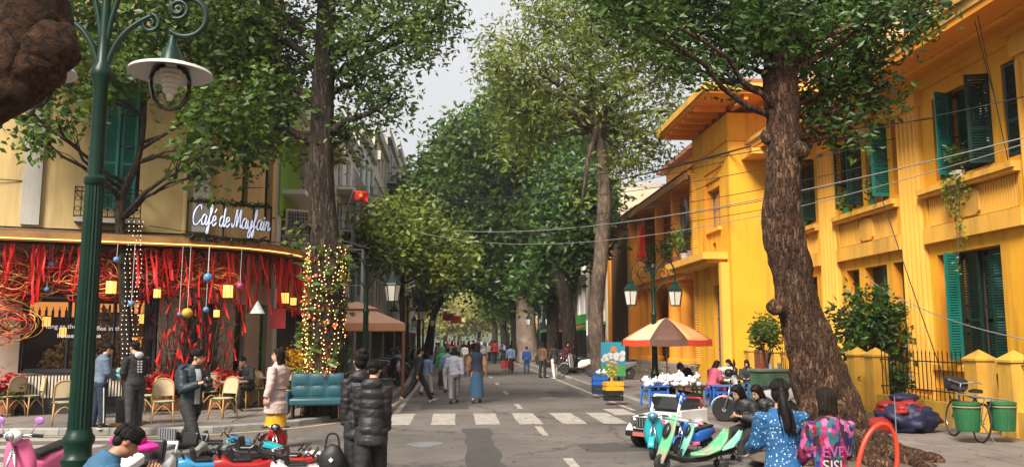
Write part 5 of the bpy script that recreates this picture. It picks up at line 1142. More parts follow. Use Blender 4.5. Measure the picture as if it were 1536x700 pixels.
# yellow fence
fence = thing('yellow_fence', 'low yellow wall fence with capped posts and black iron bars', 'fence')
b = MB(); b.bb(-0.19,-0.19,0,0.19,0.19,1.32); b.bb(-0.22,-0.22,1.32,0.22,0.22,1.36); b.lathe([(0.31,1.36),(0.01,1.53)], 4, T=Matrix.Rotation(R(45),3,'Z')); pm = b.mesh('post', M('fence_yellow', (0.62,0.34,0.04), 0.8, 0.15, 2, dirt=(0.16,0.12,0.05), damt=0.75, dscale=2.5, streak=True))
PY = [28.0-0.25, 25.5, 23.3, 20.3, 19.4, 15.45, 14.45, 10.4]
for y in PY:
    o = bpy.data.objects.new('post', pm); COL.objects.link(o); o.parent = fence; o.location = (10, y, 0.12)
FY = MATS['fence_yellow']
for a, c in ((19.2,15.65), (14.25,10.6), (25.3,23.5), (27.55,25.7)):
    mb = MB(); mb.bb(9.86, c, 0.11, 10.14, a, 0.58); mb.build('low_wall', FY, fence)
    mb = MB(); mb.tube([(10,c,0.78),(10,a,0.78)], 0.014, 6); mb.build('rail', IRON, fence); mb = MB(); mb.tube([(10,c,1.38),(10,a,1.38)], 0.014, 6); mb.build('rail', IRON, fence)
    n = int((a-c)/0.15); b = MB(); b.tube([(0,0,0),(0,0,0.98)], 0.011, 6); b.lathe([(0.018,0.98),(0.001,1.06)], 6); bm_ = b.mesh('bar', IRON)
    slat = c > 25
    if slat: b = MB(); b.bb(-0.012,-0.05,0,0.012,0.05,0.95); bm_ = b.mesh('slat', M('red_brown_slat', (0.16,0.05,0.03), 0.7, 0.2, 3))
    for i in range(n):
        o = bpy.data.objects.new('slat' if slat else 'bar', bm_); COL.objects.link(o); o.parent = fence; o.location = (10, c+(a-c)*(i+0.5)/n, 0.56+random.uniform(-0.01,0.01)); o.rotation_euler = (random.uniform(-0.015,0.015), 0, 0)
# overhead cables
CBLK = M('cable_black', (0.008,0.008,0.008), 0.6, 0.1, 3); CGRY = M('cable_grey', (0.24,0.24,0.24), 0.6, 0.1, 3)
def cable(a, b_, sag, r, m, label, n=22, grp='overhead cables'):
    pts = [a+(b_-a)*(k/n)-Vector((0,0,sag*4*(k/n)*(1-k/n))) for k in range(n+1)]
    o = MB(); o.tube(pts, r, 5); tag(o.build('overhead_cable', m, smooth=True), label, 'cable', grp)
cable(AX(1600,190,11.3), AX(560,325,-5.0), 1.4, 0.015, CGRY, 'pale cable bundle sagging across the street from the villa')
cable(AX(1600,196,11.3), AX(540,318,-5.0), 1.9, 0.010, CGRY, 'thin pale cable below the pale bundle across the street')
cable(AX(1560,140,11.3), AX(500,278,-5.0), 0.7, 0.012, CBLK, 'thin black cable high across the street from the villa')
cable(AX(1400,178,11.4), AX(900,200,-5.0) if False else AX(640,262,-5.0), 0.4, 0.012, CBLK, 'black cable crossing above the tower to the tall trees')
cable(Vector((9.9,26.9,8.3)), AX(590,285,-5.0), 1.2, 0.035, CBLK, 'thick black cable from the stair tower across the street')
cable(Vector((9.5,28.5,8.1)), AX(610,300,-5.0), 1.0, 0.012, CBLK, 'thin black cable beside the thick one from the tower')
for k, (z, px, py) in enumerate(((7.0,500,292),(6.5,520,305),(6.2,560,318),(5.9,600,330))):
    cable(Vector((11.35, 20.4+k*0.3, z)), AX(px, py, -5.0), 0.9+0.2*k, 0.011, CBLK, 'thin black cable from the villa pilaster, %s of four' % ('highest','second highest','third highest','lowest')[k])
cable(AX(1268,128,10.3), AX(1432,612,9.95), 0.15, 0.012, CBLK, 'black drop wire from the villa eaves to the fence')
cable(AX(1460,-10,10.25), AX(1512,240,11.2), 0.05, 0.01, CBLK, 'black drop wire down the villa front near the shutters')
cable(AX(1452,-10,10.25), AX(1490,140,11.3), 0.05, 0.008, CBLK, 'second black drop wire down the villa front near the shutters')
cable(AX(1290,410,11.3), AX(1536,508,10.3), 0.25, 0.012, CGRY, 'pale cable slung low along the villa ground floor')
cable(Vector((-16,18.0,5.8)), Vector((-5.2,22.6,5.9)), 0.25, 0.012, CBLK, 'black cable along the ochre cafe front')
cable(Vector((-9.0,20.5,4.7)), AX(500,278,-5.0), 0.5, 0.012, CBLK, 'black cable looping past the cafe sign')
cable(Vector((-7.5,20.8,4.6)), Vector((9.5,30,7.6)), 1.3, 0.011, CBLK, 'thin black cable from the cafe corner to the tower')
coil = thing('cable_coil', 'tangled black cable coil hanging at the tower edge', 'cable', (9.2, 32.6, 6.6))
for k in range(7):
    mb = MB(); mb.tube([(0.05*math.sin(k*2)+0.0, (0.3+0.03*k)*math.cos(a)*0.8, (0.85-0.05*k)*math.sin(a)) for a in np.linspace(0, 2*math.pi, 25)[:-1]], 0.03, 5, closed=True); mb.build('loop', CBLK, coil, smooth=True)
# market parasol on the right
par = thing('market_parasol', 'orange and brown market parasol over the pavement stall', 'parasol', (6.15, 24.1, 0.12), R(11))
mb = MB(); mb.tube([(0,0,0.05),(0,0,2.35)], 0.022, 8); mb.build('pole', ZINC, par); mb = MB(); mb.lathe([(0.25,0),(0.25,0.06),(0.05,0.1),(0.04,0.3)], 16); mb.build('base', BLACK, par)
PCOL = [M('parasol_orange', (0.72,0.26,0.10), 0.7, 0.1, 3), M('parasol_brown', (0.10,0.045,0.03), 0.7, 0.15, 3), M('parasol_peach', (0.70,0.42,0.26), 0.7, 0.1, 3)]
PRED = M('parasol_red', (0.60,0.05,0.02), 0.7, 0.1, 3)
for k in range(8):
    a0, a1 = math.pi*k/4, math.pi*(k+1)/4; am = (a0+a1)/2; mb = MB(); P_ = lambda a, r, z: (r*math.cos(a), r*math.sin(a), z)
    rows = []
    for i in range(6):
        t = i/5; r = 0.05+1.30*t; z = 2.33-0.62*t**1.25; rows.append([P_(a0,r,z), P_((a0+am)/2,r*0.965,z-0.012*t), P_(am,r*0.955,z-0.02*t), P_((a1+am)/2,r*0.965,z-0.012*t), P_(a1,r,z)])
    mb.sheet(rows); pnl = mb.build('canopy_panel', PCOL[1] if k % 2 else (PCOL[0] if k % 4 else PCOL[2]), par, smooth=True, solid=0.006)
    mb = MB(); mb.sheet([rows[-1], [(x*1.0, y*1.0, z-0.17) for x, y, z in rows[-1]]]); mb.build('valance', PCOL[1] if k % 2 else PRED, pnl, solid=0.006)
    mb = MB(); mb.tube([P_(a0,0.05,2.30), P_(a0,1.33,1.70)], 0.008, 5); mb.tube([P_(a0,0.03,1.75), P_(a0,0.65,2.03)], 0.007, 5); mb.build('rib', ZINC, par)
# peach square parasol on the left
par2 = thing('cafe_parasol', 'peach square double-roof parasol on the left pavement', 'parasol', (-3.25, 28.0, 0.12), R(3))
PEA = M('peach_canvas', (0.80,0.46,0.30), 0.7, 0.1, 2); PEAD = M('peach_canvas_band', (0.74,0.34,0.18), 0.7, 0.1, 2)
def pyr(mb, s0, z0, s1, z1): 
    c0 = [(-s0,-s0,z0),(s0,-s0,z0),(s0,s0,z0),(-s0,s0,z0)]; c1 = [(-s1,-s1,z1),(s1,-s1,z1),(s1,s1,z1),(-s1,s1,z1)]
    for k in range(4): mb.quad(c0[k], c0[(k+1)%4], c1[(k+1)%4], c1[k])
mb = MB(); pyr(mb, 1.6, 2.22, 0.55, 2.68); mb.build('canopy', PEA, par2, solid=0.01); mb = MB(); pyr(mb, 0.72, 2.70, 0.05, 2.95); mb.build('top_canopy', PEA, par2, solid=0.01)
mb = MB(); pyr(mb, 1.6, 1.98, 1.602, 2.22); mb.build('valance', PEAD, par2, solid=0.008)
for sx, sy in ((-1,-1),(1,-1),(1,1),(-1,1)): mb = MB(); mb.tube([(1.56*sx,1.56*sy,0.0),(1.56*sx,1.56*sy,2.2)], 0.04, 8); mb.build('leg', M('parasol_leg', (0.25,0.10,0.05), 0.6), par2); mb = MB(); mb.tube([(0.05*sx,0.05*sy,2.9),(1.58*sx,1.58*sy,2.22)], 0.018, 5); mb.build('rib', ZINC, par2)
# flags
def flag(name, label, loc, pts_w, h_, rz, star=True, droop=False, pole=None):
    t = thing(name, label, 'flag', loc, rz); mb = MB(); n = 8
    if droop: mb.sheet([[(0.09*math.sin(i*1.9+j*0.4)*(0.4+0.6*j/n)+pts_w*(i/5-0.5)*(0.35+0.5*j/n), 0.05*math.cos(i*2.3), -h_*j/n) for i in range(6)] for j in range(n+1)])
    else: mb.sheet([[(pts_w*i/n, 0.08*math.sin(i*0.9+j*0.5), -h_*j/5-0.12*i/n*pts_w) for i in range(n+1)] for j in range(6)])
    fl = mb.build('cloth', M('flag_red', (0.62,0.02,0.015), 0.6, 0.1, 3), t, smooth=True, solid=0.004)
    if star:
        s = MB(); pl = [(pts_w*0.5+(0.24*h_ if k % 2 == 0 else 0.095*h_)*math.sin(math.pi*k/5), -h_*0.5-0.05*pts_w+(0.24*h_ if k % 2 == 0 else 0.095*h_)*math.cos(math.pi*k/5)) for k in range(10)]
        s.prism(pl, -0.13, -0.10, f=lambda u, v, q: (u, q, v)); s.build('star', M('flag_yellow', (0.75,0.5,0.03), 0.6), fl)
    p = MB(); p.tube(pole or [(0,0,-h_*1.2),(0,0,0.15)], 0.018, 6); p.build('pole', ZINC, t); return t
flag('flag', 'red flag with yellow star on the white house cage balcony', AX(531,285,-4.0), 0.55, 0.42, 0, pole=[(0,0,0.05),(-0.25,0,-0.7),(-0.6,0.1,-1.3)])
flag('flag', 'drooping red flag on the porch balcony pole', AX(963,338,8.5), 0.65, 1.5, 0.4, star=False, droop=True, pole=[(0.1,0,0.4),(0.15,0,-2.4)])
# green cabinet with cups
cb = thing('utility_cabinet', 'graffiti-scuffed green metal cabinet beside the leaning tree', 'cabinet', (6.95, 18.2, 0.12), R(6))
CABG = M('cabinet_green', (0.10,0.24,0.13), 0.5, 0.15, 2, dirt=(0.30,0.32,0.26), damt=0.6, dscale=2.4, sat2=(0.05,0.13,0.08))
mb = MB(); mb.bb(-0.36,-0.25,0.08,0.36,0.25,1.02); mb.build('body', CABG, cb, bevel=0.012); mb = MB(); mb.bb(-0.40,-0.29,1.02,0.40,0.29,1.08); mb.build('top', M('cabinet_top', (0.22,0.26,0.18), 0.6, 0.2, 3), cb, bevel=0.01); mb = MB(); mb.bb(-0.38,-0.27,0,0.38,0.27,0.08); mb.build('plinth', KERB, cb)
mb = MB(); mb.bb(-0.33,-0.262,0.12,-0.01,-0.251,0.98); mb.build('door', CABG, cb); mb = MB(); mb.bb(0.01,-0.262,0.12,0.33,-0.251,0.98); mb.build('door', CABG, cb); mb = MB(); mb.tube([(0.05,-0.27,0.5),(0.05,-0.285,0.54),(0.05,-0.27,0.58)], 0.01, 6); mb.build('handle', ZINC, cb)
for k, (x, m_, lab, r, h_) in enumerate(((-0.2, M('cup_red', (0.5,0.06,0.03), 0.4), 'red plastic cup on the green cabinet', 0.045, 0.11), (-0.02, WHITE, 'white paper cup on the green cabinet', 0.04, 0.10), (0.18, M('jar_glass', (0.35,0.33,0.28), 0.15), 'glass jar on the green cabinet', 0.05, 0.13))):
    mb = MB(); mb.lathe([(r*0.8,0),(r,h_),(r*0.88,h_),(r*0.7,0.012)], 14); o = mb.build('cup' if k < 2 else 'jar', m_, smooth=40); o.location = (6.95+x, 18.1, 1.2); tag(o, lab, 'cup' if k < 2 else 'jar')
# picture board on an easel
bd_ = thing('picture_board', 'painted board with blue sky, clouds and orange roofed house by the stall', 'board', (5.62, 29.6, 0.12), R(-4))
mb = MB(); mb.bb(-0.43,-0.02,0.42,0.43,0.02,1.62); mb.build('panel', M('board_sky', (0.02,0.26,0.36), 0.6, 0.1, 3), bd_)
mb = MB()
for (x, z, r) in ((-0.25,1.08,0.13),(-0.1,1.14,0.12),(0.12,1.12,0.15),(0.3,1.06,0.12),(0.34,1.22,0.10),(-0.36,1.0,0.08)): mb.lathe([(r,0),(r,0.004)], 16, (x,-0.028,z), T=Matrix.Rotation(R(90),3,'X'))
mb.build('cloud', M('board_white', (0.62,0.60,0.62), 0.6), bd_)
mb = MB(); mb.prism([(-0.12,1.28),(0.16,1.28),(0.10,1.46),(-0.04,1.5)], -0.036, -0.022, f=lambda u, v, q: (u, q, v)); mb.build('roof', M('board_orange', (0.55,0.20,0.05), 0.6), bd_)
mb = MB(); mb.bb(-0.428,-0.03,0.425,0.428,-0.021,0.8); mb.build('grass', M('board_green', (0.06,0.28,0.08), 0.6, 0.3, 9), bd_)
for x in (-0.33, 0.33): mb = MB(); mb.bar((x,0.03,0),(x*0.6,0.05,1.7),0.04,0.03); mb.build('leg', DARKW, bd_)
mb = MB(); mb.bar((0,0.5,0),(0,0.05,1.5),0.04,0.03); mb.build('leg', DARKW, bd_)
# notice plate on the tall tree and pole
sg = thing('notice_sign', 'small white notice board on a post by the tall slim tree', 'sign', (6.6, 39, 0.12)); mb = MB(); mb.tube([(0,0,0),(0,0,2.6)], 0.025, 6); mb.build('post', ZINC, sg); mb = MB(); mb.bb(-0.45,-0.04,1.9,0.25,-0.026,2.6); mb.build('plate', WHITE, sg)
# red shop banners far down the street
for k, (px, py, Y, lab) in enumerate(((664,470,95,'red banner strung over the far street by the left row'), (676,474,98,'second red banner strung over the far street'))):
    c = AY(px, py, Y); t = thing('street_banner', lab, 'banner', c); mb = MB(); mb.sheet([[(x*0.25, 0.1*math.sin(x), -z*0.4+0.05*math.sin(x*2)) for x in range(6)] for z in range(3)]); mb.build('cloth', M('banner_red', (0.5,0.03,0.03), 0.6), t, solid=0.01); mb = MB(); mb.tube([(-3,0,0.6),(0,0,0.02),(1.25,0,0.02),(5,0,0.7)], 0.015, 5); mb.build('rope', CBLK, t)
# ================================================================== CAFE FURNITURE AND DECORATION
RAT = M('rattan_cane', (0.44,0.25,0.085), 0.5, 0.18, 10, obj=0.15); WEAVE = M('woven_cane', (0.50,0.40,0.24), 0.6, 0.25, 60, bump=0.5, bscale=120); GTRIM = M('green_cane', (0.02,0.14,0.06), 0.5, 0.2, 20)
def rattan_chair(label, loc, rz):
    t = thing('rattan_chair', label, 'chair', loc, rz, 'rattan cafe chairs')
    mb = MB(); mb.lathe([(0.20,0.42),(0.225,0.43),(0.225,0.455),(0.20,0.465)], 20, sx=1.0, sy=0.95); mb.build('seat', WEAVE, t, smooth=40)
    mb = MB(); mb.tube([(0.228*math.cos(a), 0.218*math.sin(a), 0.44) for a in np.linspace(0, 2*math.pi, 21)[:-1]], 0.017, 6, closed=True); mb.build('seat_rim', GTRIM, t, smooth=True)
    arch = smooth_pl([(-0.20,-0.18,0.44),(-0.205,-0.22,0.66),(-0.17,-0.255,0.84),(0,-0.27,0.90),(0.17,-0.255,0.84),(0.205,-0.22,0.66),(0.20,-0.18,0.44)], 4)
    mb = MB(); mb.tube(arch, 0.016, 7); mb.build('back_frame', RAT, t, smooth=True)
    mb = MB(); inner = [p*0.93+Vector((0,-0.013,0.045)) for p in arch if p.z > 0.52]; c = Vector((0,-0.235,0.56))
    n = len(inner); mb._add([tuple(c)]+[tuple(p) for p in inner], [(0,i+1,i+2) for i in range(n-1)]+[(0,n,1)]); mb.build('back_panel', WEAVE, t, solid=0.012)
    for (x, y, dx, dy) in ((0.18,0.16,0.03,0.05),(-0.18,0.16,-0.03,0.05),(0.19,-0.18,0.02,-0.06),(-0.19,-0.18,-0.02,-0.06)):
        mb = MB(); mb.tube([(x+dx,y+dy,0),(x,y,0.44)], 0.016, 7); mb.build('leg', RAT, t, smooth=True)
    for (a, b_) in (((0.2,0.19),(-0.2,0.19)),((0.205,-0.21),(-0.205,-0.21)),((0.2,0.19),(0.205,-0.21)),((-0.2,0.19),(-0.205,-0.21))):
        mb = MB(); mb.tube(smooth_pl([(a[0],a[1],0.16),((a[0]+b_[0])/2,(a[1]+b_[1])/2,0.37),(b_[0],b_[1],0.16)], 4), 0.010, 6); mb.build('brace', RAT, t, smooth=True)
    return t
def g_(px, py, off=0.5):
    """pavement point for a pixel, kept clear of the cafe wall"""
    p = G(px, py, 0.12); d = Vector((p.x, p.y, 0)); pl = off_plan(off); best = None
    for a, b_ in zip(pl, pl[1:]):
        e = b_-a; den = d.x*e.y-d.y*e.x
        if abs(den) < 1e-9: continue
        k = (a.x*e.y-a.y*e.x)/den; m = (a.x*d.y-a.y*d.x)/den
        if -0.01 <= m <= 1.01 and k > 0: best = k if best is None else min(best, k)
    if best is not None and best < 1: p = Vector((d.x*best, d.y*best, 0.12))
    return p
ch = rattan_chair('rattan chair with green seat rim standing alone right of the menu stand', G(243,634,0.12), R(200))
CH = [(95,636,25,'rattan chair at the round table below the cafe window'), (135,622,200,'rattan chair behind the round table below the cafe window'), (14,624,60,'rattan chair under the far end of the slatted bench'), (42,615,160,'rattan chair tucked beside the bench end'), (222,622,80,'rattan chair just behind the menu stand'),
      (288,610,170,'rattan chair beside the poinsettia pot'), (333,628,150,'rattan chair at the round table behind the man with the camera'), (358,612,185,'rattan chair in front of the seated guest'), (383,606,200,'rattan chair nearest the seated guest'), (376,596,10,'rattan chair facing the seated guest'),
      (466,622,185,'rattan chair with its back to the street before the blue sofa'), (507,620,95,'rattan chair side-on at the end of the blue sofa'), (424,612,120,'rattan chair behind the woman in the pale coat'), (316,600,20,'rattan chair against the cafe corner wall')]
for px, py, rz, lab in CH: dup(ch, g_(px, py), R(rz), lab)
TABT = M('table_top_marble', (0.30,0.24,0.2), 0.3, 0.3, 6)
def round_table(label, loc):
    t = thing('cafe_table', label, 'table', loc, 0, 'round cafe tables'); mb = MB(); mb.lathe([(0.31,0.70),(0.32,0.71),(0.32,0.73),(0.31,0.74)], 24); mb.build('table_top', TABT, t, smooth=40)
    mb = MB(); mb.lathe([(0.045,0.05),(0.03,0.12),(0.028,0.62),(0.05,0.70)], 12); mb.build('stem', IRON, t, smooth=40)
    for k in range(3): a = 2.1*k+0.5; mb = MB(); mb.tube(smooth_pl([(0,0,0.13),(0.15*math.cos(a),0.15*math.sin(a),0.10),(0.27*math.cos(a),0.27*math.sin(a),0.015)], 4), 0.018, 6); mb.build('foot', IRON, t, smooth=True)
    return t
tb = round_table('small round pedestal table below the cafe window', g_(118,628))
for px, py, lab in ((20,612,'small round pedestal table by the bench end'), (350,618,'small round pedestal table among the corner chairs'), (436,612,'small round pedestal table before the blue sofa'), (395,600,'small round pedestal table by the seated guest')): dup(tb, g_(px, py), 0.4, lab)
# blue tufted sofa
SOFA = M('sofa_teal_leather', (0.018,0.075,0.095), 0.4, 0.15, 4)
sf = thing('sofa', 'dark blue tufted sofa in front of the fairy light tree', 'sofa', (-3.05, 19.05, 0.12), R(186)); sf.scale = (0.9,0.9,0.95)
mb = MB(); n = 24; m_ = 12; rows = []
for j in range(m_+1):
    z = 0.45+0.55*j/m_; rows.append([(-0.62+1.24*i/n, -0.28-0.03+0.035*(abs(math.sin(math.pi*3*(i/n)))*abs(math.sin(math.pi*2*(j/m_))))**0.5, z) for i in range(n+1)])
mb.sheet(rows); mb.bb(-0.64,-0.42,0.30,0.64,-0.315,1.02); mb.build('backrest', SOFA, sf, smooth=40)
mb = MB(); mb.bb(-0.64,-0.31,0.30,0.64,0.30,0.47); mb.build('seat', SOFA, sf, bevel=0.05, seg=3, smooth=40)
for s_ in (-1,1): mb = MB(); mb.bb(0.642*s_ if s_ < 0 else 0.642, -0.42, 0.1, (0.642+0.12)*s_ if s_ > 0 else -0.76, 0.30, 0.62); mb.build('armrest', SOFA, sf, bevel=0.03, seg=2)
for sx in (-0.56,0.56):
    for sy in (-0.34,0.24): mb = MB(); mb.tube([(sx,sy,0),(sx,sy,0.3)], 0.025, 8); mb.build('leg', DARKW, sf)
for k in range(6):
    for j in range(3): mb = MB(); mb.ell((-0.52+0.208*k, -0.30, 0.55+0.17*j), 0.014, 8, 6); mb.build('button', SOFA, sf)
# menu stand
ms = thing('menu_stand', 'black menu stand with lit board between two young people', 'menu stand', (-6.62, 17.75, 0.12), R(5))
mb = MB(); mb.tube([(0,0.1,0.05),(0,0.1,0.95)], 0.03, 8); mb.build('post', IRON, ms); mb = MB(); mb.bb(-0.3,-0.15,0,0.3,0.3,0.05); mb.build('base', M('stand_wood', (0.30,0.16,0.05), 0.6, 0.2, 5), ms)
mb = MB(); mb.box((0,0.05,1.02),(0.62,0.46,0.04),(R(28),0,0)); bdm = mb.build('board', M('menu_wood', (0.42,0.22,0.06), 0.5, 0.2, 6), ms)
for x, c in ((-0.15,(0.05,0.35,0.32)),(0.15,(0.50,0.46,0.40))): mb = MB(); mb.box((x,0.04,1.047),(0.26,0.38,0.006),(R(28),0,0)); mb.build('menu_page', M('menu_page_%d' % int(x*100), c, 0.4, 0.15, 14, emit=c, estr=0.25), bdm)
mb = MB(); mb.bb(-0.22,-0.02,0.051,0.22,0.26,0.5); mb.build('planter', BLACK, ms)
# poinsettias and flowers along the front
PRL = M('poinsettia_red', (0.42,0.008,0.012), 0.5, 0.2, 6, isl=0.4); YFL = M('yellow_blossom', (0.70,0.36,0.01), 0.6, 0.2, 6, isl=0.3)
def flowerpot(label, loc, mat, h_=0.8, r_=0.35, seed=1, ls=0.13, n=40):
    t = shrub('flower_pot', label, loc, h_, r_, mat, ls, n, 10, seed, (0.2,0.3,POTT), base_z=0.2); rnd = random.Random(seed)
    leafmesh('leaves', [Vector((rnd.uniform(-1,1)*r_*0.8, rnd.uniform(-1,1)*r_*0.8, h_*rnd.uniform(0.15,0.5))) for i in range(n//2)], ls, LF_B, t, 8, 0.07, 0.5, 0.2, seed)
    return t
for k, (px, py, lab) in enumerate(((238,585,'red poinsettia pot beside the menu stand wall'), (252,582,'second red poinsettia pot against the cafe wall'), (326,584,'red and green poinsettia pot at the cafe corner'), (10,590,'red poinsettia pot at the bench end'), (340,590,'leafy red flower pot by the corner door'))):
    flowerpot(lab, g_(px, py)+Vector((0,0,0.35)), PRL, 0.6, 0.34, 60+k)
flowerpot('bush of yellow apricot blossom beside the blue sofa', g_(448,606)+Vector((0,0,0.3)), YFL, 1.3, 0.55, 70, 0.09, 120)
# leafy climber and red flowers on the lit trunk
cl_ = thing('trunk_planting', 'ferns and red flowers tied round the lit tree trunk', 'plant', bl); rnd = random.Random(5); a1_, a2_ = [], []
for k in range(150):
    a = rnd.uniform(0, 6.28); z = rnd.uniform(1.0, 3.9); r = 0.38+rnd.uniform(0,0.1); (a1_ if k % 3 else a2_).append((r*math.cos(a), r*math.sin(a), z))
stuff(leafmesh('fern', a1_, 0.2, LF_A, cl_, 6, 0.07, 0.4, 0.3, 3)); leafmesh('red_flower', a2_, 0.09, M('trunk_flower', (0.45,0.07,0.02), 0.6, 0.2, 6, isl=0.5), cl_, 7, 0.06, 0.8, 0.0, 4)['kind'] = 'stuff'
BULB = GLOW('fairy_bulb', (1.0, 0.55, 0.16), 2.2)
def bulb_string(label, pts, m=None, r=0.014, grp='fairy light strings'):
    t = thing('fairy_light_string', label, 'string lights', pts[0], group=grp); P_ = [Vector(p)-Vector(pts[0]) for p in pts]
    mb = MB(); mb.tube(P_, 0.004, 4); mb.build('wire', CBLK, t); mb = MB()
    for p in P_: mb.ell(p+Vector((random.uniform(-.01,.01),random.uniform(-.01,.01),0)), r, 6, 4)
    stuff(mb.build('bulbs', m or BULB, t)); return t
for k in range(13):
    a = -math.pi/2+(k-6)*0.30+random.uniform(-0.06,0.06); rr = 0.445; q1_, q2_ = random.uniform(0,6), random.uniform(0.2,0.5)
    bulb_string('string of warm fairy lights hanging down the dark tree trunk', [(bl.x+rr*math.cos(a)+0.05*math.sin(i*q2_+q1_)+random.uniform(-0.02,0.02), bl.y+rr*math.sin(a), 3.95-0.11*i+random.uniform(-0.04,0.04)) for i in range(31)], r=0.013, grp='fairy lights on the tree trunk')
WB = GLOW('small_white_bulb', (0.85,0.75,0.6), 1.5)
for k, dx in enumerate((-0.12,-0.02,0.1,0.2)):
    bulb_string('pale bulb string draped down the slender cafe tree', [(bs.x-0.05+dx+0.03*math.sin(i*0.5+k), bs.y-0.18, 4.6-0.11*i) for i in range(34)], WB, 0.010, 'bulb strings on the cafe tree')
# hanging ornaments on strings
ORN = [M('ornament_blue', (0.10,0.22,0.42), 0.35, 0.3, 25), M('ornament_gold', (0.55,0.34,0.05), 0.35, 0.3, 25), M('ornament_pink', (0.55,0.06,0.22), 0.4, 0.2, 25), M('ornament_pale', (0.42,0.48,0.46), 0.4, 0.3, 20)]
for k, (px, py, r, m_, lab) in enumerate(((78,396,0.075,0,'blue bauble hanging near the lamp post'),(70,434,0.06,0,'small blue bauble hanging lower near the lamp post'),(175,389,0.075,0,'blue bauble beside the cafe tree strings'),(197,455,0.075,0,'blue bauble hanging below the cafe tree fork'),(312,416,0.11,0,'large blue patterned bauble at the cafe corner'),(309,464,0.07,0,'small blue bauble hanging low at the cafe corner'),(281,469,0.13,1,'gold woven bauble among the bare branches'),(269,471,0.05,0,'tiny blue bauble beside the gold woven one'),(360,428,0.075,2,'pink bauble hanging at the cafe corner'))):
    u, z = onA(px, py, 1.0) if px < 290 else (None, None)
    c = AY(px, py, 20.0 if px < 260 else 20.4); t = thing('hanging_bauble', lab, 'ornament', c); mb = MB(); mb.ell((0,0,0), (r,r,r*(1.0 if m_ != 1 else 0.9)), 16, 12); mb.build('ball', ORN[m_], t, smooth=True)
    mb = MB(); mb.tube([(0,0,r),(0.01,0,4.06-c.z)], 0.006, 5); mb.build('string', M('string_white', (0.6,0.6,0.58), 0.7), t)
t = thing('cone_ornament', 'pale cone shaped ornament hanging at the cafe corner', 'ornament', AY(386,470,20.8)); mb = MB(); mb.lathe([(0.19,0),(0.17,0.02),(0.02,0.30)], 18); mb.build('cone', ORN[3], t, smooth=40); mb = MB(); mb.tube([(0,0,0.3),(0,0,1.5)], 0.005, 5); mb.build('string', CBLK, t)
# paper lanterns
for px, py, s, lab in ((167,431,1.15,'glowing yellow paper lantern left of the cafe tree'), (342,437,1.2,'glowing yellow paper lantern at the cafe corner'), (427,447,1.1,'glowing yellow paper lantern near the green door'), (440,452,0.8,'smaller glowing lantern beside the green door'), (236,440,0.8,'small glowing lantern above the poinsettias'), (325,470,0.7,'small warm lamp in the corner doorway')):
    lantern('paper_lantern', lab, AY(px, py, 20.2 if px < 250 else (20.9 if px < 400 else 22.8)), s*0.8)
# wicker swirl garlands
WR = M('wicker_red', (0.55,0.012,0.012), 0.5, 0.3, 6, obj=0.4); WG = M('wicker_gold', (0.62,0.30,0.07), 0.5, 0.3, 6, obj=0.4); WD = M('wicker_dark', (0.06,0.02,0.015), 0.6, 0.3, 6)
def garland(label, c, R_, n, seed, ax):
    rnd = random.Random(seed); t = thing('wicker_garland', label, 'garland', c, group='wicker garlands on the cafe front')
    for k in range(n):
        r = R_*rnd.uniform(0.35,1.0); e = rnd.uniform(0.3,0.9); a0 = rnd.uniform(0,3.1); off = Vector((rnd.uniform(-1,1)*R_*0.4, rnd.uniform(-0.12,0.12), rnd.uniform(-0.6,0.4)*R_*0.6)); pts = []
        for a in np.linspace(0, 2*math.pi, 23)[:-1]:
            x = r*math.cos(a); z = r*e*math.sin(a); x, z = x*math.cos(a0)-z*math.sin(a0), x*math.sin(a0)+z*math.cos(a0); z *= 0.7
            pts.append(ax*(x+off.x)+Vector((-ax.y, ax.x, 0))*(off.y+0.12*math.sin(a*2+k))+Vector((0,0,z+off.z)))
        mb = MB(); mb.tube(pts, rnd.uniform(0.008,0.016), 5, closed=True); mb.build('wicker_loop', (WR,WR,WR,WG,WG,WD)[rnd.randint(0,5)], t, smooth=True)
for k, (px, py, R_) in enumerate(((5,400,0.62),(55,415,0.6),(100,405,0.6),(150,412,0.62),(185,400,0.5),(225,415,0.6),(265,405,0.55),(10,480,0.62),(120,420,0.5),(205,430,0.4),(35,395,0.5),(252,430,0.45),(80,390,0.5),(132,395,0.5),(168,425,0.45),(212,395,0.5),(285,410,0.5),(305,400,0.45),(20,430,0.5),(330,415,0.4))):
    u, z = onA(px, py, 0.55); garland('tangle of red and gold wicker loops below the cafe canopy' if py < 470 else 'large red wicker wreath beside the cafe window frame', Vector(fA(u, 0, -0.55))+Vector((0,0,z)), R_, 24, 100+k, dA)
# red ribbons
def ribbon(c, L_, w_, sway, seed, grp, lab):
    rnd = random.Random(seed); mb = MB(); n = 9; a = rnd.uniform(0,3.1)
    mb.sheet([[tuple(Vector((sway*(j/n)**1.2+w_*i*math.cos(a+0.7*j/n), w_*i*math.sin(a+0.7*j/n)+0.03*math.sin(j+seed), -L_*j/n))) for i in (-0.5,0.5)] for j in range(n+1)])
    o = mb.build('red_ribbon', RED, smooth=True); o.location = c; tag(o, lab, 'ribbon', grp)
oP = off_plan(1.0); 
def on_plan(t, d):
    pl = off_plan(d); seg = [(b_-a).length for a, b_ in zip(pl, pl[1:])]; s = t*sum(seg)
    for a, b_, L_ in zip(pl, pl[1:], seg):
        if s <= L_: return a+(b_-a)*(s/L_)
        s -= L_
    return pl[-1]
for k in range(90):
    t = 0.60+0.40*(k/89)**0.85; c = on_plan(t, 0.75+random.uniform(-0.25,0.25)); ribbon(Vector((c.x, c.y, 4.0)), random.uniform(0.6,1.6), random.uniform(0.03,0.08), random.uniform(-0.1,0.28), k, 'red ribbons hanging along the canopy corner', 'red ribbon hanging in the row below the canopy corner')
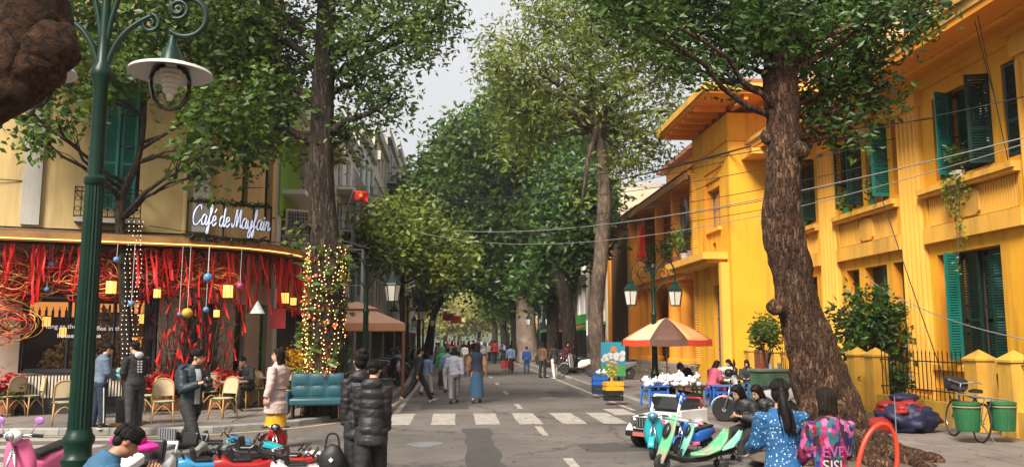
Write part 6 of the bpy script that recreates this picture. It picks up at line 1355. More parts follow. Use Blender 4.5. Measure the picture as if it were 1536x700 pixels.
for k in range(34):
    px = (20,45,66,82,115,205,240,262,6,130)[k % 10]+random.uniform(-16,16); u, z = onA(px, 370, 0.8); ribbon(Vector(fA(u,0,-0.8-random.uniform(0,0.2)))+Vector((0,0,4.0)), random.uniform(0.4,1.4), random.uniform(0.03,0.07), random.uniform(-0.2,0.2), 90+k, 'red ribbons among the wicker garlands', 'red ribbon hanging among the wicker garlands')
# bare branches dressed with red ribbons
def bare(label, loc, h_, seed):
    rnd = random.Random(seed); t = thing('ribbon_branch', label, 'decoration', loc); tips = []; mb = MB()
    for k in range(9):
        a = rnd.uniform(0,6.28); s = rnd.uniform(0.15,0.6); p = Vector((0,0,0.1)); pts = [p]; 
        for j in range(6): p = p+Vector((s*math.cos(a)*0.28+rnd.uniform(-.09,.09), s*math.sin(a)*0.2+rnd.uniform(-.05,.05), h_/6)); pts.append(p)
        mb.tube(pts, [0.028-0.004*j for j in range(7)], 5)
        for j in range(2,7):
            for q in range(2):
                e = pts[j]+Vector((rnd.uniform(-.45,.45), rnd.uniform(-.2,.2), rnd.uniform(0.0,0.45))); mb.tube([pts[j], (pts[j]+e)/2+Vector((0,0,0.05)), e], [0.009,0.007,0.004], 4); tips.append(e)
    mb.build('branches', M('bare_twig', (0.06,0.03,0.02), 0.7, 0.3, 8), t); b = MB()
    for e in rnd.sample(tips, min(18, len(tips))):
        L_ = rnd.uniform(0.3,0.9); w_ = 0.05; sx = rnd.uniform(-0.3,0.3); b.sheet([[(e.x+sx*j/5+w_*i*math.cos(j*0.6), e.y+w_*i*math.sin(j*0.6), e.z-L_*j/5) for i in (-0.5,0.5)] for j in range(6)])
    stuff(b.build('tied_ribbons', RED, t)); mb = MB(); mb.lathe([(0.16,0),(0.2,0.3),(0.17,0.31),(0.15,0.1)], 16); mb.build('pot', POTT, t, smooth=40)
for k, (px, py, h_, lab) in enumerate(((262,600,2.6,'bare branches tied with red ribbons between poinsettias'),(292,600,3.0,'tall bare branches tied with red ribbons at the cafe corner'),(318,598,2.9,'bare branches tied with red ribbons beside the corner door'),(238,598,2.4,'bare branches tied with red ribbons by the shop window frame'))): bare(lab, g_(px, py, 0.38), h_, 200+k)
# iron scroll brackets below the canopy
for k in range(7):
    t_ = 0.62+0.06*k; c = on_plan(t_, 0.15); d = (on_plan(t_, 1.0)-c).normalized(); mb = MB()
    mb.tube([Vector((c.x,c.y,4.08))+d*(0.45+(0.34-0.03*j*0.5)*math.cos(0.45*j)*0.8)+Vector((0,0,-0.32+(0.30-0.012*j)*math.sin(0.45*j))) for j in range(18)], 0.014, 5)
    mb.tube([Vector((c.x,c.y,3.3)), Vector((c.x,c.y,4.0)), Vector((c.x,c.y,4.05))+d*0.95], 0.016, 5); mb.build('scroll_bracket', IRON, cafe, smooth=True)
# small square sign plates on the green doorway
t = thing('door_sign', 'small red hanging plate beside the cafe side door', 'sign', AY(417,478,22.6)); mb = MB(); mb.bb(-0.2,-0.015,-0.25,0.2,0.015,0.28); mb.build('plate', SIGNM[1], t); mb = MB(); mb.tube([(-0.15,0,0.28),(-0.15,0,0.8)], 0.006, 4); mb.tube([(0.15,0,0.28),(0.15,0,0.8)], 0.006, 4); mb.build('chain', CBLK, t)
t = thing('menu_poster', 'pale menu poster in the green framed doorway', 'poster', AX(447,492,-5.05)); mb = MB(); mb.bb(-0.01,-0.4,-0.5,0.01,0.4,0.5); mb.build('sheet', WHITE, t)

# added bar shelves with glowing panels, for warm light behind the cafe window
bar_ = thing('added_bar_shelves', 'added bar shelves with glowing panels and bottles inside the cafe window', 'bar', (0,0,0)); SHG = GLOW('shelf_glow', (1.0,0.36,0.08), 0.45)
for (px0, px1, py0, py1) in ((45,110,452,475),(195,232,450,470),(190,232,505,520),(150,190,455,468)):
    u0, z1 = onA(px0, py0, -3.2); u1, z0 = onA(px1, py1, -3.2); mb = MB(); bxA(u0, u1, z0, z1, 3.3, 3.36, mb=mb); mb.build('glow_panel', SHG, bar_); mb = MB(); bxA(u0-0.05, u1+0.05, z0-0.06, z0-0.01, 2.95, 3.29, mb=mb); sh_ = mb.build('shelf', DARKW, bar_)
    for k in range(int((u1-u0)/0.16)): p_ = Vector(fA(u0+0.1+0.16*k, 0, 3.1)); mb = MB(); mb.lathe([(0.035,0),(0.035,0.16),(0.012,0.22),(0.012,0.28)], 8, (p_.x,p_.y,z0-0.01)); mb.build('bottle', (SIGNM[4],SIGNM[1],DARKW)[k % 3], bar_, smooth=40)
# ================================================================== VEHICLES, TOYS, STALLS
def CM(name, c, rough=0.35, var=0.06, **k): return M('paint_'+name, c, rough, var, 4, spec=0.5, **k)
def wheel(par, c, r, w_, ax='X', rimm=None, spokes=5, name='wheel'):
    """wheel with tyre, rim and hub; axle along local X"""
    t = bpy.data.objects.new(name, None); COL.objects.link(t); t.parent = par; t.location = c; t.empty_display_size = 0.05
    T = Matrix.Rotation(R(90), 3, 'Y')
    mb = MB(); mb.lathe([(r*0.66,-w_*0.42),(r*0.9,-w_*0.5),(r,-w_*0.28),(r,w_*0.28),(r*0.9,w_*0.5),(r*0.66,w_*0.42)], 22, T=T); mb.build('tyre', RUB, t, smooth=50)
    mb = MB(); mb.lathe([(r*0.64,-w_*0.35),(r*0.68,-w_*0.44),(r*0.68,w_*0.44),(r*0.64,w_*0.35)], 22, T=T); mb.lathe([(r*0.18,-w_*0.5),(r*0.18,w_*0.5)], 12, T=T)
    for k in range(spokes): a = 2*math.pi*k/spokes; mb.box((0, math.cos(a)*r*0.4, math.sin(a)*r*0.4), (w_*0.4, r*0.16, r*0.58), Euler((a-math.pi/2, 0, 0)).to_matrix())
    mb.build('rim', rimm or CHROME, t, smooth=40); return t
def rsec(w_, h_, y, z, n=14, p=0.5):
    """rounded-rectangle section in the XZ plane"""
    o = []
    for k in range(n):
        a = 2*math.pi*k/n+math.pi/n; c, s = math.cos(a), math.sin(a); o.append((math.copysign(abs(c)**p, c)*w_/2, y, z+math.copysign(abs(s)**p, s)*h_/2))
    return o
def scooter(name, label, loc, rz, s, body, accent, cat='scooter', group=None, seatm=None, mirrors=True, lean=0.0, rimm=None):
    t = thing(name, label, cat, loc, rz, group, rot=(0, lean, rz)); t.scale = (s,s,s); seatm = seatm or BLACK
    fw_ = wheel(t, (0,0.62,0.24), 0.24, 0.10, rimm=rimm); wheel(t, (0,-0.60,0.24), 0.24, 0.11, rimm=rimm)
    mb = MB(); mb.tube([(0.07,0.62,0.24),(0.07,0.52,0.55),(0.0,0.47,0.85)], 0.022, 7); mb.tube([(-0.07,0.62,0.24),(-0.07,0.52,0.55),(0.0,0.47,0.85)], 0.022, 7); mb.build('fork', CHROME, t, smooth=True)
    mb = MB(); mb.loft([[(x*0.075, 0.62+0.27*math.cos(a), 0.24+0.27*math.sin(a)+(0.02 if abs(x) < 0.6 else 0)) for x in (-1,-0.5,0,0.5,1)] for a in np.linspace(0.15, 2.3, 9)], closed_ring=False, cap=False); mb.build('front_mudguard', body, t, smooth=True, solid=0.012)
    # leg shield
    rows = []
    for j in range(9):
        q = j/8; z = 0.28+0.66*q; hw = 0.15+0.10*math.sin(math.pi*min(1,q*0.9+0.1)); rows.append([(hw*u, 0.40+0.06*q-0.02*math.sin(q*3)-0.09*u*u+0.05*(1-q)**2*(-1), z) for u in (-1,-0.6,-0.2,0.2,0.6,1)])
    mb = MB(); mb.sheet(rows); mb.build('leg_shield', body, t, smooth=True, solid=0.025)
    mb = MB(); mb.loft([rsec(0.30,0.10,0.40,0.26), rsec(0.33,0.10,0.1,0.25), rsec(0.30,0.12,-0.14,0.27)]); mb.build('floorboard', accent, t, smooth=40)
    mb = MB(); mb.loft([rsec(0.20,0.30,-0.06,0.40), rsec(0.32,0.38,-0.2,0.47), rsec(0.36,0.34,-0.5,0.53), rsec(0.28,0.24,-0.75,0.60), rsec(0.10,0.10,-0.90,0.64)]); mb.build('rear_body', body, t, smooth=40)
    mb = MB(); mb.loft([rsec(0.16,0.05,-0.02,0.66), rsec(0.25,0.09,-0.15,0.69), rsec(0.27,0.09,-0.45,0.71), rsec(0.24,0.10,-0.75,0.75), rsec(0.12,0.05,-0.85,0.75)]); mb.build('seat', seatm, t, smooth=40)
    mb = MB(); mb.tube(smooth_pl([(-0.33,0.36,0.98),(-0.2,0.42,1.0),(0,0.46,0.97),(0.2,0.42,1.0),(0.33,0.36,0.98)], 3), 0.018, 7); mb.build('handlebar', CHROME, t, smooth=True)
    for sx in (-1,1): mb = MB(); mb.tube([(0.22*sx,0.41,0.995),(0.35*sx,0.35,0.975)], 0.026, 8); mb.build('grip', BLACK, t)
    mb = MB(); mb.ell((0,0.50,0.99), (0.13,0.11,0.09), 14, 10); hd = mb.build('headlight_cowl', accent, t, smooth=True); mb = MB(); mb.ell((0,0.585,0.99), (0.075,0.035,0.06), 12, 8); mb.build('headlight', CHROME, hd, smooth=True)
    if mirrors:
        for sx in (-1,1): mb = MB(); mb.tube([(0.2*sx,0.42,1.0),(0.27*sx,0.40,1.16)], 0.008, 5); mb.ell((0.30*sx,0.39,1.2), (0.075,0.02,0.055), 12, 8); mb.build('mirror', accent if accent is not WHITE else BLACK, t, smooth=True)
    mb = MB(); mb.tube([(0.15,-0.3,0.2),(0.17,-0.6,0.26),(0.17,-0.85,0.34)], [0.025,0.045,0.05], 8); mb.build('exhaust', CHROME, t, smooth=True)
    mb = MB(); mb.bb(-0.07,-0.93,0.52,0.07,-0.895,0.60); mb.build('tail_light', M('tail_red', (0.5,0.02,0.02), 0.3), t)
    mb = MB(); mb.tube([(-0.12,-0.05,0.22),(-0.2,0.0,0.0)], 0.012, 6); mb.build('kickstand', BLACK, t)
    return t
PINK = CM('pink', (0.72,0.15,0.32)); TEAL = CM('teal', (0.02,0.38,0.44)); WHT = CM('white', (0.66,0.66,0.65)); BLK = CM('black', (0.012,0.012,0.014)); GRY = CM('grey', (0.16,0.17,0.18)); REDP = CM('red', (0.34,0.015,0.015)); BLU = CM('blue', (0.02,0.10,0.38)); NAV = CM('navy', (0.015,0.03,0.07)); LIME = CM('lime', (0.22,0.55,0.18)); LILAC = CM('lilac', (0.36,0.14,0.44)); SKYB = CM('skyblue', (0.03,0.22,0.44)); TAN = CM('greige', (0.27,0.27,0.24))
scooter('toy_scooter', 'pink and white toy scooter parked left of the lamp post', AY(48,728,10.3)-Vector((0,0,0)), R(172), 0.78, PINK, WHT, group=None)
for o in [o for o in COL.objects if o.name.startswith('toy_scooter')]: o.location.z = 0.0
for o in list(COL.objects):
    if o.parent and o.parent.name.startswith('toy_scooter') and o.name.startswith('mirror'): o.data.materials[0] = LILAC
scooter('toy_scooter', 'grey and purple toy scooter behind the pink one', (-5.9, 9.9, 0.0), R(200), 0.75, GRY, LILAC, seatm=WHT)
scooter('toy_scooter', 'turquoise toy scooter beside the white toy jeep', G(985,683), R(158), 0.66, TEAL, SKYB, rimm=SKYB, seatm=PINK, mirrors=False)
scooter('toy_motorbike', 'dark toy motorbike with pink wheel trim behind the turquoise scooter', G(1040,678), R(120), 0.55, BLU, PINK, rimm=SKYB, cat='toy motorbike', mirrors=False)
# parked real bikes
SB = [('motor_scooter','white motor scooter parked at the right kerb behind the two chatting women',(6.0,41.0),60,1.0,WHT,BLK), ('motor_scooter','black motor scooter parked under the dark crooked tree',(6.6,43.2),75,1.0,BLK,GRY), ('motor_scooter','red motor scooter parked by the notice board',(7.0,38.8),70,1.0,REDP,BLK), ('motor_scooter','silver grey motor scooter parked beside the tall slim tree',(6.9,36.2),80,1.0,GRY,WHT), ('motor_scooter','navy motor scooter parked past the white one on the right',(6.4,46.2),70,1.0,NAV,BLK),
      ('motor_scooter','white and black motor scooter parked behind the seated couple',(6.3,17.4),70,0.95,WHT,BLK),
      ('motor_scooter','black motor scooter parked by the peach parasol leg',(-2.6,31.0),-60,1.0,BLK,GRY), ('motor_scooter','silver motor scooter second from the peach parasol',(-2.7,33.0),-65,1.0,GRY,BLK), ('motor_scooter','red and black motor scooter third from the peach parasol',(-2.8,35.0),-60,1.0,REDP,BLK), ('motor_scooter','navy motor scooter fourth from the peach parasol',(-2.8,37.0),-62,1.0,NAV,GRY), ('motor_scooter','white motor scooter under the light green round tree',(-3.1,42.0),-60,1.0,WHT,GRY), ('motor_scooter','black motor scooter by the thin straight street tree',(-3.1,55.0),-60,1.0,BLK,GRY), ('motor_scooter','blue motor scooter by the far left kerb',(-3.1,47.0),-60,1.0,BLU,BLK), ('motor_scooter','grey motor scooter near the pale tree trunk',(6.8,60),75,1.0,GRY,BLK), ('motor_scooter','red motor scooter beside the pale tree trunk',(6.9,62.5),75,1.0,REDP,BLK)]
for nm, lab, (x, y), rz, s, b_, a_ in SB: scooter(nm, lab, (x, y, 0.12), R(rz), s*1.08, b_, a_, group='parked motor scooters', lean=0.1)
# white toy jeep
jp = thing('toy_jeep', 'white ride-on toy jeep with black wheels and blue bow', 'toy car', G(1005,668), R(128)); jp.scale = (1.12,1.12,1.12)
for sx in (-1,1):
    for y in (0.36,-0.36): wheel(jp, (0.29*sx,y,0.17), 0.17, 0.15, rimm=GRY)
mb = MB(); mb.bb(-0.27,-0.58,0.18,0.27,0.58,0.30); mb.build('chassis', BLK, jp, bevel=0.01)
mb = MB(); mb.loft([rsec(0.50,0.20,0.60,0.39,16,0.3), rsec(0.54,0.22,0.35,0.40,16,0.3), rsec(0.56,0.24,0.10,0.41,16,0.3)]); mb.build('bonnet', WHT, jp, smooth=40)
mb = MB(); mb.bb(-0.30,-0.60,0.30,-0.24,0.10,0.56); mb.bb(0.24,-0.60,0.30,0.30,0.10,0.56); mb.bb(-0.24,-0.60,0.30,0.24,-0.52,0.58); mb.build('side_panel', WHT, jp, bevel=0.015, seg=2)
for sx in (-1,1):
    for y in (0.36,-0.36): mb = MB(); mb.loft([[(sx*0.21,y+0.24*math.cos(a),0.17+0.23*math.sin(a)),(sx*0.385,y+0.25*math.cos(a),0.17+0.235*math.sin(a)),(sx*0.385,y+0.21*math.cos(a),0.17+0.20*math.sin(a)),(sx*0.21,y+0.21*math.cos(a),0.17+0.20*math.sin(a))] for a in np.linspace(0.25,2.9,9)]); mb.build('mudguard', WHT, jp, smooth=40)
mb = MB(); mb.bb(-0.17,0.60,0.32,0.17,0.625,0.47); gr = mb.build('grille', BLK, jp)
for k in range(6): mb = MB(); mb.bb(-0.14+0.052*k,0.626,0.33,-0.125+0.052*k,0.634,0.46); mb.build('grille_bar', GRY, gr)
for sx in (-1,1): mb = MB(); mb.lathe([(0.06,0),(0.065,0.02),(0.05,0.035)], 14, (0.22*sx,0.60,0.40), T=Matrix.Rotation(R(-90),3,'X')); mb.build('headlight', CHROME, jp, smooth=40)
mb = MB(); mb.bb(-0.30,0.64,0.19,0.30,0.72,0.27); mb.build('bumper', BLK, jp, bevel=0.012); mb = MB(); mb.bb(-0.14,0.722,0.20,0.14,0.73,0.26); mb.build('number_plate', CM('plate_red', (0.45,0.12,0.1)), jp)
ws = MB(); ws.box((0,0.08,0.64),(0.50,0.02,0.24),(R(-22),0,0)); ws.build('windscreen', CM('dark_screen', (0.015,0.02,0.025), 0.1), jp)
mb = MB()
for a, b_ in (((-0.26,0.12,0.52),(-0.26,0.02,0.77)),((0.26,0.12,0.52),(0.26,0.02,0.77)),((-0.26,0.02,0.77),(0.26,0.02,0.77))): mb.tube([a,b_], 0.022, 7)
mb.build('windscreen_frame', WHT, jp); mb = MB(); mb.bb(-0.2,-0.42,0.32,0.2,-0.15,0.40); mb.box((0,-0.45,0.50),(0.4,0.07,0.28),(R(12),0,0)); mb.build('seat', BLK, jp, bevel=0.02)
sp = wheel(jp, (0,-0.69,0.46), 0.17, 0.12, rimm=BLK, name='spare_wheel'); sp.rotation_euler = (0,0,R(90))
mb = MB(); mb.tube([(-0.24,-0.5,0.56),(-0.24,-0.5,0.72),(0.24,-0.5,0.72),(0.24,-0.5,0.56)], 0.018, 7); mb.build('roll_bar', REDP, jp, smooth=True)
mb = MB(); mb.tube([(0.1*math.cos(a),-0.06+0.05*math.sin(a),0.55+0.085*math.sin(a)) for a in np.linspace(0,6.28,15)[:-1]], 0.012, 6, closed=True); mb.build('steering_wheel', BLK, jp)
mb = MB()
for k in range(6): a = k*1.05; mb.ell((-0.26+0.06*math.cos(a),0.04+0.03*math.sin(a*2),0.74+0.06*math.sin(a)), (0.05,0.03,0.03), 8, 6, rot=(0,a,0))
mb.build('bow', BLU, jp, smooth=True)
# swing scooters
def swing(label, loc, rz, c1, c2, s=1.0):
    t = thing('swing_scooter', label, 'toy scooter', loc, rz); t.scale = (s,s,s)
    wheel(t, (0,0.42,0.11), 0.11, 0.07, rimm=SKYB)
    mb = MB(); mb.loft([rsec(0.16,0.06,0.46,0.14), rsec(0.20,0.09,0.38,0.30), rsec(0.20,0.08,0.30,0.46), rsec(0.15,0.06,0.24,0.60), rsec(0.08,0.04,0.22,0.66)]); fr = mb.build('front_shield', c1, t, smooth=40)
    mb = MB(); mb.ell((0,0.345,0.50), (0.06,0.03,0.10), 12, 8, rot=(R(25),0,0)); mb.build('shield_inset', BLK, fr, smooth=True)
    mb = MB(); mb.tube([(-0.26,0.2,0.62),(0,0.24,0.63),(0.26,0.2,0.62)], 0.018, 7); mb.build('handlebar', c2, t, smooth=True)
    mb = MB(); mb.tube(smooth_pl([(0,0.36,0.2),(0,0.1,0.13),(0,-0.25,0.12),(0,-0.5,0.2)], 4), 0.03, 8); mb.build('beam', BLK, t, smooth=True)
    mb = MB(); rows = [[(u*w_, y, z+0.02*u*u) for u in (-1,-0.5,0,0.5,1)] for y, z, w_ in ((-0.05,0.17,0.05),(-0.2,0.17,0.11),(-0.38,0.22,0.13),(-0.52,0.34,0.10),(-0.60,0.46,0.04))]; mb.sheet(rows); mb.build('tail_seat', c1, t, smooth=True, solid=0.03)
    for sx in (-1,1): wheel(t, (0.1*sx,-0.5,0.045), 0.045, 0.03); mb = MB(); mb.tube([(0.1*sx,-0.5,0.045),(0.02*sx,-0.45,0.16)], 0.012, 6); mb.build('caster_arm', BLK, t)
    return t
GRAD = M('green_pink_print', (0.10,0.50,0.22), 0.35, 0.2, 6, sat2=(0.55,0.10,0.22)); GRAD2 = M('mint_print', (0.25,0.55,0.40), 0.35, 0.2, 6, sat2=(0.05,0.35,0.42))
swing('green and pink swing scooter in front of the seated couple', G(1035,704), R(112), GRAD, GRAD2, 1.15)
swing('mint swing scooter with raised tail beside the seated couple', G(1062,692), R(100), GRAD2, PINK, 0.95)
# ride-on toys on the left
def rideon(label, loc, rz, c1, c2, s=1.0, screen=True, slats=False, name='ride_on_car', h_=1.0):
    t = thing(name, label, 'toy car', loc, rz); t.scale = (s,s,s*h_)
    for sx in (-1,1):
        for y in (0.34,-0.34): wheel(t, (0.25*sx,y,0.13), 0.13, 0.11, rimm=c2)
    mb = MB(); mb.loft([rsec(0.34,0.10,0.60,0.20), rsec(0.46,0.16,0.50,0.22), rsec(0.48,0.20,0.25,0.25), rsec(0.48,0.16,0.05,0.22), rsec(0.48,0.16,-0.3,0.23), rsec(0.46,0.24,-0.45,0.28), rsec(0.36,0.16,-0.58,0.28)]); mb.build('body', c1, t, smooth=40)
    mb = MB(); mb.loft([rsec(0.3,0.08,0.5,0.31), rsec(0.40,0.10,0.3,0.36), rsec(0.42,0.12,0.12,0.40)]); mb.build('bonnet', c2, t, smooth=40)
    mb = MB(); mb.box((0,-0.34,0.41),(0.34,0.09,0.22),(R(14),0,0)); mb.box((0,-0.17,0.33),(0.34,0.28,0.06)); mb.build('seat', BLK, t, bevel=0.025, seg=2)
    if screen: mb = MB(); mb.box((0,0.10,0.50),(0.40,0.015,0.16),(R(-35),0,0)); mb.build('windscreen', MATS['paint_dark_screen'], t)
    mb = MB(); mb.tube([(0.09*math.cos(a),-0.02+0.05*math.sin(a),0.50+0.075*math.sin(a)) for a in np.linspace(0,6.28,15)[:-1]], 0.012, 6, closed=True); mb.tube([(0,-0.02,0.5),(0,0.1,0.40)], 0.014, 6); mb.build('steering_wheel', BLK, t)
    for sx in (-1,1): mb = MB(); mb.ell((0.16*sx,0.57,0.26), (0.05,0.04,0.03), 10, 8); mb.build('headlight', CHROME, t, smooth=True)
    mb = MB(); mb.tube([(-0.2,-0.50,0.38),(-0.2,-0.55,0.47),(0.2,-0.55,0.47),(0.2,-0.50,0.38)], 0.018, 7); mb.build('spoiler', c2, t, smooth=True)
    if slats:
        for k in range(7): mb = MB(); mb.bb(-0.22+0.06*k,0.2,0.42,-0.18+0.06*k,0.24,0.62); mb.build('slat', c2, t, bevel=0.006)
    mb = MB(); mb.bb(-0.25,0.61,0.12,0.25,0.66,0.20); mb.build('bumper', BLK, t, bevel=0.015)
    return t
RO = [('grey-green slatted ride-on truck beside the blue ride-on cars',(262,700),150,TAN,GRY,0.98,True,1.2), ('dark grey ride-on car with blue trim behind the red toys',(335,688),-80,GRY,SKYB,0.95,False,1.15), ('blue and black ride-on car in front of the dark grey one',(318,716),-70,SKYB,BLK,0.9,False,1.15), ('red ride-on racing car with black bonnet in the toy row',(378,718),-75,REDP,BLK,1.0,False,1.1), ('black and teal ride-on car behind the red racing car',(385,694),-95,BLK,TEAL,0.9,False,1.1), ('white and black ride-on car at the end of the toy row',(462,722),-80,WHT,BLK,0.98,False,1.0), ('red and white ride-on car behind the white one',(452,700),-95,REDP,WHT,0.85,False,0.9)]
for lab, (px, py), rz, c1, c2, s, sl2, hh in RO: rideon(lab, G(px, py+4), R(rz), c1, c2, s*0.82, True, sl2, h_=hh)
scooter('toy_motorbike', 'red and black toy motorbike in front of the woman in the pale coat', G(416,692), R(182), 0.55, REDP, BLK, cat='toy motorbike', mirrors=False, rimm=SKYB)
rideon('white and pink ride-on toy car beside the seated man', (-3.42, 9.35, 0.12), R(170), WHT, WHT, 1.05, False, h_=1.15)
jk = thing('pink_jacket_bundle', 'bright pink jacket crumpled on the white toy car', 'jacket', (-3.40, 9.3, 0.72))
for k in range(4):
    mb = MB(); mb.ell((0.1*math.cos(k*1.6),0.06*math.sin(k*1.6),0.02*k), (0.16,0.12,0.06), 18, 12, rot=(0.2*k,0.1*k,k)); mb.v = [tuple(Vector(v)*(1+0.25*mnoise.noise(Vector(v)*14))) for v in mb.v]; mb.build('fold', M('hot_pink', (0.75,0.03,0.33), 0.5, 0.15, 8), jk, smooth=True)
# bicycle with green tubs
bk = thing('bicycle', 'old dark bicycle carrying green tubs against the fence', 'bicycle', (8.9,14.25,0.12), R(-8), rot=(0, R(7), R(-8)))
for y in (0.53,-0.50):
    w0 = bpy.data.objects.new('wheel', None); COL.objects.link(w0); w0.parent = bk; w0.location = (0,y,0.33)
    mb = MB(); mb.tube([(0,0.32*math.cos(a),0.32*math.sin(a)) for a in np.linspace(0,6.28,33)[:-1]], 0.018, 6, closed=True); mb.build('tyre', RUB, w0, smooth=True)
    mb = MB(); mb.tube([(0,0.298*math.cos(a),0.298*math.sin(a)) for a in np.linspace(0,6.28,33)[:-1]], 0.008, 5, closed=True); mb.build('rim', CHROME, w0, smooth=True)
    mb = MB()
    for k in range(16): a = k*math.pi/8; mb.tube([(0.02*(-1)**k,0,0),(0,0.295*math.cos(a),0.295*math.sin(a))], 0.0016, 3)
    mb.lathe([(0.02,-0.04),(0.02,0.04)], 8, T=Matrix.Rotation(R(90),3,'Y')); stuff(mb.build('spokes', ZINC, w0))
BFR = M('bike_frame', (0.03,0.035,0.05), 0.4, 0.3, 8, dirt=(0.12,0.05,0.02), damt=0.5, dscale=8)
mb = MB()
for a, b_ in (((0,-0.50,0.33),(0,-0.06,0.28)),((0,-0.06,0.28),(0,-0.20,0.78)),((0,-0.20,0.76),(0,-0.50,0.33)),((0,-0.18,0.72),(0,0.36,0.78)),((0,-0.06,0.28),(0,0.38,0.68)),((0,0.36,0.86),(0,0.40,0.62)),((0.03,0.40,0.62),(0.03,0.53,0.33)),((-0.03,0.40,0.62),(-0.03,0.53,0.33))): mb.tube([a,b_], 0.015, 7)
mb.build('frame', BFR, bk); mb = MB(); mb.loft([rsec(0.05,0.04,0.0,0.83), rsec(0.12,0.06,-0.14,0.84), rsec(0.19,0.07,-0.28,0.85)]); mb.build('saddle', BLACK, bk, smooth=40)
mb = MB(); mb.tube(smooth_pl([(-0.28,0.15,0.98),(-0.22,0.32,1.0),(0,0.36,0.95),(0.22,0.32,1.0),(0.28,0.15,0.98)],4), 0.012, 6); mb.tube([(0,0.36,0.95),(0,0.36,0.84)], 0.013, 6); mb.build('handlebar', ZINC, bk, smooth=True)
mb = MB(); mb.box((0,-0.48,0.74),(0.16,0.46,0.02)); mb.tube([(0.06,-0.66,0.73),(0.02,-0.50,0.34)], 0.008, 5); mb.tube([(-0.06,-0.66,0.73),(-0.02,-0.50,0.34)], 0.008, 5); mb.tube([(-0.45,-0.48,0.76),(0.45,-0.48,0.76)], 0.014, 6); mb.build('rack', ZINC, bk)
mb = MB(); mb.lathe([(0.09,-0.006),(0.09,0.006)], 20, (0.03,-0.06,0.28), T=Matrix.Rotation(R(90),3,'Y')); mb.tube([(0.07,-0.06,0.28),(0.07,0.06,0.18)], 0.01, 5); mb.tube([(-0.05,-0.06,0.28),(-0.05,-0.18,0.38)], 0.01, 5); mb.build('crank', ZINC, bk)
mb = MB(); mb.tube([(0.05,-0.4,0.3),(0.28,-0.45,0.0)], 0.012, 6); mb.build('kickstand', ZINC, bk)
mb = MB(); mb.loft([rsec(0.30,0.20,0.40,0.93,16,0.4), rsec(0.34,0.26,0.52,0.92,16,0.4), rsec(0.32,0.24,0.66,0.94,16,0.4)]); mb.build('front_basket', M('basket_black', (0.02,0.02,0.025), 0.7, 0.4, 14, bump=0.8, bscale=40), bk, smooth=30)
TUBG = M('tub_green', (0.02,0.13,0.05), 0.5, 0.15, 5, dirt=(0.05,0.12,0.05), damt=0.5, dscale=6)
for k, (px, py, lab) in enumerate(((1456,640,'green plastic tub slung on the near side of the bicycle'),(1506,632,'green plastic tub slung on the fence side of the bicycle'))):
    p = Vector((8.62+0.62*k,13.75,0)); t = thing('green_tub', lab, 'tub', (p.x,p.y,0.32), R(20+30*k)); mb = MB(); mb.lathe([(0.17,0),(0.175,0.01),(0.215,0.44),(0.225,0.44),(0.225,0.475),(0.205,0.475),(0.16,0.03)], 26); mb.build('bucket', TUBG, t, smooth=35)
    for q in range(12): a = q*math.pi/6; mb = MB(); mb.bar((0.178*math.cos(a),0.178*math.sin(a),0.02),(0.214*math.cos(a),0.214*math.sin(a),0.42),0.02,0.012,up=(math.cos(a),math.sin(a),0)); mb.build('stave', TUBG, t)
    mb = MB(); mb.tube([(0.222*math.cos(a),0.222*math.sin(a),0.40) for a in np.linspace(0,6.28,25)[:-1]], 0.012, 5, closed=True); mb.build('cord', M('rope_tan', (0.3,0.22,0.12), 0.8), t)
    if k == 0: mb = MB(); mb.lathe([(0.2,0.4),(0.2,0.46)], 20); mb.build('fill', M('tub_fill', (0.10,0.09,0.04), 0.8, 0.4, 12), t)
# tarpaulin bundle
def lump(name, par, c, r, m, seed, amp=0.35, fr=3.0, flat=True):
    mb = MB(); mb.ell((0,0,0), r, 32, 22); vs = []
    for v in mb.v:
        q = Vector(v); s_ = mnoise.noise(q*fr+Vector((seed,0,0)))+0.6*mnoise.noise(q*fr*2.6+Vector((0,seed,0)))+0.35*abs(mnoise.noise(q*fr*6)); q = q*(1+amp*s_)
        if flat and q.z < -r[2]*0.75: q.z = -r[2]*0.75
        vs.append(tuple(q+Vector(c)))
    mb.v = vs; return mb.build(name, m, par, smooth=True)
tp = thing('tarpaulin_bundle', 'red and navy tarpaulin sacks heaped on the pavement by the fence', 'tarpaulin', G(1372,650,0.12)+Vector((0,0.3,0)))
NVT = M('tarp_navy', (0.012,0.016,0.055), 0.55, 0.2, 4, bump=0.4, bscale=9); RDT = M('tarp_red', (0.33,0.022,0.016), 0.5, 0.2, 4, bump=0.4, bscale=9)
lump('navy_sack', tp, (0.05,0,0.24), (0.52,0.40,0.29), NVT, 1, 0.3, 4.5); lump('red_sheet', tp, (0.0,0.08,0.42), (0.42,0.36,0.17), RDT, 2, 0.45, 5.5, flat=False); lump('red_fold', tp, (-0.52,0,0.12), (0.2,0.26,0.16), RDT, 3); lump('navy_fold', tp, (0.15,0.2,0.62), (0.28,0.2,0.09), NVT, 4, flat=False)
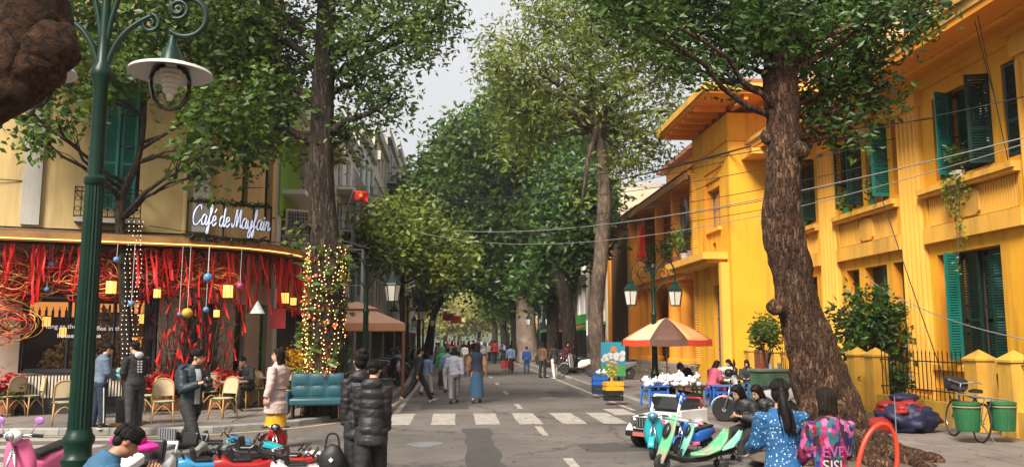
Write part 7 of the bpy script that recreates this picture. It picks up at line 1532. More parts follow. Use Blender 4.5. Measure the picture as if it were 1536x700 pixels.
# red hoop frame and rod
t = thing('red_hoop', 'red padded hoop frame standing in front of the tree roots', 'hoop', Vector((4.85,9.5,0.0))); RP = M('red_hose', (0.55,0.05,0.02), 0.4, 0.1, 4)
mb = MB(); mb.tube([(0.26*math.cos(a)+0.08*math.sin(a), 0.06*math.cos(a), 0.42+0.46*math.sin(a)) for a in np.linspace(0,6.28,33)[:-1]], 0.028, 8, closed=True); mb.build('hoop', RP, t, smooth=True); mb = MB(); mb.tube([(-0.9,-0.05,0.18),(-0.2,0,0.16),(0.3,0,0.2)], 0.028, 8); mb.tube([(-0.9,-0.05,0.18),(-0.9,-0.05,0)], 0.024, 7); mb.tube([(0.3,0,0.2),(0.3,0,0)], 0.024, 7); mb.build('foot_bar', RP, t, smooth=True)
t = thing('metal_rod', 'thin upright metal rod beside the red hoop', 'rod', G(1347,700,0.12)); mb = MB(); mb.tube([(0,0,0),(0.005,0,0.95)], 0.008, 6); mb.build('rod', ZINC, t); mb = MB(); mb.lathe([(0.07,0),(0.07,0.02),(0.01,0.03)], 12); mb.build('foot', ZINC, t)
# stall on the right pavement
BLUP = M('blue_plastic', (0.015,0.12,0.48), 0.4, 0.1, 4); YELP = M('yellow_plastic', (0.65,0.36,0.02), 0.4, 0.1, 4); CARD = M('cardboard', (0.42,0.22,0.09), 0.8, 0.12, 5)
def stool(label, loc, rz, m, s=1.0, h_=0.45, w_=0.34, name='plastic_stool', cat='stool'):
    t = thing(name, label, cat, loc, rz); mb = MB(); mb.bb(-w_/2,-w_/2,h_-0.03,w_/2,w_/2,h_); mb.build('seat' if cat == 'stool' else 'table_top', m, t, bevel=0.01)
    for sx in (-1,1):
        for sy in (-1,1): mb = MB(); mb.bar((sx*w_*0.47,sy*w_*0.47,0),(sx*w_*0.40,sy*w_*0.40,h_-0.03),0.045,0.045); mb.build('leg', m, t)
    for (a, b_) in (((-1,-1),(1,-1)),((1,-1),(1,1)),((1,1),(-1,1)),((-1,1),(-1,-1))): mb = MB(); k = w_*0.41; mb.bar((a[0]*k,a[1]*k,h_*0.7),(b_[0]*k,b_[1]*k,h_*0.7),0.012,0.06); mb.build('apron', m, t)
    return t
stool('blue plastic table holding white bags at the stall end', G(983,608,0.12), R(10), BLUP, h_=0.52, w_=0.62, name='plastic_table', cat='table')
stool('blue plastic table with snacks beside the seated women', G(1085,610,0.12), R(-8), BLUP, h_=0.55, w_=0.62, name='plastic_table', cat='table')
stool('blue plastic stool beside the painted board', G(903,578,0.12), R(12), BLUP, h_=0.62, w_=0.42)
stool('second blue plastic stool beside the painted board', G(921,580,0.12), R(-4), BLUP, h_=0.62, w_=0.42)
stool('small yellow-green stool under the vendor', G(1043,596,0.12), R(14), M('lime_plastic', (0.25,0.35,0.05), 0.4), h_=0.34, w_=0.34)
stool('low blue stool behind the blue snack table', G(1112,608,0.12), R(14), BLUP, h_=0.34, w_=0.34)
tl = thing('stall_table', 'low dark trestle table heaped with white bags', 'table', (5.95, 22.9, 0.12), R(4)); mb = MB(); mb.bb(-0.4,-1.6,0.50,0.4,1.6,0.54); mb.build('table_top', DARKW, tl)
for x in (-0.36,0.36):
    for y in (-1.5,0,1.5): mb = MB(); mb.bb(x-0.02,y-0.02,0,x+0.02,y+0.02,0.5); mb.build('leg', ZINC, tl)
for k in range(4): mb = MB(); y = -1.2+0.8*k; mb.bb(-0.3,y-0.3,0.0,0.3,y+0.3,0.34); mb.build('storage_box', (BLACK,DARKW,BLACK,GRY)[k], tl, bevel=0.01)
BAG = M('white_bag', (0.74,0.70,0.70), 0.4, 0.08, 10, obj=0.12)
bagm = []
for k in range(4):
    mb = MB(); mb.ell((0,0,0), (0.09,0.09,0.07), 14, 9); mb.v = [tuple(Vector(v)*(1+0.3*mnoise.noise(Vector(v)*11+Vector((k*3,0,0))))+Vector((0,0,0.06))) for v in mb.v]; mb.tube([(0,0,0.10),(0.02,0,0.13),(0.04,0.02,0.16)], [0.01,0.02,0.035], 6); bagm.append(mb.mesh('white_bag', BAG, True))
def bag(p, k, lab, grp): o = bpy.data.objects.new('white_bag', bagm[k % 4]); COL.objects.link(o); o.location = p; o.rotation_euler = (0.2*math.sin(k*2.1),0.2*math.cos(k*1.3),k*1.7); tag(o, lab, 'bag', grp)
for k in range(62):
    i = k % 40; layer = k//40; bag((5.95+random.uniform(-0.33,0.33), 22.9-1.5+3.0*(i/40)+random.uniform(-0.05,0.05), 0.64+0.09*layer+(0.1 if random.random() < 0.15 else 0)), k, 'white tied plastic bag heaped on the long stall table', 'white bags on the stall table')
for k in range(16): p = G(983,608,0.12); bag((p.x+random.uniform(-0.25,0.25), p.y+random.uniform(-0.25,0.25), 0.63+0.09*(k//9)), k+3, 'white tied plastic bag heaped on the blue stall table', 'white bags on the blue table')
def crate(label, loc, rz, m, sz=(0.5,0.36,0.28), name='plastic_crate'):
    t = thing(name, label, 'crate', loc, rz); a, b_, h_ = sz; mb = MB(); mb.bb(-a/2,-b_/2,0,a/2,b_/2,0.02); mb.build('floor', m, t)
    for (x0,y0,x1,y1) in ((-a/2,-b_/2,a/2,-b_/2+0.015),(-a/2,b_/2-0.015,a/2,b_/2),(-a/2,-b_/2+0.016,-a/2+0.015,b_/2-0.016),(a/2-0.015,-b_/2+0.016,a/2,b_/2-0.016)):
        mb = MB(); mb.bb(x0,y0,0.021,x1,y1,h_*0.4); mb.build('side', m, t); mb = MB(); mb.bb(x0,y0,h_*0.55,x1,y1,h_); mb.build('rim', m, t)
    for sx in (-1,1):
        for sy in (-1,1): mb = MB(); mb.bb(sx*(a/2-0.03)-0.014,sy*(b_/2-0.025)-0.008,0.02,sx*(a/2-0.03)+0.014,sy*(b_/2-0.025)+0.008,h_*0.98); mb.build('corner_rib', m, t)
    return t
crate('black plastic crate under the yellow one at the kerb', G(920,600,0.12), R(5), BLACK); p = G(920,600,0.12); crate('yellow plastic crate on top of a black crate at the kerb', (p.x,p.y,0.405), R(7), YELP, (0.52,0.38,0.24))
crate('dark crate beside the yellow and black stack', G(900,590,0.12), R(-3), NAV); p = G(900,590,0.12); crate('blue plastic crate on top of the dark crate', (p.x,p.y,0.405), R(-2), BLUP)
for k, (px, py, lab) in enumerate(((897,560,'white bag filled with goods on the blue crate'),(906,560,'pale pink bag on the blue crate'))): q = AY(px,565,G(900,590,0.12).y); bag((q.x,q.y,0.73), k, lab, None)
t = thing('cardboard_box', 'open cardboard box in front of the vendor', 'box', G(1018,598,0.12), R(14)); mb = MB(); mb.bb(-0.3,-0.2,0,0.3,0.2,0.012); mb.bb(-0.3,-0.2,0.012,0.3,-0.19,0.5); mb.bb(-0.3,0.19,0.012,0.3,0.2,0.5); mb.bb(-0.3,-0.19,0.012,-0.29,0.19,0.5); mb.bb(0.29,-0.19,0.012,0.3,0.19,0.5); mb.build('carton', CARD, t)
mb = MB(); mb.box((0.36,0,0.52),(0.16,0.38,0.008),(0,R(35),0)); mb.build('flap', CARD, t); mb = MB(); mb.box((0,-0.26,0.52),(0.58,0.14,0.008),(R(40),0,0)); mb.build('flap', CARD, t)
t = thing('flower_vase', 'yellow vase with blossom branches standing at the stall', 'vase', AY(918,575,26.5)); mb = MB(); mb.lathe([(0.07,-0.25),(0.10,-0.1),(0.05,0.15),(0.08,0.22),(0.06,0.2)], 14); mb.build('vase', YELP, t, smooth=40); leafmesh('blossom', [(random.uniform(-.2,.2),random.uniform(-.1,.1),random.uniform(.25,.75)) for i in range(30)], 0.06, YFL, t, 5, 0.04, 0.8, 0, 3)
mb = MB(); mb.lathe([(0.16,-0.9),(0.16,-0.27),(0.13,-0.26)], 14); mb.build('stand', DARKW, t)
# folded sacks on the pavement beside the tower
for k in range(3):
    mb = MB(); mb.ell((0,0,0), (0.36,0.26,0.10), 30, 16); mb.v = [tuple(Vector(v)*(1+0.35*mnoise.noise(Vector(v)*6+Vector((k*4,0,0)))+0.2*mnoise.noise(Vector(v)*15))) for v in mb.v]; o = mb.build('white_sack', M('sack_white', (0.60,0.57,0.52), 0.7, 0.1, 6, obj=0.1), smooth=True); o.location = (8.15+0.06*math.sin(k*2), 24.9, 0.62+0.15*k); o.rotation_euler = (0,0,0.3*k)
    tag(o, ('lowest','middle','topmost')[k]+' folded white sack in the pile by the tower door', 'sack', 'white sacks piled by the tower')
t = thing('wooden_pallet_table', 'low wooden table carrying the pile of white sacks', 'table', (8.15, 24.9, 0.12)); mb = MB(); mb.bb(-0.5,-0.35,0.38,0.5,0.35,0.42); mb.build('table_top', DARKW, t)
for sx in (-1,1):
    for sy in (-1,1): mb = MB(); mb.bb(sx*0.45-0.03,sy*0.3-0.03,0,sx*0.45+0.03,sy*0.3+0.03,0.38); mb.build('leg', DARKW, t)
# ================================================================== PEOPLE
TMP = bpy.data.scenes.new('workbench')
def remesh(mb, mat, name, vox, smooth_it=4, parent=None, extra=None, wr=0.0):
    """weld overlapping closed lofts into one continuous skin"""
    me = bpy.data.meshes.new(name+'_raw'); me.from_pydata(mb.v, [], mb.f); o = bpy.data.objects.new('raw', me); TMP.collection.objects.link(o)
    m = o.modifiers.new('r', 'REMESH'); m.mode = 'VOXEL'; m.voxel_size = vox
    if smooth_it: s = o.modifiers.new('s', 'SMOOTH'); s.factor = 0.5; s.iterations = smooth_it
    with bpy.context.temp_override(scene=TMP, view_layer=TMP.view_layers[0]):
        dg = bpy.context.evaluated_depsgraph_get(); dg.update(); nm = bpy.data.meshes.new_from_object(o.evaluated_get(dg))
    bpy.data.objects.remove(o); bpy.data.meshes.remove(me)
    if extra is not None and extra.v:
        b = bmesh.new(); b.from_mesh(nm); vs = [b.verts.new(v) for v in extra.v]
        for f in extra.f: b.faces.new([vs[i] for i in f])
        b.to_mesh(nm); b.free()
    if wr:
        co = np.empty(len(nm.vertices)*3, np.float32); nm.vertices.foreach_get('co', co); no = np.empty_like(co); nm.vertices.foreach_get('normal', no); sd = random.random()*50
        d = np.array([mnoise.noise((x*7+sd, y*7, z*15))+0.5*mnoise.noise((x*16, y*16+sd, z*30)) for x, y, z in co.reshape(-1,3)], np.float32)
        co = co.reshape(-1,3)+no.reshape(-1,3)*(d[:,None]*wr); nm.vertices.foreach_set('co', co.ravel())
    nm.name = name; nm.materials.clear(); nm.materials.append(mat); nm.polygons.foreach_set('use_smooth', [True]*len(nm.polygons)); nm.update()
    q = bpy.data.objects.new(name, nm); COL.objects.link(q)
    if parent is not None: q.parent = parent
    return q
def ring(c, x, y, rx, ry, n=14): return [c+x*(rx*math.cos(2*math.pi*k/n))+y*(ry*math.sin(2*math.pi*k/n)) for k in range(n)]
CLOTH = {}
def CL(name, c, **k):
    if name not in CLOTH: CLOTH[name] = M('cloth_'+name, c, k.pop('rough', 0.8), k.pop('var', 0.14), k.pop('scale', 9), bump=k.pop('bump', 0.25), bscale=k.pop('bscale', 60), **k)
    return CLOTH[name]
class Person:
    """joints in metres for a 1.72 m adult facing +Y, x = own right; posed by angles (degrees), built as a welded body plus clothes"""
    def __init__(s, label, loc, rz, h=1.68, lean=0, hips=((0,0),(0,0)), seat=None, arms=((0,8,10),(0,8,10)), head=(0,0), hands=(None,None), wide=1.0, vox=0.014, skin=None, name='person', group=None, feet_z=0.0, legside=(0.0,0.0)):
        s.k = h/1.72; s.vox = vox/s.k; s.skin = skin or SKIN; s.w = wide
        s.t = thing(name, label, 'person', loc, rz, group); s.t.scale = (s.k,)*3
        L1, L2, ank = 0.43, 0.41, 0.075
        def leg(sd, a, b_, z0):
            hip = Vector((sd*0.095*wide, 0, z0)); ab = legside[0 if sd > 0 else 1]
            d1 = Vector((sd*(0.03+ab), math.sin(R(a)), -math.cos(R(a)))).normalized(); kn = hip+d1*L1
            d2 = Vector((sd*ab*0.2, math.sin(R(a-b_)), -math.cos(R(a-b_)))).normalized(); an = kn+d2*L2; return hip, kn, an, R(a-b_)
        if seat is None:
            z0 = 0.92; lo = min(leg(sd, *hips[i], z0)[2].z-0.05*abs(math.sin(leg(sd, *hips[i], z0)[3])) for i, sd in enumerate((1,-1))); z0 += ank-lo
        else: z0 = seat/s.k+0.10
        s.z0 = z0; s.legs = [leg(sd, *hips[i], z0) for i, sd in enumerate((1,-1))]
        s.M = Matrix.Rotation(R(-lean), 3, 'X'); s.P = Vector((0,0,z0))
        s.T = lambda x, y, z: s.P+s.M @ Vector((x, y, z-0.92))
        s.arms = []
        for i, sd in enumerate((1,-1)):
            sh = s.T(sd*0.185*wide, -0.01, 1.40)
            if hands[i] is not None:
                tg = Vector(hands[i]); d = tg-sh; D = min(d.length, 0.53); d.normalize(); tg = sh+d*D; a, b_ = 0.285, 0.25
                x = (a*a-b_*b_+D*D)/(2*D); h_ = math.sqrt(max(0, a*a-x*x)); pole = Vector((sd*0.55, -0.5, -0.75)); pole = (pole-d*pole.dot(d)).normalized(); el = sh+d*x+pole*h_; wr = tg
            else:
                sw, ab, bd = arms[i]; d1 = s.M @ Vector((sd*math.sin(R(ab)), math.sin(R(sw)), -math.cos(R(sw))*math.cos(R(ab)))).normalized(); el = sh+d1*0.285
                d2 = s.M @ Vector((sd*math.sin(R(ab))*0.4, math.sin(R(sw+bd)), -math.cos(R(sw+bd)))).normalized(); wr = el+d2*0.25
            s.arms.append((sh, el, wr))
        s.hd = s.T(0, 0.015, 1.455); s.HM = s.M @ Euler((R(-head[1]), 0, R(head[0]))).to_matrix(); s.hc = s.hd+s.HM @ Vector((0, 0.02, 0.155))
    def H(s, x, y, z): return s.hc+s.HM @ Vector((x, y, z))
    def torso(s, mb, secs, inf=0.0, puff=0):
        X = s.M @ Vector((1,0,0)); Yv = s.M @ Vector((0,1,0)); rs = []
        if puff:
            z0, z1 = secs[0][0], secs[-1][0]; ss = []; n = puff*6
            for i in range(n+1):
                z = z0+(z1-z0)*i/n; j = max(k for k in range(len(secs)) if secs[k][0] <= z+1e-9); j = min(j, len(secs)-2); u = (z-secs[j][0])/(secs[j+1][0]-secs[j][0])
                q = [secs[j][m]+(secs[j+1][m]-secs[j][m])*u for m in (1,2,3)]; b_ = 0.013*abs(math.sin(math.pi*i/6))**0.6; ss.append((z, q[0]+b_, q[1]+b_, q[2]))
            secs = ss
        for z, rx, ry, oy in secs: rs.append(ring(s.T(0, oy, z), X, Yv, rx*s.w+inf, ry+inf, 20))
        mb.loft(rs)
    def limb(s, mb, pts, rad, n=12, puff=0):
        P_ = []; rr = []
        for i in range(len(pts)-1):
            m = 5 if not puff else puff
            for k in range(m): u = k/m; P_.append(pts[i]+(pts[i+1]-pts[i])*u); rr.append(rad[i]+(rad[i+1]-rad[i])*u+(0.006*(k % 2) if puff else 0))
        P_.append(pts[-1]); rr.append(rad[-1]); mb.tube(P_, rr, n)
    SEC = [(0.78,0.10,0.085,-0.005),(0.84,0.150,0.105,-0.01),(0.92,0.165,0.115,-0.012),(1.02,0.140,0.098,0.0),(1.10,0.135,0.095,0.004),(1.22,0.155,0.108,0.005),(1.32,0.168,0.110,-0.002),(1.39,0.165,0.092,-0.008),(1.43,0.11,0.07,-0.008),(1.455,0.062,0.058,0.0)]
    def body(s, fingers=True, face=True, curl=35):
        mb = MB(); s.torso(mb, s.SEC)
        mb.tube([s.T(0,0,1.42), s.hd+s.HM @ Vector((0,0.012,0.06)), s.hd+s.HM @ Vector((0,0.02,0.12))], [0.058,0.052,0.05], 12)
        mb.ell(s.H(0,-0.012,0.022), (0.073,0.092,0.092), 16, 12, rot=s.HM); mb.ell(s.H(0,0.02,-0.045), (0.058,0.066,0.072), 14, 10, rot=s.HM); mb.ell(s.H(0,0.052,-0.088), (0.030,0.028,0.026), 10, 8, rot=s.HM)
        if face:
            mb.tube([s.H(0,0.078,0.012), s.H(0,0.098,-0.03), s.H(0,0.092,-0.042)], [0.009,0.016,0.013], 8)
            for sx in (-1,1): mb.ell(s.H(sx*0.075,-0.008,-0.012), (0.012,0.022,0.033), 10, 8, rot=s.HM)
            mb.tube([s.H(-0.026,0.078,-0.068), s.H(0,0.088,-0.066), s.H(0.026,0.078,-0.068)], [0.008,0.011,0.008], 7)
        for hip, kn, an, a in s.legs: s.limb(mb, [hip, kn, an], [0.088,0.056,0.040])
        for sh, el, wr in s.arms: s.limb(mb, [sh+Vector((0,0,-0.01)), el, wr], [0.056,0.042,0.030])
        ex = MB(); s.hands_ = []
        for i, (sh, el, wr) in enumerate(s.arms):
            sd = 1 if i == 0 else -1; d = (wr-el).normalized(); side = Vector((0,1,0)); side = (side-d*side.dot(d)); side = side.normalized() if side.length > 0.2 else (Vector((1,0,0))-d*d.x).normalized(); nrm = d.cross(side)*sd
            # palm: side runs across the knuckles towards the thumb
            mb.loft([ring(wr+d*u, side, nrm, a, b_, 10) for u, a, b_ in ((-0.01,0.027,0.021),(0.03,0.038,0.018),(0.065,0.042,0.016),(0.088,0.038,0.012))])
            pal = wr+d*0.082; s.hands_.append(pal); tgt = ex if fingers else mb
            for k, L_ in enumerate((0.072,0.08,0.075,0.058)):
                if not fingers and k not in (0,2): continue
                p = pal+side*(0.030-0.020*k); c = R(curl+6*k); f1 = d*math.cos(c*0.5)-nrm*math.sin(c*0.5); f2 = d*math.cos(c*1.4)-nrm*math.sin(c*1.4); q1 = p+f1*L_*0.5; tgt.tube([p-d*0.02, p, q1, q1+f2*L_*0.5], [0.0085,0.009,0.0082,0.006], 7)
            b0_ = wr+d*0.025+side*0.032; tgt.tube([b0_-side*0.015, b0_+side*0.022+d*0.022-nrm*0.008, b0_+side*0.030+d*0.052-nrm*0.018], [0.013,0.0105,0.008], 7)
        s.b = remesh(mb, s.skin, 'body', s.vox, 3, s.t, ex); return s
    def face(s, glasses=False, lips=(0.36,0.12,0.10)):
        EY = M('eye_dark', (0.012,0.008,0.006), 0.2, 0); EW = M('eye_white', (0.6,0.57,0.53), 0.3, 0)
        for sx in (-1,1):
            mb = MB(); mb.ell(s.H(sx*0.030,0.079,0.004), (0.014,0.006,0.0065), 10, 6, rot=s.HM); e = mb.build('eye', EW, s.t, smooth=True); mb = MB(); mb.ell(s.H(sx*0.030,0.0835,0.004), (0.007,0.004,0.0065), 8, 6, rot=s.HM); mb.build('iris', EY, e, smooth=True)
            mb = MB(); mb.tube([s.H(sx*0.014,0.083,0.024), s.H(sx*0.032,0.082,0.029), s.H(sx*0.048,0.070,0.023)], [0.004,0.005,0.003], 5); mb.build('eyebrow', HAIR, s.t)
        mb = MB(); mb.tube([s.H(-0.026,0.083,-0.069), s.H(0,0.094,-0.068), s.H(0.026,0.083,-0.069)], [0.004,0.008,0.004], 7); mb.build('lips', M('lips', lips, 0.45, 0.05), s.t, smooth=True)
        if glasses:
            mb = MB()
            for sx in (-1,1): mb.tube([s.H(sx*0.032+0.022*math.cos(a),0.094,0.002+0.018*math.sin(a)) for a in np.linspace(0,6.28,15)[:-1]], 0.003, 5, closed=True); mb.tube([s.H(sx*0.053,0.093,0.005), s.H(sx*0.078,0.0,0.004)], 0.003, 5)
            mb.tube([s.H(-0.011,0.096,0.004), s.H(0.011,0.096,0.004)], 0.003, 5); mb.build('glasses', BLACK, s.t)
        return s
    def hair(s, style='short', m=None, length=0.3):
        m = m or HAIR; mb = MB(); mb.ell(s.H(0,-0.020,0.036), (0.083,0.094,0.090), 18, 14, rot=s.HM)
        if style == 'short': mb.ell(s.H(0,0.02,0.085), (0.068,0.066,0.042), 14, 10, rot=s.HM); mb.ell(s.H(0,-0.055,-0.02), (0.066,0.05,0.06), 12, 8, rot=s.HM)
        else: mb.ell(s.H(0,-0.035,-0.02), (0.085,0.08,0.09), 14, 10, rot=s.HM); mb.ell(s.H(0,0.01,0.085), (0.072,0.07,0.04), 14, 10, rot=s.HM)
        if style == 'long':
            mb.loft([ring(s.H(0,-0.05,0.02), s.HM @ Vector((1,0,0)), s.HM @ Vector((0,1,0)), 0.083, 0.06), ring(s.H(0,-0.07,-0.10), s.M @ Vector((1,0,0)), s.M @ Vector((0,1,0)), 0.09, 0.055), ring(s.H(0,-0.085,-0.10-length*0.5), s.M @ Vector((1,0,0)), s.M @ Vector((0,1,0)), 0.105, 0.048), ring(s.H(0.01,-0.09,-0.10-length), s.M @ Vector((1,0,0)), s.M @ Vector((0,1,0)), 0.07, 0.03)])
            for sx in (-1,1): mb.tube([s.H(sx*0.07,0.0,0.06), s.H(sx*0.083,0.01,-0.03), s.H(sx*0.08,-0.01,-0.12)], [0.02,0.022,0.02], 8)
        if style == 'tail':
            mb.ell(s.H(0,-0.10,0.02), (0.035,0.03,0.035), 10, 8, rot=s.HM); mb.tube(smooth_pl([tuple(s.H(0,-0.11,0.0)), tuple(s.H(0.01,-0.15,-0.12)), tuple(s.H(0.03,-0.15,-0.28)), tuple(s.H(0.035,-0.14,-0.28-length))], 4), [0.035]+[0.042]*5+[0.045]*4+[0.04,0.03,0.012], 10)
        if style == 'bun': mb.ell(s.H(0,-0.07,0.10), (0.055,0.055,0.05), 12, 10, rot=s.HM)
        if style == 'bob':
            mb.loft([ring(s.H(0,-0.025,0.0), s.HM @ Vector((1,0,0)), s.HM @ Vector((0,1,0)), 0.09, 0.085), ring(s.H(0,-0.03,-0.07), s.HM @ Vector((1,0,0)), s.HM @ Vector((0,1,0)), 0.10, 0.082), ring(s.H(0,-0.035,-0.125), s.HM @ Vector((1,0,0)), s.HM @ Vector((0,1,0)), 0.085, 0.07)])
        ex = MB(); rd = random.Random(int(length*100)+len(style)); L_ = {'short':0.0,'bun':0.0,'bob':0.125,'long':0.10+length,'tail':0.0}[style]
        if s.vox < 0.0125:
            for k in range(90):
                a = rd.uniform(-2.1,2.1) if style != 'short' else rd.uniform(-3.1,3.1); ca, sa = math.cos(a), math.sin(a); q = rd.uniform(0.98,1.06); dn = rd.uniform(0.7,1.05)
                pts = [s.H(0.03*sa,-0.02-0.03*ca,0.128), s.H(0.068*sa*q,-0.02-0.076*ca*q,0.095), s.H(0.085*sa*q,-0.02-0.096*ca*q,0.035)]
                if style in ('long','bob'): pts += [s.H(0.092*sa*q,-0.03-0.082*max(ca,-0.1)*q,-0.06*dn), s.hd+s.HM @ Vector((0,0.02,0.155))+s.M @ Vector((0.095*sa*q, -0.06-0.06*max(ca,-0.2), -L_*dn-0.01))]
                elif style == 'tail': pts += [s.H(0.05*sa,-0.085-0.02*ca,0.03), s.H(0.0,-0.115,0.01)]
                elif style == 'bun': pts += [s.H(0.07*sa,-0.05-0.05*ca,-0.03)]
                else: pts = pts[1:]+[s.H(0.08*sa*q+rd.uniform(-.01,.01),-0.02-0.09*ca*q,-0.012*dn+0.02*(ca < 0))]
                P_ = smooth_pl([tuple(p) for p in pts], 3); ex.tube(P_, [0.0055]*(len(P_)-2)+[0.004,0.001], 4)
            if style == 'tail':
                for k in range(46):
                    ox, oy = rd.gauss(0,0.022), rd.gauss(0,0.016); dn = rd.uniform(0.8,1.06); P_ = smooth_pl([tuple(s.H(ox*0.3,-0.115,0.0)), tuple(s.H(0.01+ox,-0.155+oy,-0.12)), tuple(s.H(0.03+ox*1.3,-0.155+oy,-0.26)), tuple(s.H(0.035+ox*1.2+rd.uniform(-.02,.02),-0.145+oy,-0.27-length*dn-0.04*dn))], 4); ex.tube(P_, [0.007]*(len(P_)-2)+[0.004,0.001], 4)
        remesh(mb, m, 'hair', max(0.009, s.vox*0.8), 2, s.t, ex); return s
    def top(s, m, inf=0.018, hem=0.86, sleeve=1.0, puff=0, flare=0.0, collar=False, name='jacket', open_m=None, hood=False):
        mb = MB(); secs = [q for q in s.SEC if q[0] > hem+0.02 and q[0] < 1.44]; lo = (hem, 0.160+flare, 0.112+flare*0.8, -0.01)
        if hem < 0.80: secs = [(0.80,0.165+flare*0.5,0.118+flare*0.4,-0.01)]+[q for q in secs if q[0] > 0.82]
        secs = [lo]+secs+[(1.425,0.115,0.075,-0.006),(1.462,0.066,0.062,0.0)]
        s.torso(mb, secs, inf, puff)
        for sh, el, wr in s.arms:
            e = el if sleeve < 0.6 else None; pts = [sh, el, el+(wr-el)*(sleeve if sleeve > 0.6 else 0)] if e is None else [sh, sh+(el-sh)*sleeve*1.6]
            rad = [0.058+inf, 0.048+inf, 0.038+inf*0.9] if e is None else [0.06+inf, 0.058+inf]; s.limb(mb, pts, rad, 12, 8 if puff else 0)
        if hood: mb.ell(s.T(0,-0.085,1.42), (0.125,0.07,0.085), 14, 10)
        if collar: mb.loft([ring(s.T(0,0,1.44), s.M @ Vector((1,0,0)), s.M @ Vector((0,1,0)), 0.078+inf*0.4, 0.074+inf*0.4), ring(s.T(0,0.004,1.492), s.M @ Vector((1,0,0)), s.M @ Vector((0,1,0)), 0.074+inf*0.3, 0.07+inf*0.3)])
        o = remesh(mb, m, name, s.vox, 2 if puff else 3, s.t, wr=(0.009 if puff else 0.008) if s.vox < 0.016 else 0)
        if open_m is not None:
            X = s.M @ Vector((1,0,0)); b = MB(); rows = []
            for z, rx, ry, oy in [q for q in s.SEC if 0.88 < q[0] < 1.44]:
                rows.append([s.T(x, oy+(ry+inf)*math.sqrt(max(0, 1-(x/(rx*s.w+inf))**2))+0.008, z) for x in (-0.045,-0.02,0.0,0.02,0.045)])
            b.sheet(rows); b.build('shirt_front', open_m, s.t, smooth=True)
        return o
    def trousers(s, m, inf=0.016, flare=0.0, cut=0.97, waist=1.03, name='trousers', top=True):
        mb = MB(); s.torso(mb, [(0.79,0.11,0.09,-0.005)]+[q for q in s.SEC if 0.80 < q[0] < waist+0.01], inf)
        for hip, kn, an, a in s.legs: s.limb(mb, [hip, kn, kn+(an-kn)*cut], [0.090+inf, 0.060+inf+flare*0.4, 0.046+inf+flare])
        return remesh(mb, m, name, s.vox, 3, s.t, wr=0.007 if s.vox < 0.016 else 0)
    def skirt(s, m, z0=1.0, z1=0.45, r1=0.24, ry=0.2, name='skirt', pleats=0):
        mb = MB(); rs = []; n = 28; X = Vector((1,0,0)); mid = [(s.legs[0][1]+s.legs[1][1])/2, (s.legs[0][2]+s.legs[1][2])/2]
        for i in range(9):
            u = i/8; z = z0+(z1-z0)*u; w_ = 0.152*s.w+(r1-0.152)*u**0.8; q = 0.11+(ry-0.11)*u**0.8; c = Vector((0, mid[0].y*u*0.6, z-0.92+s.z0)); rs.append([c+Vector((w_*math.cos(2*math.pi*k/n)*(1+(0.05*u if pleats and k % 2 else 0)), q*math.sin(2*math.pi*k/n)*(1+(0.05*u if pleats and k % 2 else 0)), 0)) for k in range(n)])
        mb.loft(rs); return mb.build(name, m, s.t, smooth=60)
    def shoes(s, m, sole=None, boot=0.0):
        for hip, kn, an, a in s.legs:
            mb = MB(); ax = R(0) if True else a; d = Vector((0, math.cos(a*0.55), math.sin(a*0.55)*0.9)).normalized() if abs(a) > 0.35 else Vector((0,1,0)); up = Vector((1,0,0)).cross(d); base = an-Vector((0,0,0.075)) if abs(a) <= 0.35 else an-up*0.07
            def rg(u, w_, h_): return [base+d*u+Vector((w_*math.cos(t),0,0))+up*max(0.0, h_*0.5+h_*0.5*math.sin(t)*1.15) for t in np.linspace(0, 2*math.pi, 15)[:-1]]
            mb.loft([rg(-0.075,0.022,0.05), rg(-0.06,0.036,0.085), rg(0.0,0.042,0.095), rg(0.06,0.044,0.075), rg(0.12,0.047,0.055), rg(0.165,0.040,0.045), rg(0.19,0.02,0.03)])
            if boot: mb.tube([an-(an-kn).normalized()*0.02, an+(kn-an)*boot], [0.052,0.06], 12)
            o = mb.build('shoe' if not boot else 'boot', m, s.t, smooth=50)
            if sole is not None: mb = MB(); mb.loft([[base+d*u+Vector((w_*q,0,0))+up*z for q, z in ((-1,-0.012),(1,-0.012),(1,0.018),(-1,0.018))] for u, w_ in ((-0.08,0.03),(-0.05,0.043),(0.06,0.049),(0.13,0.05),(0.19,0.028))]); mb.build('sole', sole, o)
        return s
BLKC = CL('black', (0.014,0.014,0.016)); BLK2 = CL('charcoal', (0.03,0.03,0.033)); PUFF = CL('black_puffer', (0.012,0.012,0.015), rough=0.5); NAVYC = CL('navy', (0.012,0.022,0.045)); BOMB = CL('bomber_teal_black', (0.010,0.026,0.032), rough=0.55); GRYC = CL('grey', (0.20,0.20,0.21)); LGRY = CL('light_grey', (0.42,0.42,0.44)); DENIM = CL('denim', (0.03,0.085,0.17)); LBLUE = CL('pale_blue', (0.22,0.32,0.50)); COAT = CL('pink_beige', (0.50,0.38,0.35)); YLWC = CL('mustard', (0.62,0.34,0.01)); WHTC = CL('white', (0.62,0.60,0.57)); MAR = CL('maroon', (0.12,0.012,0.02)); PNKC = CL('rose', (0.45,0.08,0.14)); ROSE = CL('dusty_rose', (0.36,0.17,0.155)); BRN = CL('brown', (0.12,0.06,0.03)); GRNC = CL('green', (0.02,0.22,0.06)); REDC = CL('red', (0.40,0.02,0.02)); BLUC = CL('blue', (0.02,0.08,0.30)); SLATE = CL('slate_blue', (0.10,0.14,0.20)); TANC = CL('tan', (0.36,0.22,0.12)); SHO = CL('shoe_black', (0.015,0.015,0.016), rough=0.5); SHW = CL('shoe_white', (0.6,0.58,0.55), rough=0.5); SHB = CL('shoe_blue', (0.10,0.22,0.34))
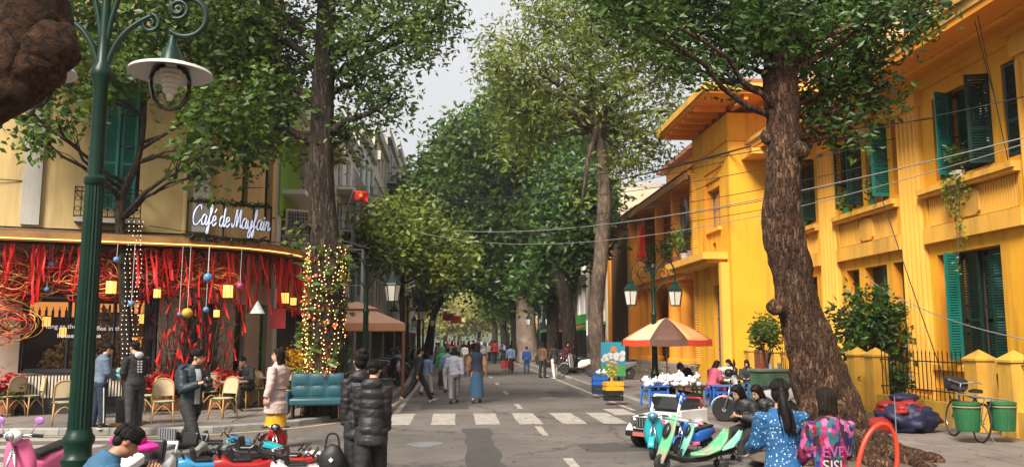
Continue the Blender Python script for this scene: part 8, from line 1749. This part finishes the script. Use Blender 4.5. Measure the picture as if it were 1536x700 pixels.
# ---- man with camera
p = Person('man in dark bomber jacket and glasses striding while holding a camera', G(283,690), R(-128), 1.79, 2, ((32,6),(-26,16)), head=(38,4), hands=((0.06,0.26,1.13),(-0.08,0.27,1.12)), vox=0.010)
p.body().face(True); p.hair('short'); p.top(BOMB, 0.026, 0.90, 0.95, open_m=LGRY, collar=True); p.trousers(BLKC, 0.018); p.shoes(SHO, WHTC)
c = (p.hands_[0]+p.hands_[1])/2; mb = MB(); mb.box(c+Vector((0,0.02,0.02)),(0.12,0.06,0.08)); o = thing('camera_body', 'small black camera held by the striding man', 'camera', (0,0,0)); q = mb.build('camera_case', BLACK, o, bevel=0.01); mb = MB(); mb.lathe([(0.032,0),(0.034,0.06),(0.028,0.065)], 16, c+Vector((0,0.05,0.02)), T=Matrix.Rotation(R(-90),3,'X')); mb.build('lens', BLACK, o, smooth=40); o.matrix_world = Matrix.LocRotScale(p.t.location, p.t.rotation_euler, p.t.scale)
bpk = thing('backpack', 'dark backpack on the back of the striding man', 'backpack', (0,0,0)); mb = MB(); mb.loft([rsec(0.26,0.36,-0.13,1.2,16,0.6), rsec(0.28,0.42,-0.2,1.2,16,0.6), rsec(0.22,0.34,-0.28,1.18,16,0.6)]); mb.build('bag_body', NAVYC, bpk, smooth=50); mb = MB(); mb.loft([rsec(0.18,0.16,-0.26,1.10,14,0.6), rsec(0.16,0.14,-0.31,1.10,14,0.6)]); mb.build('front_pocket', BLKC, bpk, smooth=50); bpk.matrix_world = Matrix.LocRotScale(p.t.location, p.t.rotation_euler, p.t.scale)
# ---- woman in pale coat
p = Person('woman in long pale pink coat with yellow skirt and long dark hair', G(412,672), R(62), 1.68, -3, ((4,2),(-6,3)), head=(42,0), arms=((8,10,14),(-12,16,22)), vox=0.010)
p.body().face(); p.hair('long', HAIRB, 0.26); p.top(COAT, 0.024, 0.62, 0.96, flare=0.06, collar=True, name='coat'); p.skirt(YLWC, 0.72, 0.40, 0.21, 0.17, pleats=1); p.shoes(CL('boot_black', (0.012,0.012,0.013), rough=0.35), boot=0.5)
mb = MB(); mb.tube([p.T(0.165*math.cos(a),0.13*math.sin(a),1.05) for a in np.linspace(0,6.28,21)[:-1]], 0.016, 6, closed=True); mb.build('belt', COAT, p.t)
# ---- pair at the menu stand
p = Person('young person in black hooded jacket with white back print reading the menu', G(199,646,0.12), R(48), 1.70, 3, ((3,0),(-4,2)), head=(10,16), hands=((0.1,0.25,1.0),(-0.1,0.24,1.0)), vox=0.011); p.body().face(); p.hair('short'); p.top(BLKC, 0.028, 0.86, 1.0, hood=True); p.trousers(BLK2, 0.022); p.shoes(SHB, WHTC)
mb = MB()
for k in range(5):
    for j in range(2): mb.box(p.T(-0.03+0.06*j, -0.150, 1.12+0.05*k), (0.035,0.006,0.028))
mb.build('back_print', WHTC, p.t); mb = MB(); mb.ell(p.T(0,-0.10,1.435), (0.10,0.07,0.075), 14, 10); mb.build('hood', LGRY, p.t, smooth=True)
p = Person('young person in grey and navy track top with striped trousers at the menu stand', G(146,642,0.12), R(-48), 1.66, 4, ((3,0),(-3,2)), head=(-6,14), hands=((0.08,0.26,1.0),(-0.02,0.30,1.10)), vox=0.011); p.body().face(); p.hair('short'); p.top(SLATE, 0.022, 0.88, 1.0, collar=True); p.trousers(NAVYC, 0.022); p.shoes(SHO, WHTC)
for hip, kn, an, a in p.legs:
    mb = MB(); sx = 1 if hip.x > 0 else -1; mb.bar(hip+Vector((sx*0.107,0,-0.1)), an+Vector((sx*0.065,0,0.04)), 0.012, 0.05, up=(1,0,0)); mb.build('side_stripe', WHTC, p.t)
# ---- two women in black puffers
p = Person('woman with hair bun in long black puffer coat carrying a bag', (-1.09, 9.95, 0), R(8), 1.72, 0, ((8,4),(-8,6)), head=(22,0), arms=((4,1,12),(-2,1,8)), vox=0.010, wide=0.80); p.body(); p.hair('bun'); p.top(PUFF, 0.024, 0.72, 0.97, 7, 0.03, True, 'puffer_coat', hood=True); p.trousers(BLKC, 0.02); p.shoes(SHO, WHTC); pa = p
p = Person('person in hooded long black puffer coat and black trousers beside the woman with a bun', (-0.92, 9.6, 0), R(-2), 1.64, 5, ((14,5),(-14,8)), head=(-10,14), arms=((10,1,16),(8,1,30)), vox=0.010, wide=0.80); p.body(); p.hair('short'); p.top(PUFF, 0.028, 0.72, 0.97, 7, 0.03, True, 'puffer_coat', hood=True); p.trousers(BLKC, 0.03); p.shoes(SHO)
hb = thing('shoulder_bag', 'black soft bag with pink emblem held by the woman in the puffer coat', 'bag', (-1.36, 9.7, 0.48)); lump('bag_body', hb, (0,0,0), (0.14,0.08,0.20), CL('bag_black', (0.01,0.01,0.011), rough=0.5), 3, 0.12, 4); mb = MB(); mb.tube(smooth_pl([(-0.08,0,0.15),(-0.05,0.0,0.30),(0.05,0.0,0.30),(0.08,0,0.15)],5), 0.012, 6); mb.build('handle', BLKC, hb); mb = MB(); mb.box((0.0,-0.095,-0.08),(0.07,0.01,0.05)); mb.build('emblem', CL('emblem_pink', (0.5,0.05,0.2)), hb); mb = MB(); mb.box((0.0,-0.098,0.04),(0.04,0.01,0.04),(0,R(45),0)); mb.build('badge', WHTC, hb)
# ---- seated couple
st_ = G(1130,684); 
for px, lab, m_, tr, hm, sty, hdv, rz in ((1106,'person in black jacket leaning on a companion on a low stool',CL('black_jacket',(0.016,0.016,0.018),rough=0.55),BLKC,HAIR,'bob',(-12,6),118),(1136,'smiling person in black padded jacket and dusty rose trousers on a low stool',CL('black_padded',(0.014,0.014,0.016),rough=0.5),ROSE,HAIRB,'bob',(6,8),112)):
    b_ = G(px+24, 678); stool('small pale stool under '+('the leaning person' if px < 1120 else 'the smiling person'), (b_.x,b_.y,0), 0.4, WHITE, h_=0.30, w_=0.30)
    p = Person(lab, (b_.x,b_.y,0), R(rz), 1.66, 24, ((82,72),(66,62)), seat=0.30, head=hdv, hands=((0.06,0.36,0.60),(-0.08,0.34,0.62)), vox=0.011); p.body().face(); p.hair(sty, hm); p.top(m_, 0.038, 0.86, 0.98, 5 if px > 1120 else 0, collar=True); p.trousers(tr, 0.022); p.shoes(SHW if px > 1120 else SHO, WHTC)
# ---- two women from behind
DOT = M('cloth_blue_dotted', (0.012,0.085,0.22), 0.8, 0.2, 8, bump=0.3)
_n = DOT.node_tree.nodes; _l = DOT.node_tree.links; vo = _n.new('ShaderNodeTexVoronoi'); vo.inputs['Scale'].default_value = 38; gp_ = _n.new('ShaderNodeNewGeometry'); _l.new(gp_.outputs['Position'], vo.inputs['Vector']); ls_ = _n.new('ShaderNodeMath'); ls_.operation = 'LESS_THAN'; ls_.inputs[1].default_value = 0.26; _l.new(vo.outputs['Distance'], ls_.inputs[0]); mx_ = _n.new('ShaderNodeMix'); mx_.data_type = 'RGBA'; mx_.inputs['B'].default_value = (0.35,0.5,0.62,1); pb = [x for x in _n if x.type == 'BSDF_PRINCIPLED'][0]; src = pb.inputs['Base Color'].links[0].from_socket; _l.new(src, mx_.inputs['A']); _l.new(ls_.outputs[0], mx_.inputs['Factor']); _l.new(mx_.outputs['Result'], pb.inputs['Base Color'])
p = Person('woman with long ponytail in dotted blue sweater seen from behind', (AY(1171,600,6.9).x, 6.9, 0), R(-6), 1.51, 0, ((2,0),(-2,0)), head=(-6,4), arms=((20,8,50),(20,8,50)), vox=0.009, wide=0.92); p.body(fingers=False); p.hair('tail', HAIR, 0.10); p.top(DOT, 0.030, 0.84, 0.95, name='sweater'); p.trousers(NAVYC); p.shoes(SHO)
PAT = M('cloth_patterned', (0.05,0.02,0.04), 0.8, 0.2, 8); _n = PAT.node_tree.nodes; _l = PAT.node_tree.links; mp_ = _n.new('ShaderNodeMapping'); mp_.inputs['Scale'].default_value = (26,26,11); gp_ = _n.new('ShaderNodeNewGeometry'); _l.new(gp_.outputs['Position'], mp_.inputs['Vector']); vo = _n.new('ShaderNodeTexVoronoi'); vo.inputs['Scale'].default_value = 1.0; vo.distance = 'CHEBYCHEV'; _l.new(mp_.outputs[0], vo.inputs['Vector']); sp_ = _n.new('ShaderNodeSeparateColor'); _l.new(vo.outputs['Color'], sp_.inputs[0]); cr_ = _n.new('ShaderNodeValToRGB'); cr_.color_ramp.interpolation = 'CONSTANT'
for i, (ps, cc) in enumerate(((0,(0.02,0.012,0.02)),(0.3,(0.30,0.02,0.10)),(0.45,(0.02,0.02,0.16)),(0.58,(0.28,0.012,0.03)),(0.72,(0.02,0.10,0.12)),(0.86,(0.45,0.10,0.28)))):
    e = cr_.color_ramp.elements[i] if i < 2 else cr_.color_ramp.elements.new(ps); e.position = ps; e.color = (*cc, 1)
_l.new(sp_.outputs[0], cr_.inputs['Fac']); pb = [x for x in _n if x.type == 'BSDF_PRINCIPLED'][0]; _l.new(cr_.outputs[0], pb.inputs['Base Color'])
p = Person('woman with short dark hair in multicoloured lettered sweater seen from behind', (AY(1242,610,6.7).x, 6.7, 0), R(4), 1.45, 0, ((2,0),(-2,0)), head=(20,4), arms=((16,7,40),(16,7,40)), vox=0.009, wide=0.92); p.body(fingers=False); p.hair('bob', HAIRB); p.top(PAT, 0.030, 0.84, 0.95, name='sweater'); p.trousers(BLKC); p.shoes(SHO)
for j, (s_, z) in enumerate((('EVEV',1.10),('SISI',0.97))):
    o = text_obj(s_, 0.15, CL('knit_cream',(0.50,0.36,0.32)) if j else CL('knit_violet',(0.34,0.06,0.26)), Matrix(), p.t, 'knitted_letters', 0.002)
    b = bmesh.new(); b.from_mesh(o.data); bmesh.ops.subdivide_edges(b, edges=b.edges, cuts=2)
    for v in b.verts:
        x = -0.145+v.co.x*0.82; q = v.co.y; w_ = 0.185; v.co = p.T(x, -0.012-0.152*math.sqrt(max(0.05, 1-(x/w_)**2))-0.004-v.co.z, z+q)
    b.to_mesh(o.data); b.free()
# ---- man at lower left
b_ = AY(118,690,6.2); stool('dark stool under the man in the blue jacket', (b_.x,b_.y,0.12), 0, BLACK, h_=0.32, w_=0.34)
p = Person('man in blue jacket with short black hair sitting with head bowed near the lamp', (b_.x,b_.y,0.12), R(-62), 1.66, 22, ((86,84),(84,82)), seat=0.32, head=(-4,14), hands=((0.12,0.44,0.76),(-0.1,0.44,0.76)), vox=0.009, skin=SKIN2); p.body().face(); p.hair('short'); p.top(CL('jacket_blue',(0.03,0.11,0.20)), 0.026, 0.86, 0.97, collar=True); p.trousers(BLK2); p.shoes(SHO)
# ---- vendor and the seated women at the stall
b_ = G(1043,596,0.12); p = Person('vendor in dark vest and blue cap bending over on a low stool', (b_.x,b_.y,0.12), R(96), 1.64, 34, ((76,70),(70,66)), seat=0.34, head=(0,24), hands=((0.1,0.45,0.62),(-0.1,0.46,0.60)), vox=0.014, skin=SKIN2); p.body(fingers=False); p.hair('short'); p.top(NAVYC, 0.02, 0.88, 0.35, name='vest'); p.trousers(BLKC); p.shoes(SHO, WHTC)
mb = MB(); mb.ell(p.H(0,-0.01,0.06), (0.095,0.105,0.075), 16, 10, rot=p.HM); mb.loft([[p.H(x,0.07+0.02*k,0.055-0.01*k) for x in (-0.075,0.075)]+[p.H(x,0.07+0.02*k,0.062-0.01*k) for x in (0.075,-0.075)] for k in (0,5)]); mb.build('cap', BLUC, p.t, smooth=40)
for px, py, rz, lab, m_, sty, s_h in ((1068,600,-60,'person in rose pink clothes sitting at the blue snack table',PNKC,'long',0.34),(1104,594,110,'person in dark jacket sitting by the snack table',BLKC,'long',0.34),(1124,596,150,'person in black top with a bag sitting beside the dark jacket',BLK2,'bob',0.34)):
    b_ = G(px, py, 0.12); stool('low stool under the '+lab.split(' sitting')[0], (b_.x,b_.y,0.12), 0.3, BLUP, h_=0.34, w_=0.3); p = Person(lab, (b_.x,b_.y,0.12), R(rz), 1.58, 18, ((80,76),(78,74)), seat=s_h, head=(0,10), hands=((0.08,0.38,0.62),(-0.08,0.38,0.62)), vox=0.016); p.body(fingers=False); p.hair(sty); p.top(m_, 0.028, 0.86, 0.97); p.trousers(m_ if m_ is PNKC else DENIM); p.shoes(SHW)
# ---- guest inside the chairs
b_ = g_(372,604,0.7); p = Person('guest in dark clothes sitting among the rattan chairs, hand to face', (b_.x,b_.y,0.12), R(150), 1.68, 16, ((86,84),(84,82)), seat=0.45, head=(-10,10), hands=((0.05,0.26,1.0),(-0.12,0.36,0.78)), vox=0.014); p.body().face(); p.hair('short'); p.top(BLKC, 0.024, 0.86, 0.97); p.trousers(BLKC); p.shoes(SHO)
# ---- walkers in the street
def walker(lab, px, py, h_px, rz, ph, topm, botm, hair='short', skirt=None, puff=0, inf=0.022, hem=0.88, shoe=SHO, vox=0.017, hm=None, arms=None, hat=None, bagm=None, z=0.0, wide=1.0, cname='jacket', sleeve=0.97, hl=0.3):
    b_ = G(px, py, z); H_ = h_px*b_.y/FPX; H_ = max(1.0, min(1.82, H_))
    p = Person(lab, (b_.x,b_.y,z), R(rz), H_, 2, ((ph,4),(-ph*0.8,ph*0.7+3)), arms=arms or ((-ph*0.8,10,14),(ph*0.8,10,14)), vox=vox, wide=wide); p.body(fingers=False); p.hair(hair, hm, hl); p.top(topm, inf, hem, sleeve, puff, name=cname)
    if skirt: p.skirt(botm, 1.04, skirt[0], skirt[1], skirt[2]); 
    else: p.trousers(botm, 0.02)
    p.shoes(shoe)
    if hat is not None: mb = MB(); mb.lathe([(0.16,0.06),(0.165,0.075),(0.10,0.08),(0.095,0.15),(0.04,0.165)], 18, p.hc); mb.build('hat', hat, p.t, smooth=40)
    return p
walker('man in black jacket striding along the left edge line', 627,604,84,-58,30,BLKC,BLKC,hem=0.86,shoe=CL('shoe_cream',(0.5,0.42,0.32)),vox=0.014)
walker('woman in pale grey hooded top and grey trousers walking away', 681,604,82,4,16,CL('pale_lilac_grey',(0.36,0.38,0.46)),GRYC,'bob',hem=0.86,shoe=SHO,vox=0.014,hm=HAIRB)
walker('woman with very long hair in tan sleeves, dark vest and long denim skirt', 715,604,88,2,5,CL('tan_knit',(0.34,0.17,0.08)),DENIM,'long',skirt=(0.16,0.21,0.17),vox=0.014,hl=0.5).top(NAVYC, 0.036, 0.9, 0.12, name='vest')
p = Person; 
walker('person in long black dress with bright green hood', 664,583,62,0,4,GRNC,BLKC,'bob',skirt=(0.12,0.2,0.16),hm=GRNC)
walker('person in pale blue shirt carrying a white bundle', 671,588,66,10,14,LBLUE,WHTC,'short')
walker('person in pale blue top walking beside the man in black', 640,592,62,-30,16,LBLUE,WHTC,'bob')
walker('woman in cream coat holding white bundle at the right kerb', 832,568,54,30,6,CL('dark_coat',(0.03,0.026,0.024)),WHTC,'long',hem=0.72,shoe=SHW)
walker('woman in brown and black outfit talking at the right kerb', 814,566,52,-40,4,BRN,BLKC,'long',hem=0.8)
walker('child in bright blue jacket standing by the right kerb', 790,560,40,-10,4,BLUC,DENIM,'short',vox=0.02)
walker('woman in pale blue top and long maroon skirt near the right kerb', 766,559,42,10,6,LBLUE,MAR,'bob',skirt=(0.14,0.2,0.17),vox=0.02)
walker('child in red dress beside the maroon skirt', 756,557,32,0,4,BLKC,REDC,'long',skirt=(0.3,0.26,0.22),vox=0.02)
walker('person in maroon jacket standing by the parked white scooter', 851,560,46,200,4,MAR,BLKC,'long',z=0.12,vox=0.02)
walker('person in red top and dark trousers walking mid-street', 742,545,34,8,12,REDC,BLKC,'short',vox=0.022)
walker('person in white top and beige trousers further up the street', 697,548,32,5,12,WHTC,TANC,'bob',vox=0.022)
walker('person in dark coat walking beyond the woman in grey', 668,556,38,0,12,BLK2,BLKC,'short',vox=0.022)
# ---- far crowd: eight kinds of walker copied
KINDS = [('distant walker in black jacket and blue jeans',BLKC,DENIM,'short',None),('distant walker in white top and dark trousers',WHTC,BLKC,'long',None),('distant walker in red jacket',REDC,BLK2,'bob',None),('distant walker in pale grey coat',LGRY,BLKC,'long',None),('distant walker in tan coat and jeans',TANC,DENIM,'bob',None),('distant walker in rose dress',PNKC,PNKC,'long',(0.3,0.22,0.18)),('distant walker in navy jacket and grey trousers',NAVYC,GRYC,'short',None),('distant walker in pale blue shirt',LBLUE,BLK2,'short',None)]
rnd = random.Random(12); protos = []
for i, (lab, a_, b_, hr, sk) in enumerate(KINDS):
    x, y = 0.3+0.5*i, 62+3*i
    q = Person(lab, (x-1.5, y, 0), R(rnd.choice((0,8,175,-170))), rnd.uniform(1.55,1.74), 2, ((16,5),(-13,16)), vox=0.026, group='crowd far down the street'); q.body(fingers=False, face=False); q.hair(hr); q.top(a_, 0.024, 0.86)
    (q.skirt(b_, 1.04, *sk) if sk else q.trousers(b_)); q.shoes(SHO); protos.append(q.t)
spots = []
for k in range(34):
    for tr in range(30):
        y = 58+rnd.random()**0.8*95; x = rnd.uniform(-1.5,4.9)
        if all(abs(x-a)+abs(y-b_)*0.25 > 0.7 for a, b_ in spots): break
    spots.append((x, y)); dup(protos[k % 8], (x, y, 0), R(rnd.choice((0,10,-12,178,165,190,90,-80))))

bpy.data.scenes.remove(TMP)
# ================================================================== HAZE
hm_ = bpy.data.materials.new('haze_air'); hm_.use_nodes = True; n_ = hm_.node_tree.nodes; n_.clear(); ho = n_.new('ShaderNodeOutputMaterial'); hv = n_.new('ShaderNodeVolumePrincipled')
hv.inputs['Color'].default_value = (0.97,0.98,1.0,1); hv.inputs['Density'].default_value = 0.0006; hv.inputs['Anisotropy'].default_value = 0.3; hm_.node_tree.links.new(hv.outputs[0], ho.inputs['Volume'])
mb = MB(); mb.bb(-615,-215,-3.1,615,715,60); hz = mb.build('haze', hm_); tag(hz, 'pale damp haze hanging over the street', 'haze', kind='stuff')
